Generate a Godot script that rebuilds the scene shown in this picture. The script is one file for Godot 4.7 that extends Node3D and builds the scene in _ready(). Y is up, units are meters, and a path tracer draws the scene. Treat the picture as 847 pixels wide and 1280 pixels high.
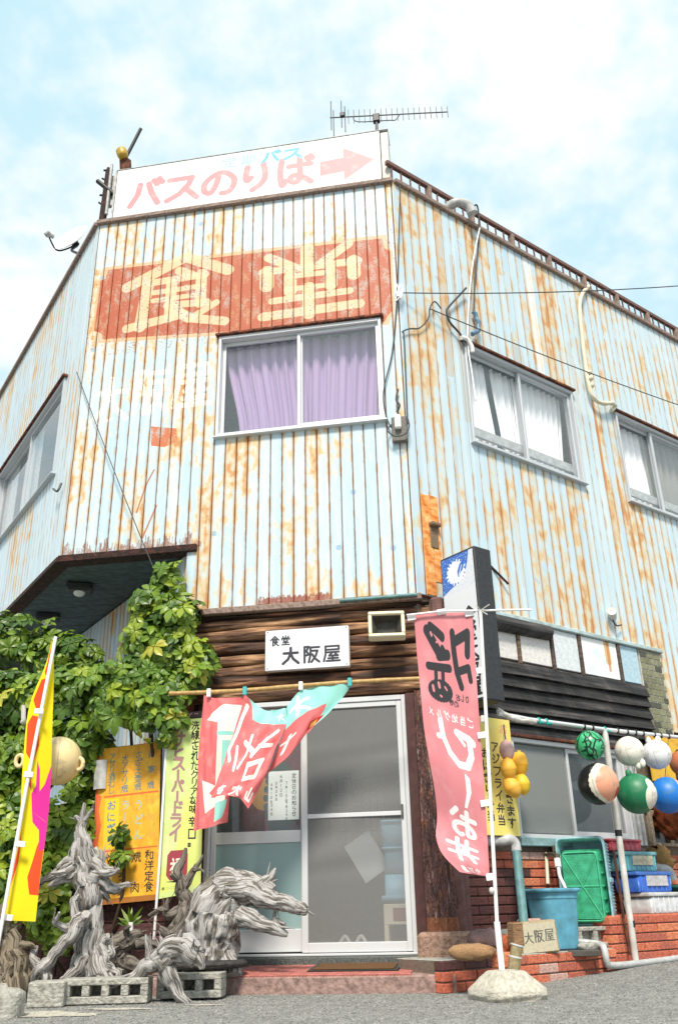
extends Node3D

const W := 3.451
const ANGLE_R := 0.809
const ANGLE_L := 0.818
const UP := Vector3(0, 1, 0)
var UR := Vector3(cos(ANGLE_R), 0, -sin(ANGLE_R))
var NR := Vector3(sin(ANGLE_R), 0, cos(ANGLE_R))
var UL := Vector3(-cos(ANGLE_L), 0, -sin(ANGLE_L))
var NL := Vector3(-sin(ANGLE_L), 0, cos(ANGLE_L))
var FF := Transform3D()
var FR := Transform3D()
var FL := Transform3D()
var M := {}
var T := {}
var used := {}
var rng := RandomNumberGenerator.new()


func _ready():
	setup_view()
	FR = Transform3D(Basis(UR, UP, NR), Vector3.ZERO)
	FL = Transform3D(Basis(-UL, UP, NL), Vector3(-W, 0, 0))
	rng.seed = 7
	make_materials()
	build_ground()
	build_shop()
	build_low_walls()
	build_roof_things()
	build_wall_fittings()
	build_signs()
	build_banners()
	build_shrubs()
	build_driftwood()
	build_right_clutter()
	build_balls()
	build_doorway_things()


func setup_view():
	var cam := Camera3D.new()
	cam.name = "camera"
	cam.position = Vector3(0.5217, 0.3281, 7.4334)
	cam.rotation = Vector3(deg_to_rad(24.165), deg_to_rad(9.264), deg_to_rad(-1.368))
	cam.fov = 60.41
	cam.near = 0.05
	cam.far = 2000.0
	cam.current = true
	add_child(cam)
	var e := Environment.new()
	e.background_mode = Environment.BG_SKY
	e.tonemap_mode = Environment.TONE_MAPPER_LINEAR
	e.tonemap_exposure = 3.3
	e.sdfgi_enabled = true
	e.ssao_enabled = true
	e.ssil_enabled = true
	var sky := Sky.new()
	var pano := PanoramaSkyMaterial.new()
	pano.panorama = sky_texture()
	sky.sky_material = pano
	e.sky = sky
	var we := WorldEnvironment.new()
	we.name = "world"
	we.environment = e
	add_child(we)
	var sun := DirectionalLight3D.new()
	sun.name = "sun"
	sun.light_color = Color(1.0, 0.96, 0.9)
	sun.light_energy = 0.46
	sun.light_angular_distance = 12.0
	sun.shadow_enabled = true
	sun.look_at_from_position(Vector3(0.6, 7.8, 6.2), Vector3.ZERO, UP)
	add_child(sun)


# hazy pale blue sky with a layer of small fair-weather clouds, the same all round
func sky_texture() -> ImageTexture:
	var w := 2560
	var h := 1280
	var n1 := FastNoiseLite.new()
	n1.seed = 11
	n1.noise_type = FastNoiseLite.TYPE_SIMPLEX_SMOOTH
	n1.frequency = 0.95
	n1.fractal_octaves = 5
	n1.fractal_gain = 0.55
	var n2 := FastNoiseLite.new()
	n2.seed = 5
	n2.noise_type = FastNoiseLite.TYPE_SIMPLEX_SMOOTH
	n2.frequency = 6.5
	n2.fractal_octaves = 5
	n2.fractal_gain = 0.6
	var d := PackedFloat32Array()
	d.resize(w * h * 3)
	d.fill(0.2)
	for k in range(w * h / 2 * 3, w * h * 3, 3):
		d[k + 1] = 0.215
		d[k + 2] = 0.225
	var i := 0
	for y in h / 2:
		var el := PI * (0.5 - (y + 0.5) / h)
		var up := sin(el)
		var c := cos(el)
		for x in w:
			var az := TAU * (x + 0.5) / w
			var r := 0.22
			var g := 0.24
			var b := 0.25
			if up > 0.0:
				var k := 1.0 / (up + 0.16)
				var px := c * sin(az) * k
				var pz := c * cos(az) * k
				var a := n1.get_noise_2d(px * 1.1 + 2.0, pz) + 0.3 * n2.get_noise_2d(px * 0.6, pz * 1.3)
				var fine := n2.get_noise_2d(px * 2.6 + 9.0, pz * 2.2)
				var cl := smoothstep(-0.36, 0.42, a * 0.8 + 0.3 * fine * (0.4 + absf(a)) + 0.1 * fine)
				var low := pow(1.0 - up, 3.0)
				cl = clampf(cl + low * 0.5, 0.0, 1.0)
				r = lerpf(0.187, 0.318, cl)
				g = lerpf(0.268, 0.326, cl)
				b = lerpf(0.3, 0.334, cl)
			d[i] = r
			d[i + 1] = g
			d[i + 2] = b
			i += 3
	return ImageTexture.create_from_image(Image.create_from_data(w, h, false, Image.FORMAT_RGBF, d.to_byte_array()))


# ---------------------------------------------------------------- mesh building
class MB:
	var v := PackedVector3Array()
	var n := PackedVector3Array()
	var t := PackedVector2Array()
	var ix := PackedInt32Array()

	func vert(p: Vector3, nn: Vector3, uv := Vector2.ZERO) -> int:
		v.append(p)
		n.append(nn)
		t.append(uv)
		return v.size() - 1

	func tri(a: Vector3, b: Vector3, c: Vector3, ua := Vector2.ZERO, ub := Vector2.ZERO, uc := Vector2.ZERO):
		var nn := (b - a).cross(c - a).normalized()
		var i := vert(a, nn, ua)
		vert(b, nn, ub)
		vert(c, nn, uc)
		ix.append_array([i, i + 2, i + 1])

	func quad(a: Vector3, b: Vector3, c: Vector3, d: Vector3, ua := Vector2(0, 1), ub := Vector2(1, 1), uc := Vector2(1, 0), ud := Vector2(0, 0)):
		var nn := (c - a).cross(d - b).normalized()
		var i := vert(a, nn, ua)
		vert(b, nn, ub)
		vert(c, nn, uc)
		vert(d, nn, ud)
		ix.append_array([i, i + 2, i + 1, i, i + 3, i + 2])

	# chamfered box centred on xf
	func box(xf: Transform3D, size: Vector3, b := 0.0, uvf = null):
		var h := size * 0.5
		b = minf(b, minf(h.x, minf(h.y, h.z)) * 0.9)
		var P := func(sx, sy, sz, ax) -> Vector3:
			var q := Vector3(sx * (h.x - b), sy * (h.y - b), sz * (h.z - b))
			if ax == 0: q.x = sx * h.x
			elif ax == 1: q.y = sy * h.y
			else: q.z = sz * h.z
			return q
		var put := func(a, bb, c, dd):
			var o: Vector3 = (a + bb + c + dd) * 0.25
			if (c - a).cross(dd - bb).dot(o) < 0.0:
				var q = bb
				bb = dd
				dd = q
			if uvf != null:
				quad(xf * a, xf * bb, xf * c, xf * dd, uvf.call(a), uvf.call(bb), uvf.call(c), uvf.call(dd))
			else:
				var ab := o.abs() / size
				var k := 0 if ab.x >= ab.y and ab.x >= ab.z else (1 if ab.y >= ab.z else 2)
				var m := func(p) -> Vector2:
					return Vector2(p.z, -p.y) if k == 0 else (Vector2(p.x, p.z) if k == 1 else Vector2(p.x, -p.y))
				quad(xf * a, xf * bb, xf * c, xf * dd, m.call(a), m.call(bb), m.call(c), m.call(dd))
		for s in [-1.0, 1.0]:
			put.call(P.call(s, -1, -1, 0), P.call(s, 1, -1, 0), P.call(s, 1, 1, 0), P.call(s, -1, 1, 0))
			put.call(P.call(-1, s, -1, 1), P.call(1, s, -1, 1), P.call(1, s, 1, 1), P.call(-1, s, 1, 1))
			put.call(P.call(-1, -1, s, 2), P.call(1, -1, s, 2), P.call(1, 1, s, 2), P.call(-1, 1, s, 2))
		if b > 0.0:
			for s in [-1.0, 1.0]:
				for u in [-1.0, 1.0]:
					put.call(P.call(s, u, -1, 0), P.call(s, u, 1, 0), P.call(s, u, 1, 1), P.call(s, u, -1, 1))
					put.call(P.call(s, -1, u, 0), P.call(s, 1, u, 0), P.call(s, 1, u, 2), P.call(s, -1, u, 2))
					put.call(P.call(-1, s, u, 1), P.call(1, s, u, 1), P.call(1, s, u, 2), P.call(-1, s, u, 2))
					for w in [-1.0, 1.0]:
						var a: Vector3 = P.call(s, u, w, 0)
						var c: Vector3 = P.call(s, u, w, 1)
						var d: Vector3 = P.call(s, u, w, 2)
						if (c - a).cross(d - a).dot(a) < 0.0:
							var q := c
							c = d
							d = q
						if uvf != null:
							tri(xf * a, xf * c, xf * d, uvf.call(a), uvf.call(c), uvf.call(d))
						else:
							tri(xf * a, xf * c, xf * d)

	# round tube along points; r is a number or a list; wob(i, angle) scales the radius
	func tube(pts: Array, r, sides := 8, caps := true, wob = null, vscale := 1.0):
		var cnt := pts.size()
		var fwd: Vector3 = (pts[1] - pts[0]).normalized()
		var side := fwd.cross(Vector3.UP)
		if side.length() < 0.05:
			side = fwd.cross(Vector3.RIGHT)
		side = side.normalized()
		var rows := []
		var along := 0.0
		for i in cnt:
			var f: Vector3 = fwd
			if i == 0: f = (pts[1] - pts[0]).normalized()
			elif i == cnt - 1: f = (pts[i] - pts[i - 1]).normalized()
			else: f = (pts[i + 1] - pts[i - 1]).normalized()
			side = (side - f * side.dot(f)).normalized()
			var oth := f.cross(side)
			if i > 0:
				along += (pts[i] - pts[i - 1]).length()
			var rr: float = r[i] if r is Array or r is PackedFloat32Array else r
			var ring := PackedVector3Array()
			for k in sides + 1:
				var a := TAU * (k % sides) / sides
				var q := rr
				if wob != null:
					q *= wob.call(i, a)
				ring.append(pts[i] + (side * cos(a) + oth * sin(a)) * q)
			rows.append([ring, along])
		var base := v.size()
		for i in cnt:
			for k in sides + 1:
				var ring: PackedVector3Array = rows[i][0]
				var du: Vector3 = ring[(k + 1) % sides] - ring[(k + sides - 1) % sides]
				var i0 := maxi(i - 1, 0)
				var i1 := mini(i + 1, cnt - 1)
				var dv: Vector3 = rows[i1][0][k] - rows[i0][0][k]
				var nn := du.cross(dv)
				nn = nn.normalized() if nn.length() > 1e-12 else (ring[k] - pts[i]).normalized()
				if nn.dot(ring[k] - pts[i]) < 0.0:
					nn = -nn
				vert(ring[k], nn, Vector2(float(k) / sides, rows[i][1] * vscale))
		for i in cnt - 1:
			for k in sides:
				var a := base + i * (sides + 1) + k
				var b := a + 1
				var c := a + sides + 2
				var d := a + sides + 1
				ix.append_array([a, c, b, a, d, c])
		if caps:
			for e in [0, cnt - 1]:
				var ring: PackedVector3Array = rows[e][0]
				var mid := Vector3.ZERO
				for k in sides:
					mid += ring[k] / sides
				for k in sides:
					if e == 0: tri(mid, ring[k + 1], ring[k], Vector2(.5, 0), Vector2(.6, .02), Vector2(.55, .02))
					else: tri(mid, ring[k], ring[k + 1], Vector2(.5, 0), Vector2(.6, .02), Vector2(.55, .02))

	# surface of revolution about local y; profile points are (radius, height)
	func lathe(xf: Transform3D, prof: Array, seg := 20, uvs := Vector2(1, 1)):
		var base := v.size()
		var cnt := prof.size()
		for i in cnt:
			var a: Vector2 = prof[maxi(i - 1, 0)]
			var b: Vector2 = prof[mini(i + 1, cnt - 1)]
			var tg := (b - a).normalized()
			for k in seg + 1:
				var an := TAU * k / seg
				var nn := Vector3(tg.y * cos(an), -tg.x, tg.y * sin(an))
				vert(xf * Vector3(prof[i].x * cos(an), prof[i].y, prof[i].x * sin(an)), (xf.basis * nn).normalized(), Vector2(float(k) / seg, 1.0 - float(i) / (cnt - 1)) * uvs)
		for i in cnt - 1:
			for k in seg:
				var a := base + i * (seg + 1) + k
				ix.append_array([a, a + 1, a + seg + 2, a, a + seg + 2, a + seg + 1])

	# smooth grid from a function of (u, v)
	func grid(f: Callable, nu: int, nv: int, uv0 := Vector2.ZERO, uv1 := Vector2.ONE):
		var base := v.size()
		var p := []
		for j in nv + 1:
			for i in nu + 1:
				p.append(f.call(float(i) / nu, float(j) / nv))
		for j in nv + 1:
			for i in nu + 1:
				var a: Vector3 = p[j * (nu + 1) + mini(i + 1, nu)] - p[j * (nu + 1) + maxi(i - 1, 0)]
				var b: Vector3 = p[mini(j + 1, nv) * (nu + 1) + i] - p[maxi(j - 1, 0) * (nu + 1) + i]
				vert(p[j * (nu + 1) + i], b.cross(a).normalized(), uv0 + (uv1 - uv0) * Vector2(float(i) / nu, float(j) / nv))
		for j in nv:
			for i in nu:
				var a := base + j * (nu + 1) + i
				ix.append_array([a, a + 1, a + nu + 2, a, a + nu + 2, a + nu + 1])

	# polygon in local xy, extruded from z 0 to depth
	func prism(poly: Array, depth: float, xf := Transform3D(), uvs := 1.0):
		var pp := PackedVector2Array(poly)
		if Geometry2D.is_polygon_clockwise(pp):
			pp.reverse()
		var ti := Geometry2D.triangulate_polygon(pp)
		for z in [0.0, depth]:
			for k in range(0, ti.size(), 3):
				var a := pp[ti[k]]
				var b := pp[ti[k + 1]]
				var c := pp[ti[k + 2]]
				if ((b - a).cross(c - a) < 0.0) == (z == depth):
					var q := b
					b = c
					c = q
				tri(xf * Vector3(a.x, a.y, z), xf * Vector3(b.x, b.y, z), xf * Vector3(c.x, c.y, z), a * uvs, b * uvs, c * uvs)
		for k in pp.size():
			var a := pp[k]
			var b := pp[(k + 1) % pp.size()]
			quad(xf * Vector3(a.x, a.y, 0), xf * Vector3(b.x, b.y, 0), xf * Vector3(b.x, b.y, depth), xf * Vector3(a.x, a.y, depth), a * uvs, b * uvs, b * uvs, a * uvs)

	# lumpy ball
	func blob(xf: Transform3D, radii: Vector3, amp: float, sd: int, seg := 18, fr := 1.6, squareness := 1.0):
		var nz := FastNoiseLite.new()
		nz.seed = sd
		nz.frequency = fr
		nz.fractal_octaves = 3
		var f := func(u: float, w: float) -> Vector3:
			var th := PI * w
			var ph := -TAU * fposmod(u, 1.0)
			var d := Vector3(sin(th) * cos(ph), cos(th), sin(th) * sin(ph))
			if squareness != 1.0:
				d = Vector3(signf(d.x) * pow(absf(d.x), squareness), signf(d.y) * pow(absf(d.y), squareness), signf(d.z) * pow(absf(d.z), squareness))
			return xf * (d * radii * (1.0 + amp * nz.get_noise_3dv(d)))
		grid(f, seg, seg / 2)

	func mesh() -> ArrayMesh:
		for k in range(0, ix.size(), 3):
			var a := v[ix[k]]
			if (v[ix[k + 1]] - a).cross(v[ix[k + 2]] - a).dot(n[ix[k]] + n[ix[k + 1]] + n[ix[k + 2]]) > 0.0:
				var q := ix[k + 1]
				ix[k + 1] = ix[k + 2]
				ix[k + 2] = q
		var a := []
		a.resize(Mesh.ARRAY_MAX)
		a[Mesh.ARRAY_VERTEX] = v
		a[Mesh.ARRAY_NORMAL] = n
		a[Mesh.ARRAY_TEX_UV] = t
		a[Mesh.ARRAY_INDEX] = ix
		var m := ArrayMesh.new()
		m.add_surface_from_arrays(Mesh.PRIMITIVE_TRIANGLES, a)
		return m


func at(p: Vector3, b := Basis()) -> Transform3D:
	return Transform3D(b, p)


func RP(s: float, y: float, d := 0.0) -> Vector3:
	return UR * s + NR * d + UP * y


func numbered(n: String) -> String:
	used[n] = used.get(n, -1) + 1
	return n if used[n] == 0 else "%s_%03d" % [n, used[n]]


# one named mesh; geometry is in world axes, so under a thing it is moved back by the thing's base
func put(m, called: String, mat: Material, parent: Node3D = self, xf := Transform3D()) -> MeshInstance3D:
	var o := MeshInstance3D.new()
	o.mesh = m.mesh() if m is MB else m
	o.material_override = mat
	if parent == self:
		o.name = numbered(called)
	else:
		var k: Dictionary = parent.get_meta("names", {})
		k[called] = k.get(called, -1) + 1
		parent.set_meta("names", k)
		o.name = called if k[called] == 0 else "%s_%03d" % [called, k[called]]
	o.transform = xf
	if parent != self and parent.has_meta("based"):
		o.position -= parent.position
	parent.add_child(o, true)
	return o


func thing(called: String, label: String, category: String, base := Vector3.ZERO, group := "") -> Node3D:
	var o := Node3D.new()
	o.name = numbered(called)
	o.position = base
	o.set_meta("based", true)
	add_child(o, true)
	return tag(o, label, category, group)


func tag(o: Node3D, label: String, category: String, group := "") -> Node3D:
	o.set_meta("label", label)
	o.set_meta("category", category)
	if group:
		o.set_meta("group", group)
	return o


func structure(o: Node3D, label: String) -> Node3D:
	o.set_meta("kind", "structure")
	o.set_meta("label", label)
	return o


func copy_of(o: Node3D, called: String, label: String, group: String, xf: Transform3D) -> Node3D:
	var c: Node3D = o.duplicate()
	c.name = numbered(called)
	add_child(c, true)
	c.transform = xf
	c.set_meta("label", label)
	if group:
		c.set_meta("group", group)
	return c


# smooth curve through points
func curve(pts: Array, per := 6) -> Array:
	var out := []
	for i in pts.size() - 1:
		var a: Vector3 = pts[maxi(i - 1, 0)]
		var b: Vector3 = pts[i]
		var c: Vector3 = pts[i + 1]
		var d: Vector3 = pts[mini(i + 2, pts.size() - 1)]
		for k in per:
			out.append(b.cubic_interpolate(c, a, d, float(k) / per))
	out.append(pts[pts.size() - 1])
	return out


func sag(a: Vector3, b: Vector3, drop: float, n := 14) -> Array:
	var out := []
	for i in n + 1:
		var k := float(i) / n
		out.append(a.lerp(b, k) - UP * drop * 4.0 * k * (1.0 - k))
	return out

# ---------------------------------------------------------------- lettering and textures
# Each glyph is a list of pen strokes on a 20 x 20 grid (0-9, a-k); ~ marks a rounded stroke.
const GLYPHS := {
	"ア": "22 h2 g5 c9;a6 aa 8e 4i", "サ": "15 j5;61 6b;e1 e9 cf 7j", "ヒ": "51 5g 8i hi;5a g6", "ス": "33 g3 e8 9e 2i;ca ji", "ー": "2a ia", "|": "a2 ai",
	"ハ": "73 6a 2i;c3 ea ii", "パ": "73 6a 2i;c3 ea ii;g1 i1 j3 i5 g5 f3 g1", "バ": "73 6a 2i;c3 ea ii;f1 h4;i0 k3", "ド": "71 7j;79 ha;e2 f5;h1 i4",
	"ラ": "43 g3;28 h8 gc cg 6j", "イ": "h1 a8 2c;b7 bj", "ク": "81 67 2b;75 h5 fb bg 5j", "リ": "51 5b;f1 f9 df 8j", "ジ": "42 77;29 5c;3i 9g fb i4;e1 g4;h0 j3",
	"フ": "23 i3 ga cf 5j", "メ": "f2 cb 3j;66 gh", "ル": "62 69 4f 1j;c1 ci gf jb", "グ": "71 57 1b;65 f5 eb bg 5j;g1 h4;i0 k3", "ン": "33 77;3i 9g fb i4",
	"ご": "45 g4;3c 4h ai hh;h1 i4;j0 k3", "の": "~a4 9a 7f 5h 2f 2a 56 a3 f4 j9 if fi ci", "り": "~52 49 5c 7a;~e1 fa df 8j", "ば": "~31 2a 3j 5g;76 j6;~d1 de bi 8h 8e bd gg jj;h1 i3;j0 k2",
	"ひ": "~23 83 49 4e 8i dg f9 d3;~d3 g8 k b", "し": "~61 6f 8i ci hd", "お": "16 b6;~72 7g 5i 2h 2e 5b ca hc hg dj bi;f2 j6", "さ": "26 i4;~91 bd gd;~4c 4g 9i fi",
	"れ": "51 5j;17 97 1g;~96 d3 f4 eb eh hi kg", "た": "15 b5;71 3j;b9 j8;~ce ci ej jj", "な": "15 b5;71 5a 2f;g4 j8;~c9 cf ah 7i 4h 5e 8e ch hj", "き": "25 h3;28 i6;~81 ec gd;~4e 5i ai ej",
	"で": "~13 h2 a7 7c 9h fj;ea gd;h9 jc", "ま": "25 i5;29 i9;~a1 af 8i 4i 4f 8e ce hi", "す": "14 j4;~b1 b9 9c 7a 97 b9 bd 8j", "む": "16 b6;~61 6e 4f 2d 4b 6c 6h ai hi hd;f4 i8",
	"ざ": "26 g4;~91 bd gd;~4c 4g 9i fi;h1 i4;j0 k3", "え": "81 c3;47 f7 2j;~ac ci ji", "に": "~31 2a 3j 5f;97 h7;~9f ai ji", "ぎ": "25 f3;28 g6;~81 ec gd;~4e 5i ai ej;h1 i4;j0 k3",
	"う": "71 d3;~47 d6 g9 fd aj", "ど": "62 9a;~h6 89 4e 6i hi;g1 h4;i0 k3", "ん": "~a1 2j;~2j 6d 9c bf di hi jd", "や": "~28 g4 j6 h9 da;91 c4;53 bj", "い": "~32 2a 4g 7e;e3 h9",
	"そ": "43 f3 4a;~4a ha 9e ch gi", "ろ": "43 g3 4b;~4b ca hd fh aj 6i", "め": "~43 8d ah;~d2 9d 4h 2d 57 c5 h8 hd dj", "ら": "81 c3;~54 4b 8a fa hd ei 7j", "せ": "17 j6;e1 ed cc;~61 6h 8i hi",
	"食": "a0 18;a0 j8;a4 a6;66 e6 ec 6c;69 e9;66 6j ah;9d ij;gc ce", "堂": "a0 a5;41 65;g1 e5;28 25 i5 i8;67 e7 eb 6b 67;4e ge;ab ai;2i ii",
	"大": "27 i7;a1 a7 7e 1j;a8 de jj", "阪": "21 2j;21 71 46 7a 4b;92 j2;92 9a 7j;96 h6 fc aj;ba ef jj", "屋": "32 i2 i6 36;32 3b 1j;59 i9;b9 7d gd;eb hd;bd bi;6g hg;4j jj",
	"定": "a0 a2;26 23 i3 i6;47 g7;a7 ah;ac gc;6b 5e 1j;4e 9i jj", "期": "14 b4;41 4e;91 9e;48 98;4b 9b;1e be;4f 1j;8f bi;d2 dc cj;d2 i2 ij gj;d7 i7;dc ic",
	"洗": "21 53;16 48;1i 5b;91 87;94 i4;d1 da;6a ja;ba ag 6j;fa fi jj ig", "練": "50 15 56 1a;18 88;58 5j;2c 1g;8c 9g;a3 j3;e0 ej;b6 i6 ic bc b6;b9 i9;ec aj;ec ji",
	"味": "14 64 6e 1e 14;95 i5;8a ja;d1 dj;da 8h;da jh", "辛": "a0 a3;33 h3;64 78;e4 d8;28 i8;4d gd;a8 aj", "口": "33 h3 hi 3i 33", "弁": "a1 57 f7;e4 h8;1c jc;7a 7e 4j;da dj",
	"当": "a0 a8;42 66;g2 e6;38 h8 hi 3i;3d hd", "丼": "16 j6;1d jd;71 7b 3j;d1 dj;99 bb", "小": "a1 aj 8i;55 2c;f5 ic", "豆": "23 i3;56 f6 fc 5c 56;6e 7h;ee dh;1j jj",
	"島": "a0 82;52 5d;52 f2 f8 58;55 f5;5b jb;5d ic hj fj;1f 1j cj cf;6d 6j", "醤": "41 4a;14 37;18 48;a1 84;c1 d3;g1 e4;75 j5;f5 fb db;98 ba;1c jc;3f hf hk 3k 3f;8c 8f 6h;cc cf ci",
	"郷": "50 25 55 1a;55 1e;82 d2 d9 89;86 d6;82 8h ce;g1 gj;g1 j1 h6 ja gb", "地": "16 76;41 4f;1h 7e;98 j5 jc;d1 dd;97 9g bi ji jf", "休": "51 19;46 4j;76 j6;d1 dj;d7 8g;d7 jg",
	"日": "42 g2 gj 4j 42;4a ga", "月": "52 f2 fj dj;52 5c 2j;57 f7;5c fc", "知": "51 27;25 95;19 a9;55 59 1j;7c 9h;c4 i4 ii ci c4", "酒": "21 53;16 48;1i 5b;72 j2;76 i6 ij 7j 76;b2 b9 9c;f2 fb hb;7f if",
	"焼": "53 5a 1j;15 28;83 69;5a 8g;93 j3;c1 c7;g1 g7;87 j7;9a ja;ca bh 8j;ga gi jj jg", "壷": "a0 a5;22 i2;45 g5;1a 17 j7 ja;8a 8i;ca ci;3c 6f;hc ef;2j ij", "貝": "41 g1 ge 4e 41;45 g5;4a ga;7e 2j;de ij",
	"族": "51 53;14 a4;54 4d 1j;57 97 8h 6g;c1 a5;b3 j3;d5 b8;b7 i7;9b jb;e7 eb 9j;eb jj", "肉": "35 h5 hj fi;35 3j;a1 a7 6c;a6 ea;ab 6h;ab eg", "和": "81 24;15 95;51 5j;56 1e;56 9b;c5 i5 ii ci c5",
	"洋": "21 53;16 48;1i 5b;91 b4;g1 e4;84 j4;98 i8;7d jd;d4 dj", "福": "41 53;16 86 1d;59 5j;6a 9c;a2 j2;b5 i5 i8 b8 b5;bb ib ij bj bb;bf if;eb ej", "穴": "a0 a3;26 23 i3 i6;87 6d 1j;c7 ed jj",
	"山": "a2 ai;28 2i ii;i8 ii", "中": "35 h5 hd 3d 35;a0 ak", "招": "c1 37;3a ha;d3 6g;8c gb fi 9i 8c;h1 c6", "0": "~a1 45 4e aj ge g5 a1", "1": "73 a1 aj", "2": "~45 a1 g5 dd 4j;4j gj", "4": "e1 3d hd;d8 dj", "5": "f1 61 59;~59 c8 ge bj 4h",
	"6": "~d1 6a 5f aj fg db 6c", "7": "41 g1 aj", "9": "~f7 a1 58 ab f7;f7 cj", "D": "41 4j;~41 e3 ha eh 4j", "R": "41 4j;~41 e1 g5 e9 49;9a hj", "Y": "21 aa;i1 aa;aa aj", "”": "52 77;c2 e7", "。": "35 75 79 39 35", "(": "~c1 8a cj", ")": "~81 ca 8j",
}


class Canvas:
	var w := 0
	var h := 0
	var d := PackedByteArray()

	func _init(ww: int, hh: int, c: Color):
		w = ww
		h = hh
		var one := Image.create(w, h, false, Image.FORMAT_RGB8)
		one.fill(c)
		d = one.get_data()

	func dot(x: int, y: int, c: Color, a: float):
		var i := (y * w + x) * 3
		d[i] = int(lerpf(d[i], c.r8, a))
		d[i + 1] = int(lerpf(d[i + 1], c.g8, a))
		d[i + 2] = int(lerpf(d[i + 2], c.b8, a))

	func line(a: Vector2, b: Vector2, th: float, c: Color, al := 1.0):
		var r := th * 0.5
		var ab := b - a
		var l2 := maxf(ab.length_squared(), 1e-6)
		for y in range(maxi(0, int(minf(a.y, b.y) - r - 1)), mini(h, int(maxf(a.y, b.y) + r + 2))):
			for x in range(maxi(0, int(minf(a.x, b.x) - r - 1)), mini(w, int(maxf(a.x, b.x) + r + 2))):
				var p := Vector2(x + 0.5, y + 0.5)
				var k := clampf((p - a).dot(ab) / l2, 0.0, 1.0)
				var q := r + 0.5 - (a + ab * k).distance_to(p)
				if q > 0.0:
					dot(x, y, c, minf(q, 1.0) * al)

	func poly(pts: Array, c: Color, al := 1.0):
		var lo := h
		var hi := 0
		for p in pts:
			lo = mini(lo, int(floorf(p.y)))
			hi = maxi(hi, int(ceilf(p.y)))
		for y in range(maxi(lo, 0), mini(hi + 1, h)):
			var xs := []
			for k in pts.size():
				var a: Vector2 = pts[k]
				var b: Vector2 = pts[(k + 1) % pts.size()]
				if (a.y <= y + 0.5) != (b.y <= y + 0.5):
					xs.append(a.x + (b.x - a.x) * (y + 0.5 - a.y) / (b.y - a.y))
			xs.sort()
			for k in range(0, xs.size() - 1, 2):
				for x in range(maxi(0, int(xs[k])), mini(w, int(xs[k + 1]) + 1)):
					var cov: float = minf(x + 1.0, xs[k + 1]) - maxf(x, xs[k])
					if cov > 0.0:
						dot(x, y, c, minf(cov, 1.0) * al)

	func rect(x0: float, y0: float, x1: float, y1: float, c: Color, al := 1.0):
		poly([Vector2(x0, y0), Vector2(x1, y0), Vector2(x1, y1), Vector2(x0, y1)], c, al)

	func disc(p: Vector2, r: float, c: Color, al := 1.0):
		line(p, p + Vector2(0.01, 0), r * 2.0, c, al)

	func glyph(g: String, pos: Vector2, size: Vector2, th: float, c: Color, mirror := false, al := 1.0):
		for s: String in String(GLYPHS.get(g, "")).split(";", false):
			var round_ := s.begins_with("~")
			var ps := []
			for q in s.trim_prefix("~").split(" ", false):
				if q.length() < 2:
					continue
				var x := "0123456789abcdefghijk".find(q[0]) / 20.0
				var y := "0123456789abcdefghijk".find(q[1]) / 20.0
				ps.append(pos + Vector2((1.0 - x) if mirror else x, y) * size)
			if round_:
				var fine := []
				for i in ps.size() - 1:
					for k in 5:
						fine.append(ps[i].cubic_interpolate(ps[i + 1], ps[maxi(i - 1, 0)], ps[mini(i + 2, ps.size() - 1)], k / 5.0))
				fine.append(ps[-1])
				ps = fine
			for i in ps.size() - 1:
				line(ps[i], ps[i + 1], th, c, al)

	# a column of glyphs, downwards
	func column(text: String, pos: Vector2, size: float, step: float, th: float, c: Color, mirror := false, al := 1.0):
		for i in text.length():
			glyph(text[i], pos + Vector2(0, i * step), Vector2(size, size), th, c, mirror, al)

	func row(text: String, pos: Vector2, size: Vector2, step: float, th: float, c: Color, mirror := false, al := 1.0):
		for i in text.length():
			glyph(text[i], pos + Vector2((text.length() - 1 - i if mirror else i) * step, 0), size, th, c, mirror, al)

	# worn, dirty look: blends towards c where the noise is high
	func wear(c: Color, amount: float, fr: float, sd: int, sy := 1.0, lo := 0.5, hi := 0.9):
		var nz := noise_bytes(w, h, fr, sd, sy)
		for y in h:
			for x in w:
				var a := smoothstep(lo, hi, nz[y * w + x] / 255.0) * amount
				if a > 0.01:
					dot(x, y, c, a)

	static func noise_bytes(ww: int, hh: int, fr: float, sd: int, sy := 1.0) -> PackedByteArray:
		var n := FastNoiseLite.new()
		n.seed = sd
		n.noise_type = FastNoiseLite.TYPE_SIMPLEX_SMOOTH
		n.frequency = fr
		n.fractal_octaves = 4
		var im := n.get_image(ww, maxi(2, int(hh / sy)))
		im.convert(Image.FORMAT_L8)
		if sy != 1.0:
			im.resize(ww, hh, Image.INTERPOLATE_BILINEAR)
		return im.get_data()

	func image() -> Image:
		return Image.create_from_data(w, h, false, Image.FORMAT_RGB8, d)

	func texture() -> ImageTexture:
		return ImageTexture.create_from_image(image())


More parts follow.
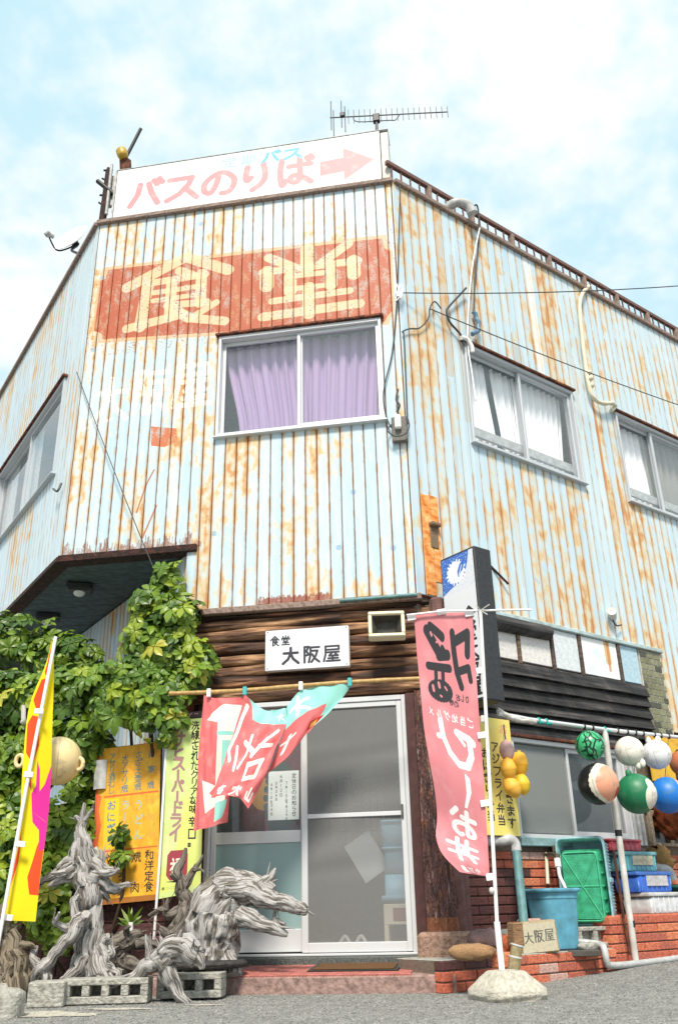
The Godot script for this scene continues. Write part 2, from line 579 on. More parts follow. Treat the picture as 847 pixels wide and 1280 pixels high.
func noise_tex(sd: int, fr: float, lo: Color, hi: Color, size := 512, oct := 4, mid = null, sx := 1.0, sy := 1.0) -> Texture2D:
	var n := FastNoiseLite.new()
	n.seed = sd
	n.noise_type = FastNoiseLite.TYPE_SIMPLEX_SMOOTH
	n.frequency = fr
	n.fractal_octaves = oct
	var im: Image
	if sx == 1.0 and sy == 1.0:
		im = n.get_seamless_image(size, size)
	else:
		im = n.get_seamless_image(int(size / sx), int(size / sy))
		im.resize(size, size, Image.INTERPOLATE_CUBIC)
	im.convert(Image.FORMAT_L8)
	var b := im.get_data()
	var out := PackedByteArray()
	out.resize(size * size * 3)
	var lut := PackedByteArray()
	for i in 256:
		var k := i / 255.0
		var c := lo.lerp(hi, k)
		if mid != null:
			c = lo.lerp(mid, k * 2.0) if k < 0.5 else mid.lerp(hi, k * 2.0 - 1.0)
		lut.append(c.r8)
		lut.append(c.g8)
		lut.append(c.b8)
	for i in b.size():
		var k := b[i] * 3
		out[i * 3] = lut[k]
		out[i * 3 + 1] = lut[k + 1]
		out[i * 3 + 2] = lut[k + 2]
	return ImageTexture.create_from_image(Image.create_from_data(size, size, false, Image.FORMAT_RGB8, out))


func bump_tex(sd: int, fr: float, strength: float, size := 512, sx := 1.0, sy := 1.0, oct := 4) -> Texture2D:
	var n := FastNoiseLite.new()
	n.seed = sd
	n.noise_type = FastNoiseLite.TYPE_SIMPLEX_SMOOTH
	n.frequency = fr
	n.fractal_octaves = oct
	var im := n.get_seamless_image(int(size / sx), int(size / sy))
	if sx != 1.0 or sy != 1.0:
		im.resize(size, size, Image.INTERPOLATE_CUBIC)
	im.convert(Image.FORMAT_RGBA8)
	im.bump_map_to_normal_map(strength)
	return ImageTexture.create_from_image(im)


func mat(c: Color, rough := 0.6, metal := 0.0, tex: Texture2D = null, scale := 1.0, bump: Texture2D = null, bump_scale := 1.0, tri := true) -> StandardMaterial3D:
	var m := StandardMaterial3D.new()
	m.albedo_color = c
	m.roughness = rough
	m.metallic = metal
	if tex:
		m.albedo_texture = tex
	if bump:
		m.normal_enabled = true
		m.normal_texture = bump
		m.normal_scale = bump_scale
	m.uv1_triplanar = tri and (tex != null or bump != null)
	m.uv1_scale = Vector3(scale, scale, scale)
	return m


func printed(tex: Texture2D, rough := 0.6) -> StandardMaterial3D:
	var m := StandardMaterial3D.new()
	m.albedo_texture = tex
	m.roughness = rough
	m.texture_repeat = false
	return m


# worn asphalt: dark binder, pale chippings, broad bleached and oily patches
func asphalt_texture() -> Texture2D:
	var seam := func(sd, fr, oct) -> PackedByteArray:
		var n := FastNoiseLite.new()
		n.seed = sd
		n.noise_type = FastNoiseLite.TYPE_SIMPLEX_SMOOTH
		n.frequency = fr
		n.fractal_octaves = oct
		var im := n.get_seamless_image(1024, 1024)
		im.convert(Image.FORMAT_L8)
		return im.get_data()
	var fine: PackedByteArray = seam.call(71, 0.3, 2)
	var chip: PackedByteArray = seam.call(72, 0.2, 1)
	var big: PackedByteArray = seam.call(73, 0.006, 4)
	var crk: PackedByteArray = seam.call(74, 0.008, 3)
	var out := PackedByteArray()
	out.resize(1024 * 1024 * 3)
	for j in fine.size():
		var v := lerpf(0.48, 0.68, fine[j] / 255.0)
		v += 0.24 * smoothstep(0.68, 0.82, chip[j] / 255.0)
		v -= 0.1 * smoothstep(0.38, 0.28, chip[j] / 255.0)
		v *= lerpf(0.94, 1.05, smoothstep(0.3, 0.7, big[j] / 255.0))
		var c := absf(crk[j] / 255.0 - 0.46)
		if c < 0.004: v *= 0.55
		var b := int(clampf(v, 0.05, 1.0) * 255.0)
		out[j * 3] = b
		out[j * 3 + 1] = b
		out[j * 3 + 2] = int(b * 0.985)
	return ImageTexture.create_from_image(Image.create_from_data(1024, 1024, false, Image.FORMAT_RGB8, out))


# bleached wood: grey-white fibres, brown weathered patches, fine dark checks along the grain
func drift_texture() -> Texture2D:
	var c := Canvas.new(512, 512, Color.WHITE)
	var fib := Canvas.noise_bytes(512, 512, 0.06, 81, 14.0)
	var chk := Canvas.noise_bytes(512, 512, 0.028, 82, 11.0)
	var pat := Canvas.noise_bytes(512, 512, 0.012, 83, 1.6)
	for j in fib.size():
		var f := fib[j] / 255.0
		var crack := 1.0 - smoothstep(0.0, 0.022, absf(chk[j] / 255.0 - 0.5))
		crack = maxf(crack, 0.8 * (1.0 - smoothstep(0.0, 0.016, absf(chk[j] / 255.0 - 0.64))))
		var p := smoothstep(0.46, 0.7, pat[j] / 255.0)
		var knot := smoothstep(0.8, 0.86, pat[(j * 7 + 4111) % pat.size()] / 255.0)
		var v := lerpf(0.58, 0.9, f) - 0.3 * p
		v = lerpf(v, 0.13, crack * 0.9)
		c.d[j * 3] = int(255.0 * v)
		c.d[j * 3 + 1] = int(255.0 * v * lerpf(0.985, 0.94, p))
		c.d[j * 3 + 2] = int(255.0 * v * lerpf(0.965, 0.86, p))
	return c.texture()


func make_materials():
	T.grime = noise_tex(1, 0.012, Color(0.72, 0.7, 0.66), Color(1, 1, 1), 512, 5)
	T.fine = noise_tex(2, 0.09, Color(0.8, 0.8, 0.8), Color(1, 1, 1), 512, 3)
	T.wood = noise_tex(3, 0.05, Color(0.35, 0.33, 0.31), Color(1, 1, 1), 512, 4, Color(0.78, 0.77, 0.76), 8.0, 1.0)
	T.brick = noise_tex(4, 0.03, Color(0.55, 0.52, 0.5), Color(1, 1, 1), 512, 5, Color(0.88, 0.85, 0.84))
	T.rust = noise_tex(5, 0.02, Color(0.16, 0.1, 0.08), Color(0.72, 0.42, 0.24), 512, 6, Color(0.36, 0.2, 0.14))
	T.concrete = noise_tex(6, 0.03, Color(0.62, 0.61, 0.58), Color(1, 0.99, 0.97), 512, 6, Color(0.85, 0.84, 0.82))
	T.asphalt = asphalt_texture()
	T.drift = drift_texture()
	T.bgrain = bump_tex(12, 0.06, 8.0)
	T.basphalt = bump_tex(13, 0.14, 14.0, 1024, 1.0, 1.0, 2)
	T.bwood = bump_tex(14, 0.05, 10.0, 512, 8.0, 1.0)
	T.bdrift = bump_tex(8, 0.05, 6.0, 512, 1.0, 9.0, 5)
	M.asphalt = mat(Color(0.88, 0.88, 0.87), 0.95, 0.0, T.asphalt, 0.85, T.basphalt, 0.25)
	M.concrete = mat(Color(0.74, 0.74, 0.72), 0.95, 0.0, T.concrete, 1.2, T.bgrain, 0.8)
	M.concrete_pale = mat(Color(0.84, 0.83, 0.79), 0.95, 0.0, T.concrete, 1.6, T.bgrain, 0.9)
	M.mortar = mat(Color(0.52, 0.46, 0.42), 0.95, 0.0, T.concrete, 2.0)
	M.rust = mat(Color(0.95, 0.92, 0.9), 0.85, 0.0, T.rust, 1.5, T.bgrain, 0.7)
	M.rust_dark = mat(Color(0.5, 0.42, 0.4), 0.8, 0.0, T.rust, 1.2, T.bgrain, 0.6)
	M.seam = mat(Color(0.55, 0.32, 0.2), 0.9, 0.0, T.grime, 1.0)
	M.alu_grey = mat(Color(0.74, 0.76, 0.78), 0.45, 0.2)
	M.alu = mat(Color(0.83, 0.84, 0.85), 0.42, 0.2)
	M.alu_dark = mat(Color(0.4, 0.41, 0.42), 0.5, 0.4, T.grime, 1.5)
	M.white = mat(Color(0.9, 0.9, 0.9), 0.5, 0.0, T.grime, 0.9)
	M.white_clean = mat(Color(0.92, 0.92, 0.92), 0.45)
	M.black = mat(Color(0.1, 0.1, 0.11), 0.5, 0.0, T.fine, 3.0)
	M.black_worn = mat(Color(0.2, 0.22, 0.24), 0.55, 0.0, T.brick, 1.6)
	M.cable = mat(Color(0.2, 0.24, 0.27), 0.6)
	M.pvc_grey = mat(Color(0.8, 0.82, 0.84), 0.5, 0.0, T.grime, 2.0)
	M.pvc_teal = mat(Color(0.42, 0.62, 0.65), 0.5, 0.0, T.grime, 2.0)
	M.beige = mat(Color(0.92, 0.89, 0.79), 0.5, 0.0, T.fine, 2.0)
	M.coping = mat(Color(0.62, 0.55, 0.51), 0.8, 0.0, T.brick, 1.5)
	M.pale_blue = mat(Color(0.76, 0.85, 0.88), 0.6, 0.0, T.grime, 1.5)
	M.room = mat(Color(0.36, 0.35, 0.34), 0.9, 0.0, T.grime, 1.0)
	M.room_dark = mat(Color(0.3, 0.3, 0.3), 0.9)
	var glass := StandardMaterial3D.new()
	glass.albedo_color = Color(0.85, 0.92, 0.95, 0.12)
	glass.roughness = 0.04
	glass.transparency = BaseMaterial3D.TRANSPARENCY_ALPHA
	M.glass = glass

# ---------------------------------------------------------------- the ground
func ground_y(x: float, z: float) -> float:
	return -0.225 + 0.07 * smoothstep(0.2, 2.4, x - 0.35 * z)


func build_ground():
	var b := MB.new()
	# fine near the shop, one wide ring to the horizon
	b.grid(func(u, v) -> Vector3:
		var x: float = -8.0 + 16.0 * u
		var z: float = -7.0 + 15.5 * v
		return Vector3(x, ground_y(x, z), z), 80, 78)
	for q in [[-8.0, -7.0, 8.0, -7.0], [8.0, -7.0, 8.0, 8.5], [8.0, 8.5, -8.0, 8.5], [-8.0, 8.5, -8.0, -7.0]]:
		var a := Vector3(q[0], ground_y(q[0], q[1]), q[1])
		var c := Vector3(q[2], ground_y(q[2], q[3]), q[3])
		var f := func(p: Vector3) -> Vector3: return Vector3(p.x * 90.0, -0.25, p.z * 90.0)
		b.quad(a, c, f.call(c), f.call(a))
	structure(put(b, "ground", M.asphalt), "grey worn asphalt yard in front of the shop")
	# stone chippings that stand proud of the worn binder
	var chip := MB.new()
	chip.box(Transform3D(), Vector3(1.0, 0.55, 0.8), 0.2)
	var mm := MultiMesh.new()
	mm.transform_format = MultiMesh.TRANSFORM_3D
	mm.use_colors = true
	mm.mesh = chip.mesh()
	mm.instance_count = 60000
	for i in 60000:
		var z := 3.0 - 4.4 * pow(rng.randf(), 0.9)
		var x := rng.randf_range(-3.4, 3.4)
		var r := rng.randf_range(0.006, 0.015)
		if i % 40 == 0: r *= 1.5
		mm.set_instance_transform(i, Transform3D(Basis.from_euler(Vector3(rng.randf_range(-0.4, 0.4), rng.randf() * TAU, rng.randf_range(-0.4, 0.4))).scaled_local(Vector3(r, r * rng.randf_range(0.5, 1.0), r)), Vector3(x, ground_y(x, z) - r * 0.06, z)))
		var g := lerpf(0.1, 0.34, pow(rng.randf(), 1.6))
		mm.set_instance_color(i, Color(g, g, g * 0.96))
	var cm := StandardMaterial3D.new()
	cm.roughness = 0.9
	cm.vertex_color_use_as_albedo = true
	var grit := MultiMeshInstance3D.new()
	grit.name = "gravel"
	grit.multimesh = mm
	grit.material_override = cm
	grit.set_meta("kind", "stuff")
	grit.set_meta("label", "fine stone chippings in the worn asphalt surface")
	add_child(grit, true)
	var pale := MB.new()
	for q in [[-2.35, 1.78, 0.42, 0.16], [-1.42, 1.3, 0.12, 0.04], [-1.9, 1.5, 0.2, 0.06]]:
		var c := Vector2(q[0], q[1])
		var pts := []
		for k in 22:
			var an := TAU * k / 22
			var rr := 1.0 + 0.3 * sin(k * 2.3) * cos(k * 1.1)
			pts.append(Vector3(c.x + cos(an) * q[2] * rr, ground_y(c.x, c.y) + 0.004, c.y + sin(an) * q[3] * rr))
		for k in 22:
			pale.tri(Vector3(c.x, ground_y(c.x, c.y) + 0.005, c.y), pts[(k + 1) % 22], pts[k])
	structure(put(pale, "ground_patch", M.concrete_pale), "pale mortar spill on the asphalt by the concrete block")


# ---------------------------------------------------------------- rusty painted metal cladding
func cladding(wm: float, hm: float, ppm: float, first: float, pitch: float, sd: int, rustiness := 1.0) -> Canvas:
	var c := Canvas.new(int(wm * ppm), int(hm * ppm), Color.WHITE)
	var w := c.w
	var h := c.h
	var streak := Canvas.noise_bytes(w, h, 0.045, sd, 6.0)
	var blot := Canvas.noise_bytes(w, h, 0.03, sd + 1, 1.3)
	var big := Canvas.noise_bytes(w, h, 0.0045, sd + 2, 1.7)
	var tone := Canvas.noise_bytes(w, h, 0.05, sd + 3, 14.0)
	var r := RandomNumberGenerator.new()
	r.seed = sd
	var bias := []
	var tint := []
	for k in int(wm / pitch) + 3:
		bias.append(r.randfn(0.0, 0.075))
		tint.append(r.randf_range(-1.0, 1.0))
	var d := c.d
	var colx := []
	for x in w:
		var q := ((x + 0.5) / ppm - first) / pitch
		var k := int(floorf(q)) + 1
		var e := absf(q - roundf(q)) * pitch
		colx.append([bias[clampi(k, 0, bias.size() - 1)], tint[clampi(k, 0, tint.size() - 1)], exp(-e / 0.011)])
	var i := 0
	for y in h:
		for x in w:
			var cx: Array = colx[x]
			var j := y * w + x
			var s := streak[j] / 255.0
			var b := blot[j] / 255.0
			var g := big[j] / 255.0
			var seam: float = cx[2]
			var amt: float = 0.3 * s + 0.36 * b + 0.46 * g + cx[0] + 0.1 * seam + (rustiness - 1.0) * 0.1
			var k := smoothstep(0.6, 0.75, amt) * (0.55 + 0.45 * smoothstep(0.3, 0.7, b))
			var k2 := smoothstep(0.75, 0.95, amt + 0.14 * (s - 0.5) + 0.05 * seam) * 0.8
			var t := tone[j] / 255.0 - 0.5
			var red: float = 0.755 + 0.10 * t + 0.03 * cx[1]
			var gre: float = 0.838 + 0.05 * t + 0.015 * cx[1]
			var blu: float = 0.88 + 0.03 * t
			var chalk := smoothstep(0.52, 0.62, amt) * 0.55
			red = lerpf(red, 0.84, chalk)
			gre = lerpf(gre, 0.82, chalk)
			blu = lerpf(blu, 0.75, chalk)
			red = lerpf(red, 0.84, k * 0.78)
			gre = lerpf(gre, 0.71, k * 0.78)
			blu = lerpf(blu, 0.50, k * 0.78)
			red = lerpf(red, 0.75, k2)
			gre = lerpf(gre, 0.51, k2)
			blu = lerpf(blu, 0.29, k2)
			var sk: float = seam * (0.25 + 0.75 * smoothstep(0.4, 0.62, amt))
			red = lerpf(red, 0.60, sk * 0.75)
			gre = lerpf(gre, 0.36, sk * 0.75)
			blu = lerpf(blu, 0.19, sk * 0.75)
			d[i] = int(clampf(red, 0.0, 1.0) * 255.0)
			d[i + 1] = int(clampf(gre, 0.0, 1.0) * 255.0)
			d[i + 2] = int(clampf(blu, 0.0, 1.0) * 255.0)
			i += 3
	c.d = d
	return c


const FRONT_PPM := 290.0
const F_TOP := 7.70


func fp(x: float, y: float) -> Vector2:
	return Vector2((x + W) * FRONT_PPM, (F_TOP - y) * FRONT_PPM)


func front_texture() -> ImageTexture:
	var c := cladding(W, 4.92, FRONT_PPM, 0.015, 0.1155, 21, 0.9)
	var old := c.d.duplicate()
	var cream := Color(0.89, 0.79, 0.63)
	var orange := Color(0.68, 0.31, 0.18)
	var edge := Color(0.86, 0.66, 0.47)
	var band := func(g: float) -> Array:
		return [fp(-3.27 - g, 6.97 + g), fp(-0.15 + g, 6.89 + g), fp(-0.13 + g, 6.75), fp(-0.07 + g * 0.6, 6.70), fp(-0.09 + g * 0.6, 5.92), fp(-0.14 + g, 5.86), fp(-0.17 + g, 5.80 - g), fp(-3.25 - g, 6.02 - g), fp(-3.27 - g, 6.10), fp(-3.36 - g * 0.6, 6.15), fp(-3.35 - g * 0.6, 6.83), fp(-3.29 - g, 6.85)]
	c.poly(band.call(0.045), edge, 0.85)
	c.poly(band.call(0.0), orange, 0.93)
	# 食 painted in heavy strokes
	for q in [[-3.02, 6.68, -2.35, 7.0, 0.15], [-2.35, 7.0, -1.86, 6.74, 0.15], [-2.78, 6.66, -2.83, 6.12, 0.15], [-2.98, 6.12, -2.35, 6.22, 0.12], [-2.75, 6.7, -2.12, 6.72, 0.1],
			[-2.7, 6.56, -2.14, 6.57, 0.075], [-2.7, 6.45, -2.14, 6.46, 0.07], [-2.16, 6.74, -2.16, 6.34, 0.14], [-2.42, 6.36, -2.08, 6.34, 0.1], [-2.52, 6.36, -2.28, 6.16, 0.13], [-2.28, 6.16, -1.88, 6.06, 0.12],
			[-1.98, 6.32, -2.28, 6.14, 0.09], [-2.5, 6.66, -2.5, 6.2, 0.14], [-2.42, 6.82, -2.28, 6.74, 0.12]]:
		c.line(fp(q[0], q[1]), fp(q[2], q[3]), q[4] * 0.92 * FRONT_PPM, cream, 0.88)
	# 堂
	for q in [[-0.97, 6.87, -0.97, 6.62, 0.17], [-1.4, 6.83, -1.13, 6.66, 0.12], [-0.52, 6.88, -0.82, 6.66, 0.12], [-1.47, 6.64, -0.42, 6.63, 0.1], [-1.42, 6.64, -1.42, 6.45, 0.17], [-0.47, 6.64, -0.47, 6.46, 0.16],
			[-1.16, 6.54, -0.76, 6.53, 0.075], [-1.16, 6.54, -1.16, 6.34, 0.15], [-0.72, 6.54, -0.72, 6.36, 0.15], [-1.2, 6.37, -0.68, 6.36, 0.07],
			[-0.96, 6.36, -0.96, 6.02, 0.15], [-1.36, 6.24, -0.52, 6.25, 0.09], [-1.46, 6.05, -0.42, 6.07, 0.12]]:
		c.line(fp(q[0], q[1]), fp(q[2], q[3]), q[4] * 0.94 * FRONT_PPM, cream, 0.9)
	# the older name in worn white below
	for q in [["大", -3.3, 5.52], ["阪", -2.86, 5.56], ["屋", -2.42, 5.6]]:
		c.glyph(q[0], fp(q[1], q[2]), Vector2(0.42, 0.56) * FRONT_PPM, 0.062 * FRONT_PPM, Color(0.95, 0.93, 0.88), false, 0.75)
	c.line(fp(-3.4, 4.9), fp(-3.05, 5.0), 0.03 * FRONT_PPM, Color(0.95, 0.93, 0.88), 0.5)
	# bare primer patch and a red lead strip along the foot
	c.poly([fp(-2.62, 4.86), fp(-2.34, 4.8), fp(-2.33, 4.65), fp(-2.46, 4.6), fp(-2.6, 4.63)], Color(0.76, 0.36, 0.18), 0.85)
	var jag := RandomNumberGenerator.new()
	jag.seed = 3
	for k in 90:
		var x := -1.46 + k * 0.68 / 90
		c.rect(fp(x, 0).x, fp(0, 2.9 + jag.randf() * 0.035).y, fp(x + 0.0085, 0).x, fp(0, 2.78).y, Color(0.52, 0.24, 0.17), 0.72 + 0.15 * jag.randf())
	for k in 190:
		var x := -W + k * 0.0075
		var hgt := 0.02 + 0.1 * pow(jag.randf(), 2.0) + 0.03 * sin(k * 0.23)
		c.rect(fp(x, 0).x, fp(0, 3.51 + hgt).y, fp(x + 0.0085, 0).x, fp(0, 3.48).y, Color(0.5, 0.3, 0.22), 0.5 + 0.3 * jag.randf())
	for q in [[-3.33, 6.87], [-3.35, 5.9], [-2.2, 7.45], [-0.55, 3.9], [-0.2, 3.3], [-1.9, 3.6], [-0.7, 3.35]]:
		c.disc(fp(q[0], q[1]), 0.028 * FRONT_PPM, Color(0.5, 0.65, 0.78), 0.7)
	# weather shows through the paint
	var nz := Canvas.noise_bytes(c.w, c.h, 0.03, 77, 2.2)
	var nf := Canvas.noise_bytes(c.w, c.h, 0.11, 78, 1.0)
	for j in nz.size():
		var a := smoothstep(0.5, 0.72, nz[j] / 255.0 * 0.6 + nf[j] / 255.0 * 0.45)
		if a > 0.02:
			for k in 3:
				c.d[j * 3 + k] = int(lerpf(c.d[j * 3 + k], old[j * 3 + k] * 0.96, a * 0.62))
	# scabs of rust on the old letters and a dark drip line at every rib inside the orange
	var y0 := int(fp(0, 7.0).y)
	var y1 := int(fp(0, 5.8).y)
	for y in range(y0, y1):
		for x in c.w:
			var j := y * c.w + x
			var s := smoothstep(0.66, 0.78, nf[j] / 255.0 * 0.7 + nz[j] / 255.0 * 0.35)
			if s > 0.02:
				c.dot(x, y, Color(0.62, 0.3, 0.15), s * 0.6)
	for q in [[-2.62, 4.2, -2.55, 4.35], [-2.62, 3.62, -2.5, 3.95], [-2.7, 3.9, -2.62, 4.2]]:
		c.line(fp(q[0], q[1]), fp(q[2], q[3]), 5.0, Color(0.62, 0.3, 0.15), 0.7)
	return c.texture()


const RIGHT_PPM := 210.0


func rp(s: float, y: float) -> Vector2:
	return Vector2(s * RIGHT_PPM, (F_TOP - y) * RIGHT_PPM)


func right_texture() -> ImageTexture:
	var c := cladding(7.0, 5.85, RIGHT_PPM, 0.105, 0.1225, 41, 0.78)
	var st := func(s0, y0, s1, y1, th, col, al): c.line(rp(s0, y0), rp(s1, y1), th * RIGHT_PPM, col, al * 0.35 if al < 0.78 else al * 0.8)
	# streaks run down from fixings, and a replaced strip that is still white
	for q in [[0.64, 7.6, 0.64, 5.4, 0.11, 0.55], [0.83, 7.0, 0.84, 4.9, 0.09, 0.4], [1.0, 6.4, 1.02, 5.95, 0.16, 0.5], [3.06, 6.2, 3.05, 4.7, 0.05, 0.8], [3.06, 5.6, 3.06, 3.6, 0.05, 0.35], [3.05, 4.1, 3.05, 3.1, 0.07, 0.4],
			[2.7, 3.0, 2.69, 2.85, 0.09, 0.6], [1.75, 6.1, 1.78, 5.9, 0.2, 0.4], [2.75, 6.6, 2.75, 5.4, 0.06, 0.35], [1.4, 3.9, 1.42, 3.2, 0.06, 0.3], [0.62, 5.3, 0.63, 3.0, 0.05, 0.3]]:
		st.call(q[0], q[1], q[2], q[3], q[4], Color(0.74, 0.45, 0.2), q[5])
	st.call(2.155, 7.6, 2.155, 5.95, 0.115, Color(0.9, 0.9, 0.89), 0.9)
	for q in [[0.28, 7.35], [0.42, 7.28], [1.15, 7.2], [0.55, 6.6], [1.3, 6.2], [2.9, 7.0], [1.6, 3.3], [0.95, 7.3]]:
		st.call(q[0], q[1], q[0] + 0.05, q[1] - 0.03, 0.035, Color(0.46, 0.6, 0.78), 0.7)
	return c.texture()


# one strip of cladding: a shallow tray with folded edges
func strip(parent: Node3D, frame: Transform3D, x0: float, x1: float, y0: float, y1: float, m: Material, uvf: Callable, called := "siding_strip"):
	if x1 - x0 < 0.012 or y1 - y0 < 0.02:
		return
	var b := MB.new()
	var c := Vector3((x0 + x1) * 0.5, (y0 + y1) * 0.5, -0.008)
	b.box(Transform3D(Basis(), c), Vector3(x1 - x0, y1 - y0, 0.016), 0.005, func(p) -> Vector2: return uvf.call(p.x + c.x, p.y + c.y))
	for i in b.v.size():
		b.v[i] = frame * b.v[i]
		b.n[i] = frame.basis * b.n[i]
	put(b, called, m, parent)


# cladding from x0 to x1 around rectangular openings
func clad(parent: Node3D, frame: Transform3D, x0: float, x1: float, foot: Callable, top: float, pitch: float, holes: Array, m: Material, uvf: Callable):
	var x := x0
	while x < x1 - 0.01:
		var e := minf(x + pitch, x1)
		var cuts := [x, e]
		for q in holes:
			for k in [q.position.x, q.end.x]:
				if k > x + 0.012 and k < e - 0.012:
					cuts.append(k)
		cuts.sort()
		for i in cuts.size() - 1:
			var a: float = cuts[i] + (0.0032 if i == 0 else 0.0)
			var b: float = cuts[i + 1] - (0.0032 if i == cuts.size() - 2 else 0.0)
			var mid := (a + b) * 0.5
			var lo: float = foot.call(mid)
			var spans := [[lo + rng.randf_range(-0.006, 0.006), top]]
			for q in holes:
				if mid > q.position.x and mid < q.end.x:
					var nxt := []
					for sp in spans:
						if q.position.y > sp[0] and q.position.y < sp[1]: nxt.append([sp[0], q.position.y])
						if q.end.y < sp[1] and q.end.y > sp[0]: nxt.append([q.end.y, sp[1]])
					spans = nxt
			for sp in spans:
				strip(parent, frame, a, b, sp[0], sp[1], m, uvf)
		x = e


# solid wall behind, with the openings left out
func wall(parent: Node3D, called: String, frame: Transform3D, x0: float, x1: float, y0: float, y1: float, z0: float, z1: float, holes: Array, m: Material) -> MeshInstance3D:
	var xs := [x0, x1]
	var ys := [y0, y1]
	for q in holes:
		for k in [q.position.x, q.end.x]:
			if k > x0 and k < x1: xs.append(k)
		for k in [q.position.y, q.end.y]:
			if k > y0 and k < y1: ys.append(k)
	xs.sort()
	ys.sort()
	var b := MB.new()
	for i in xs.size() - 1:
		for j in ys.size() - 1:
			var c := Vector2((xs[i] + xs[i + 1]) * 0.5, (ys[j] + ys[j + 1]) * 0.5)
			var open := false
			for q in holes:
				open = open or q.has_point(c)
			if not open and xs[i + 1] - xs[i] > 0.001 and ys[j + 1] - ys[j] > 0.001:
				b.box(frame * at(Vector3(c.x, c.y, (z0 + z1) * 0.5)), Vector3(xs[i + 1] - xs[i], ys[j + 1] - ys[j], z1 - z0))
	return put(b, called, m, parent)


func hole(x0: float, x1: float, y0: float, y1: float) -> Rect2:
	return Rect2(x0, y0, x1 - x0, y1 - y0)


func bar(b: MB, frame: Transform3D, x0: float, x1: float, y0: float, y1: float, z0: float, z1: float, bev := 0.004):
	b.box(frame * at(Vector3((x0 + x1) * 0.5, (y0 + y1) * 0.5, (z0 + z1) * 0.5)), Vector3(absf(x1 - x0), absf(y1 - y0), absf(z1 - z0)), bev)


# aluminium sliding window: frame, two sashes on two tracks, glass
func sliding_window(parent: Node3D, frame: Transform3D, x0: float, x1: float, y0: float, y1: float, split: float, m: Material) -> MeshInstance3D:
	var b := MB.new()
	bar(b, frame, x0, x0 + 0.03, y0, y1, -0.1, 0.03)
	bar(b, frame, x1 - 0.03, x1, y0, y1, -0.1, 0.03)
	bar(b, frame, x0 + 0.03, x1 - 0.03, y1 - 0.04, y1, -0.1, 0.03)
	bar(b, frame, x0 + 0.03, x1 - 0.03, y0, y0 + 0.035, -0.1, 0.03)
	bar(b, frame, x0 - 0.02, x1 + 0.02, y0 - 0.018, y0 - 0.001, -0.02, 0.055)
	var w := put(b, "window", m, parent)
	var cap := MB.new()
	bar(cap, frame, x0 - 0.03, x1 + 0.03, y1 + 0.002, y1 + 0.03, -0.01, 0.06)
	put(cap, "drip_cap", M.rust, w)
	var sx := lerpf(x0, x1, split)
	for k in 2:
		var a: float = x0 + 0.03 if k == 0 else sx - 0.025
		var e: float = sx + 0.025 if k == 0 else x1 - 0.03
		var z := -0.062 if k == 0 else -0.022
		var s := MB.new()
		bar(s, frame, a, a + 0.034, y0 + 0.036, y1 - 0.041, z - 0.014, z + 0.014)
		bar(s, frame, e - 0.034, e, y0 + 0.036, y1 - 0.041, z - 0.014, z + 0.014)
		bar(s, frame, a + 0.034, e - 0.034, y1 - 0.08, y1 - 0.041, z - 0.014, z + 0.014)
		bar(s, frame, a + 0.034, e - 0.034, y0 + 0.036, y0 + 0.075, z - 0.014, z + 0.014)
		put(s, "sash", m, w)
		var p := MB.new()
		p.quad(frame * Vector3(a + 0.04, y0 + 0.07, z), frame * Vector3(e - 0.04, y0 + 0.07, z), frame * Vector3(e - 0.04, y1 - 0.078, z), frame * Vector3(a + 0.04, y1 - 0.078, z))
		put(p, "pane", M.glass, w)
	return w


# hanging pleated cloth between x0 and x1 (at the top) and xa, xb at the hem
func curtain(parent: Node3D, frame: Transform3D, x0: float, x1: float, xa: float, xb: float, y0: float, y1: float, z: float, pleats: float, m: Material):
	var b := MB.new()
	b.grid(func(u, v) -> Vector3:
		var k: float = v * v * (3.0 - 2.0 * v)
		var x := lerpf(lerpf(x0, x1, u), lerpf(xa, xb, u), k)
		return frame * Vector3(x, lerpf(y1, y0, v), z + 0.028 * sin(u * pleats * TAU + 0.6 * sin(u * 9.0)) + 0.012 * sin(u * pleats * 2.3 * TAU + v * 2.0)), int(pleats * 9), 8)
	put(b, "curtain", m, parent)


func polygon_slab(parent: Node3D, called: String, pts: Array, y0: float, y1: float, m: Material):
	var b := MB.new()
	var pp := []
	for p in pts:
		pp.append(Vector2(p.x, -p.z))
	b.prism(pp, y1 - y0, Transform3D(Basis(Vector3(1, 0, 0), Vector3(0, 0, -1), UP), Vector3(0, y0, 0)))
	return put(b, called, m, parent)


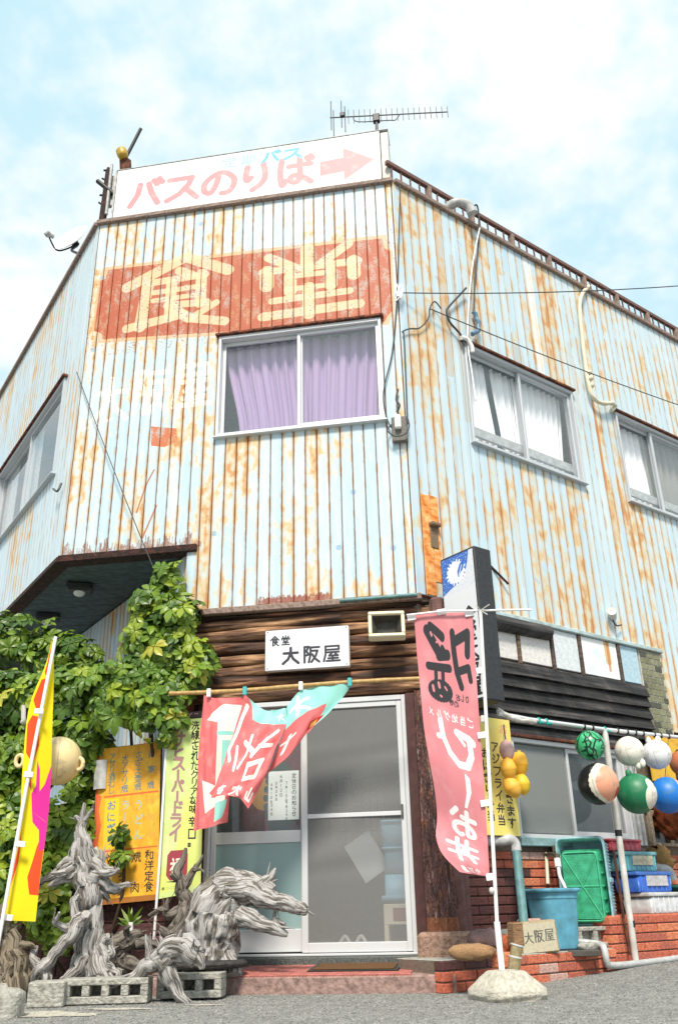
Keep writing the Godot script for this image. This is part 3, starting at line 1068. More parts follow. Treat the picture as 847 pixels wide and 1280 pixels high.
func build_shop():
	var shop := thing("corner_shop", "two-storey corner shop clad in rusty pale blue ribbed metal", "building", Vector3(-1.7, -0.22, 0))
	var tf := printed(front_texture(), 0.55)
	var tr := printed(right_texture(), 0.55)
	var tl := printed(cladding(6.0, 4.3, 150.0, 0.0, 0.1225, 61, 0.45).texture(), 0.5)
	tl.texture_repeat = true
	var uvF := func(x, y) -> Vector2: return fp(x, y) / Vector2(int(W * FRONT_PPM), int(4.92 * FRONT_PPM))
	var uvR := func(x, y) -> Vector2: return rp(x, y) / Vector2(int(7.0 * RIGHT_PPM), int(5.85 * RIGHT_PPM))
	var uvL := func(x, y) -> Vector2: return Vector2(-x / 6.0, (F_TOP - y) / 4.3)
	var win_f := hole(-1.923, -0.207, 4.64, 5.844)
	var win_r := hole(0.873, 2.64, 4.64, 5.862)
	var win_r2 := hole(3.45, 5.25, 4.64, 5.862)
	var win_l := hole(-3.5, -0.569, 4.658, 5.869)
	var cut := hole(-4.0, -2.12, 0.0, 3.51)
	var len_r := 7.0
	var len_l := 6.0
	# upper storey cladding
	clad(shop, FF, -W + 0.015, -0.02, func(x): return 3.505 if x < -2.12 else 2.85, 7.66, 0.1155, [win_f], tf, uvF)
	clad(shop, FR, 0.105, len_r, func(x): return 1.95 if x > 3.56 else 2.85, 7.66, 0.1225, [win_r, win_r2], tr, uvR)
	clad(shop, FL, -len_l, -0.10, func(_x): return 3.505, 7.66, 0.1225, [win_l], tl, uvL)
	strip(shop, FR, -0.006, 0.098, 2.85, 7.66, tr, uvR, "corner_trim")
	strip(shop, FL, -0.094, 0.006, 3.505, 7.66, tl, uvL, "corner_trim")
	wall(shop, "wall", FF, -W + 0.01, -0.01, 2.84, 7.62, -0.14, -0.017, [win_f, cut], M.seam)
	wall(shop, "wall", FR, 0.01, len_r, 1.95, 7.62, -0.14, -0.017, [win_r, win_r2, hole(0, 3.56, 0, 2.84)], M.seam)
	wall(shop, "wall", FL, -len_l, -0.01, 3.5, 7.62, -0.14, -0.017, [win_l], M.seam)
	# closing the far sides, roof and floors
	var a := RP(len_r, 0, -0.02)
	var c := Vector3(-W, 0, 0) + UL * len_l - NL * 0.02
	var foot := [Vector3(-W + 0.02, 0, -0.02), Vector3(-0.02, 0, -0.02), a, a - NR * 3.0, c - NL * 3.0, c]
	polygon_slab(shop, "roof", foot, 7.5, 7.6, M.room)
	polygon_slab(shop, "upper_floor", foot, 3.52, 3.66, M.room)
	var back := MB.new()
	for q in [[a, a - NR * 3.0], [a - NR * 3.0, c - NL * 3.0], [c - NL * 3.0, c]]:
		var p: Vector3 = q[0]
		var e: Vector3 = q[1]
		var dx := (e - p).normalized()
		back.box(Transform3D(Basis(dx, UP, dx.cross(UP)), (p + e) * 0.5 + UP * 3.65), Vector3((e - p).length(), 7.8, 0.1))
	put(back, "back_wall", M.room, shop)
	# coping along the top edge
	for q in [[FF, -W - 0.01, 0.0], [FR, 0.012, len_r], [FL, -len_l, -0.012]]:
		var b := MB.new()
		bar(b, q[0], q[1], q[2], 7.64, 7.70, -0.2, 0.045, 0.008)
		put(b, "roof_coping", M.coping, shop)
	# drip edges at the foot of the upper storey
	for q in [[FF, -1.99, 0.03, 2.79, 2.847, 0.03, M.coping], [FF, -W - 0.01, -2.06, 3.43, 3.502, 0.035, M.rust_dark], [FL, -len_l, -0.02, 3.45, 3.502, 0.03, M.rust_dark], [FR, 0.9, 3.56, 2.805, 2.848, 0.035, M.pale_blue]]:
		var b := MB.new()
		bar(b, q[0], q[1], q[2], q[3], q[4], -0.12, q[5], 0.006)
		put(b, "drip_edge", q[6], shop)
	# windows upstairs
	var wf := sliding_window(shop, FF, -1.923, -0.207, 4.64, 5.844, 0.5, M.alu)
	var purple := mat(Color(0.69, 0.60, 0.76), 0.9)
	curtain(wf, FF, -1.9, -1.05, -1.72, -1.0, 4.65, 5.83, -0.19, 7.0, purple)
	curtain(wf, FF, -1.08, -0.15, -1.08, -0.22, 4.65, 5.83, -0.2, 7.0, purple)
	var sheer := mat(Color(0.97, 0.97, 0.98), 0.9)
	var w1 := sliding_window(shop, FR, 0.873, 2.64, 4.64, 5.862, 0.5, M.alu_grey)
	curtain(w1, FR, 0.88, 1.38, 0.88, 1.46, 4.65, 5.84, -0.19, 6.0, sheer)
	curtain(w1, FR, 1.46, 1.8, 1.55, 1.8, 4.65, 5.84, -0.19, 3.0, sheer)
	curtain(w1, FR, 1.8, 2.62, 1.79, 2.55, 4.65, 5.84, -0.18, 8.0, sheer)
	var w2 := sliding_window(shop, FR, 3.45, 5.25, 4.64, 5.862, 0.42, M.alu_grey)
	curtain(w2, FR, 3.46, 4.25, 3.46, 4.22, 4.65, 5.84, -0.19, 6.0, sheer)
	curtain(w2, FR, 4.22, 5.24, 4.22, 5.24, 4.65, 5.84, -0.19, 7.0, mat(Color(0.62, 0.62, 0.6), 0.9, 0.0, T.fine, 2.0))
	for q in [[w1, 0.9, 2.62], [w2, 3.48, 5.2]]:
		var b := MB.new()
		bar(b, FR, q[1], q[2], 4.82, 4.93, -0.135, -0.1)
		put(b, "inner_rail", M.pvc_grey, q[0])
	var wl := sliding_window(shop, FL, -3.5, -0.569, 4.658, 5.869, 0.52, M.alu_grey)
	for q in [[-1.05, -0.6, -0.1], [-2.5, -1.75, -0.1], [-3.45, -2.85, -0.1]]:
		var b := MB.new()
		bar(b, FL, q[0], q[1], 4.7, 5.82, q[2] - 0.01, q[2])
		put(b, "grey_panel", M.pvc_grey, wl)
	# covered recess on the left: boarded soffit and its blue side wall
	var q0 := Vector3(-2.12, 0, 0)
	var fs := Transform3D(Basis(-UL, UP, NL), q0)
	var uvS := func(x, y) -> Vector2: return Vector2(-x / 6.0, y / 4.3)
	clad(shop, fs, -5.0, -0.02, func(_x): return 0.0, 3.44, 0.1225, [], tl, uvS)
	wall(shop, "wall", fs, -5.0, -0.005, -0.25, 3.45, -0.14, -0.017, [], M.seam)
	var slate := mat(Color(0.34, 0.41, 0.44), 0.8, 0.0, T.grime, 1.2)
	for k in 26:
		var z := -0.02 - k * 0.17
		var x := -W - (-z) * cos(ANGLE_L) / sin(ANGLE_L)
		var b := MB.new()
		b.box(at(Vector3(x + 0.665, 3.47 + rng.randf_range(-0.003, 0.003), z - 0.085)), Vector3(1.33, 0.02, 0.162), 0.005)
		put(b, "soffit_board", slate, shop)
	for p in [Vector3(-3.557, 3.420, -0.686), Vector3(-4.345, 3.420, -1.550)]:
		var b := MB.new()
		b.box(at(p + UP * 0.0, Basis(UP, 0.4)), Vector3(0.26, 0.09, 0.2), 0.02)
		var l := put(b, "soffit_lamp", M.black_worn, shop)
		var g := MB.new()
		g.blob(at(p - UP * 0.05), Vector3(0.06, 0.045, 0.06), 0.0, 1)
		put(g, "bulb", M.white_clean, l)
	build_front_ground_floor(shop)
	build_right_ground_floor(shop)


func build_front_ground_floor(shop: Node3D):
	var door := hole(-1.9, -0.17, -0.3, 1.975)
	wall(shop, "wall", FF, -2.1, -0.02, -0.25, 2.84, -0.3, -0.075, [door], M.rust_dark)
	# weathered boards over the door, rounded and uneven
	var burnt := mat(Color(1, 1, 1), 0.8, 0.0, noise_tex(31, 0.035, Color(0.1, 0.07, 0.055), Color(0.93, 0.74, 0.54), 512, 4, Color(0.36, 0.24, 0.17), 9.0, 1.0), 0.62, T.bwood, 1.0)
	var burnt2 := mat(Color(1, 1, 1), 0.8, 0.0, noise_tex(32, 0.035, Color(0.08, 0.06, 0.05), Color(0.8, 0.58, 0.42), 512, 4, Color(0.25, 0.16, 0.12), 9.0, 1.0), 0.55, T.bwood, 1.0)
	var y := 1.985
	var nb := 0
	while y < 2.79:
		var h := rng.randf_range(0.095, 0.125)
		h = minf(h, 2.795 - y)
		var sd := nb * 17 + 3
		var b := MB.new()
		var bulge := rng.randf_range(0.03, 0.05)
		b.grid(func(u, v) -> Vector3:
			var x := lerpf(-2.08, 0.09, u)
			var a: float = PI * (v - 0.5)
			var e := 0.011 * sin(x * 3.1 + sd) + 0.006 * sin(x * 7.7 + sd * 2.0)
			return Vector3(x, y + h * 0.5 + sin(a) * (h * 0.5 - 0.004) + e * (0.3 + 0.7 * v), -0.07 + cos(a) * (bulge + 0.01 * sin(x * 4.3 + sd))), 46, 7)
		put(b, "weathered_board", burnt if nb % 3 != 1 else burnt2, shop)
		y += h
		nb += 1
	# aluminium entrance: glazed leaf on the left, screen leaf on the right
	var fr := MB.new()
	bar(fr, FF, -1.9, -1.86, 0.0, 1.972, -0.16, -0.05)
	bar(fr, FF, -0.205, -0.17, 0.0, 1.972, -0.16, -0.05)
	bar(fr, FF, -1.86, -0.205, 1.93, 1.972, -0.16, -0.05)
	bar(fr, FF, -1.9, -0.17, -0.018, 0.0, -0.2, -0.03)
	put(fr, "door_frame", M.alu, shop)
	var g := MB.new()
	bar(g, FF, -1.858, -1.815, 0.012, 1.925, -0.135, -0.105)
	bar(g, FF, -1.09, -1.045, 0.012, 1.925, -0.135, -0.105)
	bar(g, FF, -1.815, -1.09, 0.82, 0.915, -0.135, -0.105)
	bar(g, FF, -1.815, -1.09, 0.012, 0.175, -0.135, -0.105)
	bar(g, FF, -1.815, -1.09, 1.875, 1.925, -0.135, -0.105)
	var gd := put(g, "glazed_door", M.alu, shop)
	var p := MB.new()
	p.quad(Vector3(-1.82, 0.91, -0.12), Vector3(-1.085, 0.91, -0.12), Vector3(-1.085, 1.88, -0.12), Vector3(-1.82, 1.88, -0.12))
	put(p, "pane", M.glass, gd)
	var fp_ := MB.new()
	bar(fp_, FF, -1.818, -1.087, 0.17, 0.825, -0.124, -0.118)
	put(fp_, "frosted_panel", mat(Color(0.56, 0.67, 0.67), 0.3), gd)
	var s := MB.new()
	bar(s, FF, -1.075, -1.025, 0.006, 1.928, -0.085, -0.06)
	bar(s, FF, -0.25, -0.207, 0.006, 1.928, -0.085, -0.06)
	bar(s, FF, -1.025, -0.25, 1.885, 1.928, -0.085, -0.06)
	bar(s, FF, -1.025, -0.25, 0.006, 0.075, -0.085, -0.06)
	bar(s, FF, -1.025, -0.25, 0.995, 1.03, -0.085, -0.06)
	var sd := put(s, "screen_door", M.alu, shop)
	var net := MB.new()
	net.grid(func(u, v) -> Vector3:
		var ripple := 0.006 * sin(v * 40.0 + 3.0 * u) * smoothstep(0.62, 0.5, absf(v - 0.45) * 2.0)
		return Vector3(lerpf(-1.03, -0.245, u), lerpf(1.89, 0.07, v), -0.074 + ripple), 14, 60)
	var mesh_m := StandardMaterial3D.new()
	mesh_m.albedo_color = Color(0.64, 0.65, 0.65, 0.46)
	mesh_m.roughness = 0.9
	mesh_m.transparency = BaseMaterial3D.TRANSPARENCY_ALPHA
	put(net, "insect_screen", mesh_m, sd)
	var latch := MB.new()
	bar(latch, FF, -0.247, -0.23, 0.97, 1.08, -0.06, -0.045)
	put(latch, "handle", M.alu_dark, sd)
	# threshold, stained concrete
	var th := MB.new()
	bar(th, FF, -1.98, -0.14, -0.24, -0.02, -0.3, -0.0, 0.01)
	put(th, "threshold", mat(Color(0.44, 0.47, 0.47), 0.9, 0.0, T.concrete, 2.5, T.bgrain), shop)
	# painted jambs either side; the right one is scabbed with rust
	var maroon := mat(Color(0.34, 0.2, 0.2), 0.7, 0.0, T.grime, 1.5)
	var j := MB.new()
	bar(j, FF, -1.985, -1.905, -0.22, 1.97, -0.12, 0.0, 0.008)
	put(j, "door_jamb", maroon, shop)
	var j2 := MB.new()
	bar(j2, FF, -0.165, -0.085, -0.2, 1.97, -0.12, 0.01, 0.006)
	put(j2, "door_jamb", maroon, shop)
	var j3 := MB.new()
	j3.grid(func(u, v) -> Vector3:
		var yy := lerpf(1.98, 0.12, v)
		return Vector3(lerpf(-0.085, 0.16, u), yy, 0.03 + 0.012 * sin(u * 9.0 + yy * 3.0) + 0.01 * sin(yy * 23.0 + u * 31.0) * smoothstep(1.4, 0.3, yy)), 12, 40)
	var pc := Canvas.new(128, 640, Color(0.36, 0.24, 0.23))
	pc.wear(Color(0.2, 0.12, 0.11), 0.8, 0.05, 5, 5.0, 0.45, 0.75)
	pc.wear(Color(0.56, 0.34, 0.22), 0.7, 0.05, 6, 3.0, 0.6, 0.8)
	pc.wear(Color(0.68, 0.6, 0.57), 0.7, 0.06, 7, 6.0, 0.7, 0.82)
	pc.wear(Color(0.13, 0.09, 0.08), 0.8, 0.12, 8, 1.0, 0.62, 0.75)
	pc.rect(0, 600, 128, 640, Color(0.6, 0.36, 0.2), 0.6)
	var pm := printed(pc.texture(), 0.7)
	pm.normal_enabled = true
	pm.normal_texture = T.bgrain
	pm.normal_scale = 0.6
	put(j3, "rusted_post", pm, shop)
	var j4 := MB.new()
	bar(j4, FF, 0.1, 0.22, 0.1, 2.8, -0.2, 0.022, 0.02)
	bar(j4, FR, 0.05, 0.36, 0.1, 2.3, -0.1, 0.02, 0.02)
	put(j4, "corner_post", mat(Color(0.46, 0.32, 0.31), 0.7, 0.0, T.grime, 1.5, T.bgrain, 0.3), shop)
	var pl := MB.new()
	pl.box(at(Vector3(0.055, -0.04, 0.1)), Vector3(0.4, 0.36, 0.36), 0.025)
	put(pl, "pier_base", mat(Color(0.66, 0.55, 0.48), 0.9, 0.0, T.brick, 1.4, T.bgrain, 0.4), shop)


func build_right_ground_floor(shop: Node3D):
	# core wall with the two window openings
	var wa := hole(0.98, 2.56, 0.82, 1.68)
	wall(shop, "wall", FR, 0.02, 3.7, -0.3, 2.84, -0.2, -0.03, [wa], M.mortar)
	wall(shop, "wall", FR, 3.56, 7.0, -0.3, 1.97, -0.2, -0.03, [], M.rust_dark)
	# bricks, the lower left ones painted dark
	var reds := []
	for c in [Color(0.88, 0.51, 0.39), Color(0.83, 0.46, 0.36), Color(0.93, 0.58, 0.43), Color(0.78, 0.45, 0.37)]:
		reds.append(mat(c, 0.85, 0.0, T.brick, 2.3, T.bgrain, 0.8))
	M.reds = reds
	M.brown_bricks = [mat(Color(0.44, 0.27, 0.26), 0.7, 0.0, T.brick, 2.3, T.bgrain, 0.6), mat(Color(0.38, 0.24, 0.24), 0.7, 0.0, T.brick, 2.3, T.bgrain, 0.6)]
	M.pale_brick = mat(Color(0.86, 0.72, 0.68), 0.9, 0.0, T.brick, 2.6, T.bgrain, 0.8)
	lay_bricks(shop, FR, 0.24, 3.7, -0.03, 0.745, -0.03, 0.0, func(s, y) -> Material:
		if y > 0.67 and s < 1.3 and s > 0.8: return M.pale_brick
		var dark: float = 0.62 - 0.38 * maxf(s - 0.75, 0.0) + 0.05 * sin(s * 9.0)
		if y < dark and s < 1.25: return M.brown_bricks[rng.randi() % 2] if rng.randf() > 0.1 else M.reds[1]
		return M.reds[rng.randi() % 4], [])
	# window: two sashes, teal sill
	var sl := MB.new()
	bar(sl, FR, 0.96, 1.78, 0.765, 0.835, -0.1, 0.06, 0.006)
	put(sl, "window_sill", mat(Color(0.6, 0.76, 0.8), 0.5, 0.0, T.grime, 2.0), shop)
	var w := sliding_window(shop, FR, 0.98, 2.56, 0.83, 1.68, 0.5, M.alu)
	var net := StandardMaterial3D.new()
	net.albedo_color = Color(0.55, 0.57, 0.57, 0.78)
	net.roughness = 0.9
	net.transparency = BaseMaterial3D.TRANSPARENCY_ALPHA
	var sc := MB.new()
	bar(sc, FR, 1.03, 1.72, 0.88, 1.63, -0.012, -0.01)
	put(sc, "insect_screen", net, w)
	var fold := MB.new()
	for k in 7:
		bar(fold, FR, 2.57 + k * 0.034, 2.598 + k * 0.034, 0.8, 1.66, -0.03, -0.01 + 0.02 * (k % 2), 0.004)
	put(fold, "folding_shutter", M.pvc_grey, shop)
	var fl := mat(Color(0.5, 0.44, 0.38), 0.85, 0.0, T.wood, 1.2)
	var bd := MB.new()
	bar(bd, FR, 2.82, 3.55, 1.14, 1.32, -0.03, 0.02, 0.006)
	put(bd, "plank", fl, shop)
	var lw := MB.new()
	bar(lw, FR, 2.86, 2.9, 0.8, 1.13, -0.03, 0.02)
	bar(lw, FR, 3.14, 3.2, 0.8, 1.13, -0.03, 0.02)
	bar(lw, FR, 2.9, 3.14, 1.08, 1.13, -0.03, 0.02)
	bar(lw, FR, 2.9, 3.14, 0.8, 0.83, -0.03, 0.02)
	bar(lw, FR, 3.36, 3.42, 0.8, 1.13, -0.03, 0.02)
	bar(lw, FR, 3.2, 3.36, 0.8, 0.83, -0.03, 0.02)
	var lf := put(lw, "low_window_frame", mat(Color(0.72, 0.68, 0.6), 0.8, 0.0, T.brick, 2.0), shop)
	var lp := MB.new()
	bar(lp, FR, 2.9, 3.14, 0.83, 1.08, -0.02, -0.015)
	put(lp, "pane", mat(Color(0.3, 0.33, 0.35), 0.2, 0.0, T.brick, 2.0), lf)
	# blackened overlapping boards
	var black := mat(Color(1, 1, 1), 0.7, 0.0, noise_tex(33, 0.035, Color(0.05, 0.05, 0.055), Color(0.42, 0.4, 0.39), 512, 4, Color(0.14, 0.135, 0.14), 9.0, 1.0), 0.55, T.bwood, 0.7)
	M.black_wood = black
	var ys := [1.72, 1.82, 1.93, 2.045, 2.16, 2.275, 2.4]
	for k in ys.size() - 1:
		var b := MB.new()
		var s1 := 3.15 if k > 0 else 2.9
		var y0: float = ys[k] - 0.015
		var y1: float = ys[k + 1]
		var ph := k * 2.7
		b.grid(func(u, v) -> Vector3:
			var s := lerpf(0.36, s1, u)
			var tl: float = 0.055 * (1.0 - v) if v < 0.999 else -0.03
			if v < 0.001: tl = -0.02
			var yy: float = y0 + 0.004 * sin(s * 5.0 + ph) + (0.0 if v < 0.16 else (y1 - y0) * (v - 0.15) / 0.85)
			return FR * Vector3(s, yy + 0.07 * (s / 3.15 - 0.6) * 0.5, 0.006 + tl), 40, 12)
		put(b, "blackened_board", black, shop)
	# patched panels above them, dark studs between
	var pc := [Color(0.93, 0.92, 0.91), Color(0.94, 0.93, 0.92), Color(0.9, 0.93, 0.95), Color(0.92, 0.93, 0.93), Color(0.74, 0.86, 0.92)]
	var pe := [[0.9, 1.22], [1.265, 1.7], [1.75, 2.13], [2.18, 2.76], [2.81, 3.12]]
	var stud := mat(Color(0.42, 0.36, 0.33), 0.85, 0.0, T.wood, 1.5)
	for k in 5:
		var b := MB.new()
		bar(b, FR, pe[k][0], pe[k][1], 2.41, 2.8, -0.03, 0.0)
		var m := mat(pc[k], 0.8, 0.0, T.fine, 0.5)
		if k == 3:
			var cv := Canvas.new(128, 96, pc[3])
			cv.wear(Color(0.75, 0.85, 0.9), 0.6, 0.02, 5)
			cv.line(Vector2(92, -5), Vector2(94, 52), 20, Color(0.8, 0.58, 0.34), 0.7)
			cv.line(Vector2(96, -5), Vector2(95, 75), 9, Color(0.7, 0.45, 0.22), 0.6)
			m = printed(cv.texture(), 0.8)
			b = MB.new()
			b.box(FR * at(Vector3(2.47, 2.605, -0.015)), Vector3(0.58, 0.39, 0.03), 0.004, func(q) -> Vector2: return Vector2(q.x / 0.58 + 0.5, 0.5 - q.y / 0.39))
		put(b, "wall_panel", m, shop)
	for s in [1.22, 1.705, 2.135, 2.765]:
		var b := MB.new()
		bar(b, FR, s, s + 0.042, 2.38, 2.8, -0.03, 0.018)
		put(b, "stud", stud if s > 1.5 else mat(Color(0.55, 0.46, 0.38), 0.85, 0.0, T.wood, 1.5), shop)
	var lg := MB.new()
	lg.tube([FR * Vector3(0.3, 2.72, 0.02), FR * Vector3(0.9, 2.725, 0.02), FR * Vector3(1.67, 2.74, 0.02)], 0.075, 12, true, func(i, a): return 1.0 + 0.05 * sin(a * 5.0 + i))
	put(lg, "round_log", black, shop)
	# olive tiles at the end of the wall
	var ti := [mat(Color(0.55, 0.55, 0.42), 0.35, 0.0, T.grime, 4.0), mat(Color(0.5, 0.5, 0.37), 0.35, 0.0, T.grime, 4.0), mat(Color(0.32, 0.32, 0.24), 0.35, 0.0, T.grime, 4.0), mat(Color(0.6, 0.6, 0.48), 0.35, 0.0, T.grime, 4.0)]
	var gb := MB.new()
	bar(gb, FR, 3.15, 3.545, 1.9, 2.82, -0.03, 0.0)
	put(gb, "tile_bed", M.white, shop)
	var row := 0
	var yy := 1.905
	while yy < 2.8:
		var s := 3.154 - (0.06 if row % 2 else 0.0)
		while s < 3.54:
			var s0 := maxf(s, 3.154)
			var s1 := minf(s + 0.116, 3.542)
			if s1 - s0 > 0.02:
				var b := MB.new()
				bar(b, FR, s0, s1, yy, yy + 0.06, -0.002, 0.007, 0.003)
				put(b, "tile", ti[2] if rng.randf() < 0.14 else ti[[0, 1, 3, 0][rng.randi() % 4]], shop)
			s += 0.124
		yy += 0.068
		row += 1


func lay_bricks(parent: Node3D, frame: Transform3D, x0: float, x1: float, y0: float, y1: float, z0: float, z1: float, pick: Callable, holes: Array, blen := 0.205, bh := 0.06):
	var row := 0
	var y := y0
	while y < y1 - 0.02:
		var x := x0 - (blen * 0.5 if row % 2 else 0.0)
		while x < x1 - 0.01:
			var a := maxf(x, x0)
			var e := minf(x + blen, x1)
			var open := false
			for q in holes:
				open = open or q.has_point(Vector2((a + e) * 0.5, y + bh * 0.5))
			if e - a > 0.03 and not open:
				var b := MB.new()
				var jz := rng.randf_range(-0.002, 0.004)
				bar(b, frame, a, e, y, minf(y + bh, y1), z0, z1 + jz, 0.005)
				put(b, "brick", pick.call((a + e) * 0.5, y + bh * 0.5), parent)
			x += blen + 0.009
		y += bh + 0.009
		row += 1


func build_low_walls():
	# entrance step with the red rubber mat's concrete under it
	var st := MB.new()
	st.prism([Vector2(-0.002, -0.3), Vector2(0.6, -0.3), Vector2(0.6, -0.124), Vector2(0.588, -0.112), Vector2(-0.002, -0.08)], 2.26, Transform3D(Basis(Vector3(0, 0, 1), UP, Vector3(-1, 0, 0)), Vector3(0.14, 0, 0)))
	var step := thing("entrance_step", "low concrete step with faded maroon front below the door", "step", Vector3(-0.99, -0.22, 0.3))
	put(st, "step_block", mat(Color(0.68, 0.57, 0.55), 0.9, 0.0, T.concrete, 1.0, T.bgrain, 0.3), step)
	# low brick bench at the right of the door
	var low := thing("low_brick_bench", "low two-course brick bench under the water bucket and name stone", "bench", RP(0.5, -0.2, 0.3))
	var core := MB.new()
	bar(core, FR, -0.43, 1.44, -0.3, -0.032, 0.02, 0.49)
	put(core, "core", M.mortar, low)
	var fb := Transform3D(FR.basis, NR * 0.5)
	lay_bricks(low, fb, -0.44, 1.44, -0.225, -0.03, -0.09, 0.0, func(s, y) -> Material:
		if s < 0.1: return M.brown_bricks[1] if rng.randf() < 0.45 else M.reds[1]
		return M.pale_brick if rng.randf() < 0.33 and s > 0.4 else M.reds[rng.randi() % 4], [])
	var cp := MB.new()
	bar(cp, FR, -0.43, 1.43, -0.032, -0.022, 0.0, 0.48, 0.004)
	put(cp, "capping", M.concrete, low)
	# taller bench farther along
	var high := thing("tall_brick_bench", "taller brick bench below the window holding storage boxes", "bench", RP(2.6, -0.2, 0.2))
	var hc := MB.new()
	bar(hc, FR, 1.47, 4.6, -0.3, 0.2, 0.0, 0.44)
	put(hc, "core", M.mortar, high)
	var fh := Transform3D(FR.basis, NR * 0.455)
	lay_bricks(high, fh, 1.46, 4.6, -0.2, 0.21, -0.09, 0.0, func(_s, _y) -> Material: return M.reds[rng.randi() % 4], [])
	var fe := Transform3D(Basis(NR, UP, -UR), RP(1.46, 0, 0))
	lay_bricks(high, fe, 0.0, 0.37, -0.02, 0.21, -0.09, 0.0, func(_s, _y) -> Material: return M.reds[rng.randi() % 4], [])
	var hp := MB.new()
	bar(hp, FR, 1.48, 4.6, 0.2, 0.212, 0.0, 0.44, 0.004)
	put(hp, "capping", M.reds[0], high)
	# dark brick plinth under the menu board
	var pl := thing("dark_brick_plinth", "dark brown brick plinth behind the driftwood left of the door", "wall", Vector3(-3.0, -0.22, 0.0))
	var pc := MB.new()
	bar(pc, FF, -4.6, -1.99, -0.3, 0.5, -0.12, 0.08)
	put(pc, "core", M.mortar, pl)
	lay_bricks(pl, FF, -4.4, -1.99, -0.22, 0.5, 0.02, 0.095, func(_s, _y) -> Material: return M.brown_bricks[rng.randi() % 2], [], 0.24, 0.085)

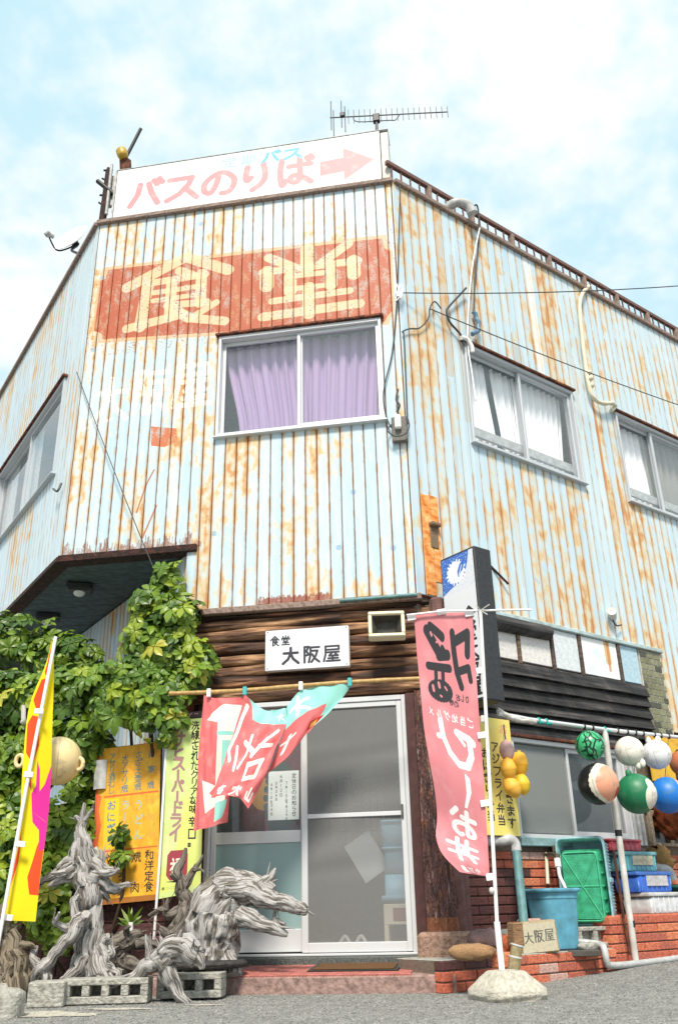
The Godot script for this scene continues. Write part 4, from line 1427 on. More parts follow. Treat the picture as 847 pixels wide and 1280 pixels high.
# ---------------------------------------------------------------- on the roof
func build_roof_things():
	# bus-stop board with a pink arrow
	var c := Canvas.new(1024, 292, Color(0.9, 0.9, 0.9))
	var sp := func(x, y) -> Vector2: return Vector2((x + 3.36) / 3.23 * 1024.0, (8.62 - y) / 0.92 * 292.0)
	var pink := Color(0.88, 0.56, 0.58)
	c.row("バスのりば", sp.call(-3.2, 8.4), Vector2(136, 136), 146, 24, pink)
	c.row("定期", sp.call(-2.03, 8.56), Vector2(60, 52), 72, 7, Color(0.6, 0.8, 0.9))
	c.row("バス", sp.call(-1.55, 8.56), Vector2(74, 56), 84, 13, Color(0.36, 0.68, 0.84))
	c.poly([sp.call(-0.84, 8.27), sp.call(-0.56, 8.29), sp.call(-0.56, 8.44), sp.call(-0.2, 8.19), sp.call(-0.56, 7.93), sp.call(-0.56, 8.07), sp.call(-0.84, 8.05)], pink)
	c.wear(Color(0.88, 0.88, 0.87), 0.2, 0.02, 9, 1.0, 0.55, 0.8)
	var sg := thing("rooftop_sign", "long white bus-stop signboard with pink arrow on the roof edge", "sign", Vector3(-1.7, 7.7, -0.2))
	var b := MB.new()
	b.box(at(Vector3(-1.745, 8.16, -0.27)), Vector3(3.23, 0.92, 0.24), 0.006)
	put(b, "sign_box", M.white, sg)
	var f := MB.new()
	f.quad(Vector3(-3.355, 7.705, -0.147), Vector3(-0.135, 7.705, -0.147), Vector3(-0.135, 8.615, -0.147), Vector3(-3.355, 8.615, -0.147))
	put(f, "sign_face", printed(c.texture(), 0.5), sg)
	var e := MB.new()
	e.box(at(Vector3(-0.078, 8.15, -0.24)), Vector3(0.09, 0.9, 0.16), 0.006)
	put(e, "end_panel", M.white, sg)
	var tr := MB.new()
	bar(tr, FF, -3.37, -0.03, 8.62, 8.635, -0.4, -0.14)
	bar(tr, FF, -3.385, -3.362, 7.7, 8.635, -0.4, -0.14)
	put(tr, "sign_trim", M.pvc_grey, sg)
	# rusty railing along the right edge
	M.rust_pale = mat(Color(0.5, 0.38, 0.35), 0.85, 0.0, T.brick, 2.0)
	var rl := thing("roof_railing", "rusty brown iron railing along the right roof edge", "railing", RP(3.3, 7.7, -0.1))
	var top := MB.new()
	bar(top, FR, 0.02, 6.9, 8.03, 8.09, -0.14, -0.09, 0.006)
	put(top, "top_rail", M.rust_pale, rl)
	var low := MB.new()
	bar(low, FR, 0.02, 6.9, 7.74, 7.77, -0.13, -0.1, 0.004)
	put(low, "bottom_rail", M.rust_pale, rl)
	for k in 48:
		var s := 0.1 + k * 0.14
		var p := MB.new()
		if k % 5 == 4:
			bar(p, FR, s - 0.025, s + 0.025, 7.68, 8.04, -0.15, -0.08)
		else:
			bar(p, FR, s - 0.009, s + 0.009, 7.77, 8.04, -0.125, -0.105)
		put(p, "post" if k % 5 == 4 else "baluster", M.coping if k % 5 == 4 else M.rust_pale, rl)
	# television aerial
	var an := thing("television_aerial", "thin grey many-element television aerial above the roof sign", "antenna", Vector3(-0.25, 7.6, -1.2))
	var ms := MB.new()
	ms.tube([Vector3(-0.25, 7.55, -1.2), Vector3(-0.25, 9.98, -1.2)], 0.02, 8)
	put(ms, "mast", M.alu_dark, an)
	var p0 := Vector3(-0.88, 10.15, -1.2)
	var p1 := Vector3(0.70, 9.92, -1.2)
	var bm := MB.new()
	bm.tube([p0, p1], 0.009, 6)
	bm.tube(curve([p0.lerp(p1, 0.2), p0.lerp(p1, 0.24) - UP * 0.1, p0.lerp(p1, 0.5) - UP * 0.1, p0.lerp(p1, 0.56) - UP * 0.1, p0.lerp(p1, 0.6)], 4), 0.007, 6)
	put(bm, "boom", M.alu_dark, an)
	var cl := MB.new()
	cl.box(at(Vector3(-0.25, 10.0, -1.2)), Vector3(0.09, 0.14, 0.07), 0.01)
	cl.box(at(p0.lerp(p1, 0.11) + UP * 0.04), Vector3(0.07, 0.08, 0.05), 0.01)
	put(cl, "clamp", M.black, an)
	for k in 19:
		var q := p0.lerp(p1, 0.16 + 0.84 * k / 18.0)
		var el := MB.new()
		var h := lerpf(0.13, 0.1, k / 18.0)
		el.tube([q - UP * h, q + UP * h], 0.0045, 5)
		put(el, "element", M.alu_dark, an)
	for q in [[0.01, 0.27, 0.04], [0.03, 0.24, -0.1], [0.1, 0.25, 0.06], [0.13, 0.24, -0.04]]:
		var m := p0.lerp(p1, q[0]) + Vector3(0, q[2], 0)
		var el := MB.new()
		el.tube([m - UP * q[1], m + UP * q[1]], 0.007, 5)
		put(el, "reflector", M.alu_dark, an)
	# satellite dish over the left wall
	var dc := Vector3(-4.307, 8.408, -0.914)
	var ds := thing("satellite_dish", "small white satellite dish above the left roof edge", "satellite dish", dc - UP * 0.35)
	var eye := (Vector3(0.52, 0.33, 7.43) - dc).normalized()
	var slant := Vector3(-0.5, 0.8, -0.1)
	var nrm := ((slant - eye * slant.dot(eye)).normalized() + eye * 0.3).normalized()
	var sx := nrm.cross(Vector3(0, 0, 1)).normalized()
	var bs := Basis(sx, nrm, sx.cross(nrm))
	var di := MB.new()
	di.lathe(Transform3D(bs, dc), [Vector2(0.0, -0.05), Vector2(0.1, -0.043), Vector2(0.2, -0.02), Vector2(0.25, 0.0), Vector2(0.254, 0.006), Vector2(0.25, 0.01), Vector2(0.2, -0.008), Vector2(0.1, -0.032), Vector2(0.0, -0.04)], 28)
	put(di, "dish", M.white_clean, ds)
	var ar := MB.new()
	var lnb := dc + nrm * 0.2 - sx * 0.22
	ar.tube(curve([dc - nrm * 0.1, dc - nrm * 0.09 - sx * 0.12, dc - sx * 0.25 - nrm * 0.02, lnb], 5), 0.011, 7)
	put(ar, "feed_arm", M.black_worn, ds)
	var hd := MB.new()
	hd.box(Transform3D(bs, lnb), Vector3(0.08, 0.07, 0.06), 0.015)
	hd.tube([lnb, lnb - nrm * 0.07 + sx * 0.04], 0.03, 10)
	put(hd, "feed_horn", M.pvc_grey, ds)
	var br := MB.new()
	br.tube(curve([dc - nrm * 0.05, dc - nrm * 0.12 + sx * 0.02, dc - UP * 0.24 + sx * 0.04, Vector3(-3.911, 7.734, -0.521)], 5), 0.018, 8)
	br.box(Transform3D(bs, dc - nrm * 0.09), Vector3(0.09, 0.08, 0.08), 0.015)
	put(br, "bracket", M.black, ds)
	# yellow lamp and iron arm behind the sign's left end
	var l0 := Vector3(-3.400, 8.934, -0.350)
	var lt := thing("roof_lamp", "yellow lamp with a dark slanting iron arm at the sign's left end", "lamp", l0)
	var st := MB.new()
	st.tube([Vector3(-3.325, 8.535, -0.350), Vector3(-3.372, 8.982, -0.350)], 0.07, 8, true, func(i, a): return 1.0 + 0.15 * sin(a * 3.0 + i))
	put(st, "stub", M.rust, lt)
	var arm := MB.new()
	arm.tube([Vector3(-3.402, 8.961, -0.350), Vector3(-3.209, 9.514, -0.350)], 0.028, 4)
	put(arm, "arm", M.black_worn, lt)
	var yl := MB.new()
	yl.lathe(Transform3D(Basis(Vector3(0, 0, 1), 0.35), Vector3(-3.391, 9.050, -0.280)), [Vector2(0, -0.08), Vector2(0.05, -0.08), Vector2(0.07, -0.03), Vector2(0.07, 0.05), Vector2(0.04, 0.085), Vector2(0, 0.09)], 16)
	put(yl, "lamp_shade", mat(Color(0.85, 0.7, 0.25), 0.4, 0.0, T.grime, 2.0), lt)
	# rusted post with pegs left of the sign
	var pp := thing("rusted_roof_post", "rusted iron post with short pegs at the left roof corner", "post", Vector3(-3.560, 8.019, -0.300))
	var po := MB.new()
	po.tube([Vector3(-3.568, 7.996, -0.300), Vector3(-3.551, 8.833, -0.300)], 0.05, 4)
	put(po, "upright", M.rust_dark, pp)
	var wp := MB.new()
	wp.tube([Vector3(-3.516, 8.081, -0.280), Vector3(-3.515, 8.886, -0.280)], 0.02, 8)
	put(wp, "conduit", M.pvc_grey, pp)
	var ps := MB.new()
	ps.box(at(Vector3(-3.522, 8.507, -0.350)), Vector3(0.1, 0.5, 0.05), 0.01)
	put(ps, "bracket_plate", M.white, pp)
	for q in [[Vector3(-3.550, 8.819, -0.300), Vector3(-3.625, 8.834, -0.300), 0.014], [Vector3(-3.543, 8.633, -0.300), Vector3(-3.634, 8.703, -0.300), 0.014], [Vector3(-3.555, 8.413, -0.300), Vector3(-3.640, 8.429, -0.300), 0.014], [Vector3(-3.559, 8.234, -0.300), Vector3(-3.640, 8.313, -0.300), 0.014], [Vector3(-3.450, 8.407, -0.300), Vector3(-3.668, 8.621, -0.250), 0.03]]:
		var pg := MB.new()
		pg.tube([q[0], q[1]], q[2], 5)
		put(pg, "peg", M.black, pp)


# ---------------------------------------------------------------- wires, pipes and fittings on the walls
func build_wall_fittings():
	var gp := thing("gooseneck_vent_pipe", "grey bent vent pipe over the right roof edge", "pipe", RP(1.0, 7.6, 0.0))
	var g := MB.new()
	g.tube(curve([RP(0.92, 7.66, -0.3), RP(0.9, 7.80, -0.1), RP(0.95, 7.86, 0.02), RP(1.06, 7.84, 0.1), RP(1.12, 7.72, 0.12)], 5), 0.055, 12)
	put(g, "pipe", M.pvc_grey, gp)
	var rr := MB.new()
	rr.tube([RP(1.105, 7.77, 0.115), RP(1.12, 7.715, 0.12)], 0.062, 12)
	put(rr, "pipe_end", M.pvc_grey, gp)
	var wire := func(called, label, pts, r, m):
		var b := MB.new()
		b.tube(pts, r, 6)
		tag(put(b, called, m), label, "cable")
	wire.call("dangling_line", "thin white cord hanging down past the first right window", curve([Vector3(0.928, 7.574, -0.828), Vector3(0.780, 6.885, -0.746), Vector3(0.663, 5.949, -0.637), Vector3(0.672, 5.433, -0.632), Vector3(0.681, 5.132, -0.627)], 5), 0.009, M.white_clean)
	wire.call("hanging_cable", "dark looped cable from the vent pipe to a blue connector", curve([Vector3(0.845, 7.778, -0.741), Vector3(0.920, 7.923, -0.820), Vector3(0.934, 7.763, -0.863), Vector3(0.886, 7.320, -0.871), Vector3(0.808, 6.802, -0.789), Vector3(0.758, 6.294, -0.723)], 5), 0.011, M.cable)
	wire.call("hooked_cable", "thick dark cable stub hooked on the wall under the vent pipe", curve([Vector3(0.698, 6.594, -0.644), Vector3(0.609, 6.438, -0.566), Vector3(0.495, 6.236, -0.461), Vector3(0.465, 6.143, -0.429), Vector3(0.489, 6.022, -0.454), Vector3(0.587, 5.915, -0.543), Vector3(0.619, 5.788, -0.576)], 5), 0.013, M.cable)
	wire.call("corner_cable", "thin dark cable running down the wall corner to the junction box", curve([Vector3(0.085, 7.552, 0.040), Vector3(0.029, 6.808, 0.030), Vector3(-0.024, 6.079, 0.030), Vector3(-0.106, 5.399, 0.030), Vector3(-0.213, 4.937, 0.040), Vector3(-0.188, 4.617, 0.040), Vector3(-0.116, 4.471, 0.050)], 5), 0.007, M.cable)
	wire.call("looped_cable", "dark cable looping from the wall corner to the right", curve([Vector3(0.005, 4.534, 0.067), Vector3(0.021, 5.532, 0.021), Vector3(0.011, 5.623, 0.032), Vector3(0.081, 5.705, -0.042), Vector3(0.175, 5.771, -0.140), Vector3(0.270, 5.939, -0.225), Vector3(0.295, 6.078, -0.236), Vector3(0.349, 6.196, -0.293), Vector3(0.409, 6.129, -0.342)], 5), 0.008, M.cable)
	wire.call("power_line", "overhead wire stretched from the corner across the right wall to the sky", sag(Vector3(-0.012, 6.103, 0.050), Vector3(3.794, 7.209, -1.949), 0.06), 0.006, M.cable)
	wire.call("power_line", "second overhead wire slanting down across the right wall above the windows", sag(Vector3(0.294, 6.057, -0.222), Vector3(3.863, 6.055, -3.326), 0.05), 0.006, M.cable)
	wire.call("left_wire", "thin wire slanting across the left front down to the shrub", sag(Vector3(-3.486, 5.606, 0.040), Vector3(-2.436, 3.252, 0.120), 0.03), 0.005, M.cable)
	var co := thing("blue_connector", "blue and white taped cable joint hanging above the first right window", "cable joint", Vector3(0.782, 6.169, -0.748))
	var cb := MB.new()
	cb.tube(curve([Vector3(0.760, 6.317, -0.725), Vector3(0.794, 6.197, -0.745), Vector3(0.783, 6.074, -0.734), Vector3(0.718, 5.992, -0.665)], 4), 0.026, 8, true, func(i, a): return 1.0 + 0.3 * sin(i * 1.9 + a))
	put(cb, "tape", mat(Color(0.45, 0.62, 0.75), 0.4, 0.0, T.brick, 5.0), co)
	var cw := MB.new()
	cw.tube(curve([Vector3(0.592, 5.866, -0.534), Vector3(0.651, 5.880, -0.595), Vector3(0.695, 5.802, -0.627), Vector3(0.698, 5.741, -0.644)], 4), 0.024, 8)
	put(cw, "plug", M.white_clean, co)
	var jb := thing("junction_box", "small grey junction box on the wall corner with tangled wires", "junction box", Vector3(-0.093, 4.425, 0.000))
	var jm := MB.new()
	jm.box(at(Vector3(-0.075, 4.5, 0.035)), Vector3(0.15, 0.27, 0.05), 0.008)
	put(jm, "box", mat(Color(0.5, 0.5, 0.48), 0.7, 0.0, T.brick, 3.0), jb)
	var jc := MB.new()
	jc.box(at(Vector3(-0.085, 4.56, 0.085)), Vector3(0.06, 0.15, 0.05), 0.012)
	put(jc, "insulator", M.white_clean, jb)
	var jw := MB.new()
	jw.tube(curve([Vector3(-0.15, 4.55, 0.06), Vector3(-0.19, 4.48, 0.08), Vector3(-0.12, 4.4, 0.1), Vector3(-0.02, 4.41, 0.1), Vector3(0.02, 4.5, 0.08), Vector3(0.01, 4.6, 0.05)], 5), 0.007, 6)
	jw.tube(curve([Vector3(-0.09, 4.68, 0.06), Vector3(-0.06, 4.75, 0.07), Vector3(-0.09, 4.82, 0.06), Vector3(-0.07, 4.95, 0.04)], 5), 0.01, 6)
	put(jw, "wiring", M.cable, jb)
	var tw := MB.new()
	for k in 5:
		tw.tube(curve([Vector3(-0.034, 6.196, 0.040) + Vector3(0.02 * k, 0.02 * (k % 2), 0.01), Vector3(-0.014, 6.035, 0.060) + Vector3(0.03 * sin(k * 2.0), -0.03 * (k % 3), 0.02), Vector3(0.048, 6.135, 0.050) + Vector3(0, 0.03 * (k % 2), 0)], 4), 0.006, 5)
	tag(put(tw, "wire_knot", M.white_clean), "white wire knot tying the overhead wire to the corner", "wire tie")
	# beige trunking that drops from the roof to the second right window
	var tk := thing("air_duct", "beige wrapped duct running down from the roof to the second right window", "duct", RP(3.0, 5.8, 0.05))
	var tb := MB.new()
	tb.tube(curve([Vector3(2.334, 7.767, -2.446), Vector3(2.198, 7.493, -2.232), Vector3(2.129, 7.233, -2.159), Vector3(2.097, 6.784, -2.126), Vector3(2.078, 6.358, -2.106), Vector3(2.077, 6.002, -2.090), Vector3(2.118, 5.867, -2.118), Vector3(2.216, 5.840, -2.208), Vector3(2.355, 5.909, -2.353), Vector3(2.400, 5.903, -2.429), Vector3(2.340, 5.830, -2.409)], 5), 0.027, 8, true, func(i, a): return 1.0 + 0.1 * sin(i * 1.3 + a * 2.0))
	put(tb, "duct", M.beige, tk)
	for p in [Vector3(2.097, 6.222, -2.097), Vector3(2.102, 6.040, -2.102), Vector3(2.104, 6.135, -2.090)]:
		var q := MB.new()
		q.blob(at(p), Vector3(0.04, 0.035, 0.035), 0.3, 3, 12)
		put(q, "tape_wrap", M.beige, tk)
	var wl := thing("wall_light", "tiny round lamp fixture low on the right cladding", "lamp", Vector3(1.922, 3.156, -2.015))
	var w := MB.new()
	w.tube([Vector3(1.921, 3.093, -2.014), Vector3(1.901, 3.119, -1.862)], 0.045, 12)
	put(w, "lamp_shade", M.white, wl)
	var w2 := MB.new()
	w2.tube(curve([Vector3(1.909, 3.050, -1.958), Vector3(1.939, 2.983, -1.946), Vector3(2.005, 3.015, -2.044)], 4), 0.008, 6)
	put(w2, "wire", M.cable, wl)
	# rusted replacement strip with an old bracket near the corner
	var rs := thing("rusted_bracket_plate", "bare orange rusted plate with an old bracket at the wall corner", "plate", RP(0.22, 2.87, 0))
	var pb := MB.new()
	bar(pb, FR, 0.112, 0.222, 2.86, 3.86, -0.002, 0.007, 0.003)
	bar(pb, FR, 0.23, 0.32, 3.0, 3.87, -0.002, 0.006, 0.003)
	put(pb, "plate", mat(Color(0.95, 0.8, 0.62), 0.85, 0.0, noise_tex(35, 0.02, Color(0.72, 0.42, 0.22), Color(1, 1, 0.95), 256, 5, Color(0.95, 0.74, 0.5)), 2.0), rs)
	var kb := MB.new()
	bar(kb, FR, 0.19, 0.29, 3.33, 3.56, 0.0, 0.014)
	bar(kb, FR, 0.18, 0.3, 3.54, 3.58, 0.0, 0.06, 0.01)
	put(kb, "bracket", mat(Color(0.55, 0.48, 0.38), 0.8, 0.0, T.brick, 3.0), rs)
	var pc := MB.new()
	pc.tube([Vector3(-0.698, 2.818, 0.050), Vector3(-0.004, 2.822, 0.050)], 0.016, 8)
	tag(put(pc, "conduit_pipe", M.pvc_teal), "thin pale blue conduit along the foot of the front cladding", "pipe")
	var hk := MB.new()
	hk.tube(curve([Vector3(-3.584, 4.358, -0.098), Vector3(-3.607, 4.261, -0.079), Vector3(-3.703, 4.339, -0.167)], 4), 0.012, 6)
	tag(put(hk, "wall_hook", M.alu_dark), "small bent iron hook below the left window", "hook")
	var h2 := MB.new()
	h2.tube([Vector3(0.663, 3.310, -0.695), Vector3(0.822, 3.141, -0.790)], 0.012, 6)
	tag(put(h2, "iron_stay", M.rust_dark), "short dark iron stay from the cladding to the projecting sign", "bracket")


# ---------------------------------------------------------------- signs
func build_signs():
	# projecting box sign at the corner
	var sb := thing("projecting_sign", "tall dark-framed projecting box sign with a blue emblem on white", "sign", RP(0.23, 1.81, 0.38))
	var bx := MB.new()
	bar(bx, FR, 0.131, 0.335, 1.812, 3.137, 0.17, 0.6, 0.01)
	put(bx, "sign_box", M.black_worn, sb)
	var cv := Canvas.new(172, 512, Color(0.86, 0.87, 0.89))
	var blue := Color(0.2, 0.4, 0.74)
	cv.poly([Vector2(0, 0), Vector2(150, 0), Vector2(140, 40), Vector2(122, 78), Vector2(95, 103), Vector2(55, 112), Vector2(0, 132)], blue)
	cv.wear(Color(0.7, 0.78, 0.9), 0.9, 0.11, 4, 1.0, 0.66, 0.75)
	cv.rect(0, 134, 172, 512, Color(0.86, 0.87, 0.89))
	for k in 40:
		var an := TAU * k / 40.0
		cv.line(Vector2(76, 62), Vector2(76, 62) + Vector2(cos(an) * 50, sin(an) * 44) * (0.9 + 0.12 * sin(k * 2.7)), 8, Color(0.9, 0.92, 0.95))
	cv.poly([Vector2(84, 84), Vector2(84, 60), Vector2(98, 38), Vector2(122, 22), Vector2(120, 46), Vector2(112, 62), Vector2(98, 70), Vector2(92, 84)], blue)
	cv.line(Vector2(86, 84), Vector2(108, 44), 4, Color(0.9, 0.92, 0.95))
	cv.column("食堂大阪屋", Vector2(96, 200), 62, 60, 9, Color(0.12, 0.12, 0.13))
	var fc := MB.new()
	fc.quad(RP(0.128, 1.84, 0.19), RP(0.128, 1.84, 0.582), RP(0.128, 3.115, 0.582), RP(0.128, 3.115, 0.19))
	put(fc, "sign_face", printed(cv.texture(), 0.4), sb)
	# name board over the door
	var nb := thing("shop_name_board", "small white shop name board with black lettering above the door", "sign", Vector3(-1.0, 2.22, 0.02))
	var n := MB.new()
	n.box(at(Vector3(-0.997, 2.404, 0.02)), Vector3(0.75, 0.365, 0.07), 0.008)
	put(n, "board", M.white_clean, nb)
	var nc := Canvas.new(512, 248, Color(0.87, 0.88, 0.9))
	nc.glyph("食", Vector2(28, 38), Vector2(58, 62), 8, Color(0.16, 0.17, 0.2))
	nc.glyph("堂", Vector2(96, 38), Vector2(58, 62), 8, Color(0.16, 0.17, 0.2))
	nc.glyph("大", Vector2(104, 112), Vector2(106, 106), 17, Color(0.2, 0.2, 0.23))
	nc.glyph("阪", Vector2(232, 112), Vector2(106, 106), 14, Color(0.2, 0.2, 0.23))
	nc.glyph("屋", Vector2(356, 112), Vector2(108, 106), 13, Color(0.2, 0.2, 0.23))
	for p in [Vector2(12, 10), Vector2(500, 10), Vector2(12, 238), Vector2(500, 238)]:
		nc.disc(p, 4, Color(0.3, 0.3, 0.3))
	var nf := MB.new()
	nf.quad(Vector3(-1.366, 2.225, 0.058), Vector3(-0.628, 2.225, 0.058), Vector3(-0.628, 2.583, 0.058), Vector3(-1.366, 2.583, 0.058))
	put(nf, "sign_face", printed(nc.texture(), 0.4), nb)
	# cream horn loudspeaker
	var sk := thing("loudspeaker", "cream boxy horn loudspeaker on the boards above the door", "loudspeaker", Vector3(-0.27, 2.39, 0.1))
	var bs := Basis(UP, 0.12) * Basis(Vector3(1, 0, 0), -0.1)
	var sxf := Transform3D(bs, Vector3(-0.275, 2.505, 0.16))
	var s := MB.new()
	bar(s, sxf, -0.155, 0.155, 0.085, 0.115, -0.02, 0.1, 0.008)
	bar(s, sxf, -0.155, 0.155, -0.115, -0.085, -0.02, 0.1, 0.008)
	bar(s, sxf, -0.155, -0.125, -0.085, 0.085, -0.02, 0.1, 0.008)
	bar(s, sxf, 0.125, 0.155, -0.085, 0.085, -0.02, 0.1, 0.008)
	var cream := mat(Color(0.92, 0.89, 0.77), 0.45)
	put(s, "housing", cream, sk)
	var s2 := MB.new()
	loft(s2, sxf * Transform3D(Basis(Vector3(1, 0, 0), PI / 2), Vector3.ZERO), [[0.02, 0.153, 0.113], [-0.06, 0.13, 0.09], [-0.15, 0.07, 0.06], [-0.15, 0.0, 0.0]], 0.25)
	bar(s2, sxf, -0.13, 0.13, -0.09, 0.09, -0.03, -0.02)
	put(s2, "horn_body", cream, sk)
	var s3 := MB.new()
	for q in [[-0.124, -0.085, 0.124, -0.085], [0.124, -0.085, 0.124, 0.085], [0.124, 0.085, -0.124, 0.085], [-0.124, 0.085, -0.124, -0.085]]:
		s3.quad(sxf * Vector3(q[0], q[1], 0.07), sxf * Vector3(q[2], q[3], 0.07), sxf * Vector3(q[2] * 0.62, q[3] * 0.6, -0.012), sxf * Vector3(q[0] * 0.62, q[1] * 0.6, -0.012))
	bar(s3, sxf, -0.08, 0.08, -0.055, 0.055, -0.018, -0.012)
	put(s3, "horn_mouth", mat(Color(0.33, 0.32, 0.3), 0.7, 0.0, T.grime, 3.0), sk)  # mouth coloured dark grey to stand for the shade inside the horn
	# yellow and orange menu board
	var mc := Canvas.new(470, 1024, Color(0.90, 0.66, 0.16))
	mc.wear(Color(0.93, 0.76, 0.25), 0.8, 0.01, 3)
	mc.wear(Color(0.82, 0.52, 0.13), 0.5, 0.02, 8, 2.0)
	mc.rect(0, 0, 14, 1024, Color(0.72, 0.25, 0.16), 0.8)
	mc.poly([Vector2(0, 300), Vector2(46, 330), Vector2(30, 420), Vector2(52, 520), Vector2(26, 700), Vector2(0, 720)], Color(0.82, 0.33, 0.2), 0.8)
	mc.rect(60, 330, 460, 342, Color(0.8, 0.3, 0.2), 0.75)
	mc.rect(60, 688, 460, 698, Color(0.8, 0.3, 0.2), 0.7)
	mc.rect(72, 352, 176, 680, Color(0.95, 0.77, 0.14))
	var steel := Color(0.4, 0.5, 0.52)
	mc.column("アサリ酒むし", Vector2(88, 40), 52, 46, 6, steel)
	mc.column("大アサリ焼", Vector2(184, 60), 52, 52, 6, steel)
	mc.column("さざえ壷焼", Vector2(282, 44), 52, 55, 6, steel)
	mc.column("貝族焼", Vector2(376, 50), 52, 106, 6, steel)
	mc.column("おにぎり", Vector2(92, 366), 60, 76, 8, Color(0.38, 0.52, 0.6))
	mc.column("ラ|メン", Vector2(192, 372), 62, 76, 7, Color(0.55, 0.7, 0.72))
	mc.column("うどん", Vector2(288, 380), 62, 98, 7, Color(0.58, 0.72, 0.72))
	mc.column("中めん", Vector2(382, 370), 56, 100, 5, Color(0.78, 0.6, 0.3), false, 0.8)
	var ink := Color(0.2, 0.18, 0.14)
	mc.column("やきそば", Vector2(86, 716), 58, 72, 7, ink)
	mc.column("丼いろいろ", Vector2(182, 720), 54, 56, 6, ink)
	mc.column("焼", Vector2(280, 716), 66, 70, 7, ink)
	mc.column("肉", Vector2(274, 900), 70, 70, 7, ink)
	mc.column("和洋定食", Vector2(374, 712), 62, 66, 7, ink)
	mc.rect(0, 990, 470, 1024, Color(0.5, 0.26, 0.15), 0.6)
	var mt := Transform3D(Basis(Vector3(0, 0, 1), 0.062) * Basis(Vector3(1, 0, 0), -0.05), Vector3(-2.5, 1.01, 0.15))
	var mb := thing("menu_board", "faded yellow menu board with handwritten dishes beside the shrub", "menu board", Vector3(-2.48, 0.39, 0.16))
	var m := MB.new()
	m.box(mt, Vector3(0.575, 1.25, 0.03), 0.004)
	put(m, "board", M.rust_dark, mb)
	var mf := MB.new()
	mf.quad(mt * Vector3(-0.283, -0.62, 0.0175), mt * Vector3(0.283, -0.62, 0.0175), mt * Vector3(0.283, 0.62, 0.0175), mt * Vector3(-0.283, 0.62, 0.0175))
	put(mf, "menu_face", printed(mc.texture(), 0.55), mb)
	var mp := MB.new()
	mp.grid(func(u, v) -> Vector3: return mt * Vector3(-0.3 + 0.11 * u, 0.52 - 0.24 * v, 0.03 + 0.025 * sin(PI * u)), 8, 2)
	put(mp, "plastic_sleeve", M.pvc_grey, mb)
	# pale yellow takeaway sign at the corner
	var yc := Canvas.new(256, 700, Color(0.92, 0.84, 0.45))
	yc.wear(Color(0.95, 0.88, 0.55), 0.7, 0.01, 6)
	yc.column("お弁当", Vector2(168, 30), 62, 110, 7, Color(0.9, 0.62, 0.52), false, 0.8)
	yc.column("できます", Vector2(168, 380), 62, 72, 8, Color(0.14, 0.14, 0.12))
	yc.column("アジフライ弁当", Vector2(88, 150), 62, 72, 8, Color(0.14, 0.14, 0.12))
	yc.column("おにぎり弁当", Vector2(10, 190), 62, 74, 8, Color(0.14, 0.14, 0.12))
	var ys := thing("takeaway_sign", "pale yellow takeaway sign hung behind the orange fishing floats", "sign", RP(0.68, 0.83, 0.15))
	var yb := MB.new()
	bar(yb, FR, 0.45, 0.845, 0.83, 1.79, 0.13, 0.15, 0.004)
	put(yb, "board", mat(Color(0.9, 0.82, 0.45), 0.5, 0.0, T.grime, 2.0), ys)
	var yf := MB.new()
	yf.quad(RP(0.452, 0.832, 0.153), RP(0.843, 0.832, 0.153), RP(0.843, 1.788, 0.153), RP(0.452, 1.788, 0.153))
	put(yf, "sign_face", printed(yc.texture(), 0.5), ys)
	# yellow board behind the balls
	var oc := Canvas.new(256, 200, Color(0.85, 0.68, 0.2))
	oc.glyph("食", Vector2(90, 60), Vector2(120, 130), 20, Color(0.12, 0.11, 0.1))
	oc.wear(Color(0.75, 0.5, 0.2), 0.6, 0.02, 2)
	var og := thing("yellow_wall_sign", "yellow sign with one black character behind the hanging balls", "sign", RP(3.2, 1.45, 0.1))
	var ob := MB.new()
	bar(ob, FR, 2.9, 3.75, 1.4, 1.86, 0.08, 0.1)
	put(ob, "board", mat(Color(0.85, 0.68, 0.2), 0.6), og)
	var of := MB.new()
	of.quad(RP(2.902, 1.402, 0.103), RP(3.748, 1.402, 0.103), RP(3.748, 1.858, 0.103), RP(2.902, 1.858, 0.103))
	put(of, "sign_face", printed(oc.texture(), 0.6), og)

# ---------------------------------------------------------------- cloth banners
func along(pts: Array, k: float) -> Vector3:
	var x := clampf(k, 0.0, 1.0) * (pts.size() - 1)
	var i := mini(int(x), pts.size() - 2)
	return pts[i].cubic_interpolate(pts[i + 1], pts[maxi(i - 1, 0)], pts[mini(i + 2, pts.size() - 1)], x - i)


func cloth_mat(tex: Texture2D) -> StandardMaterial3D:
	var m := printed(tex, 0.9)
	m.backlight_enabled = true
	m.backlight = Color(0.35, 0.35, 0.35)
	return m


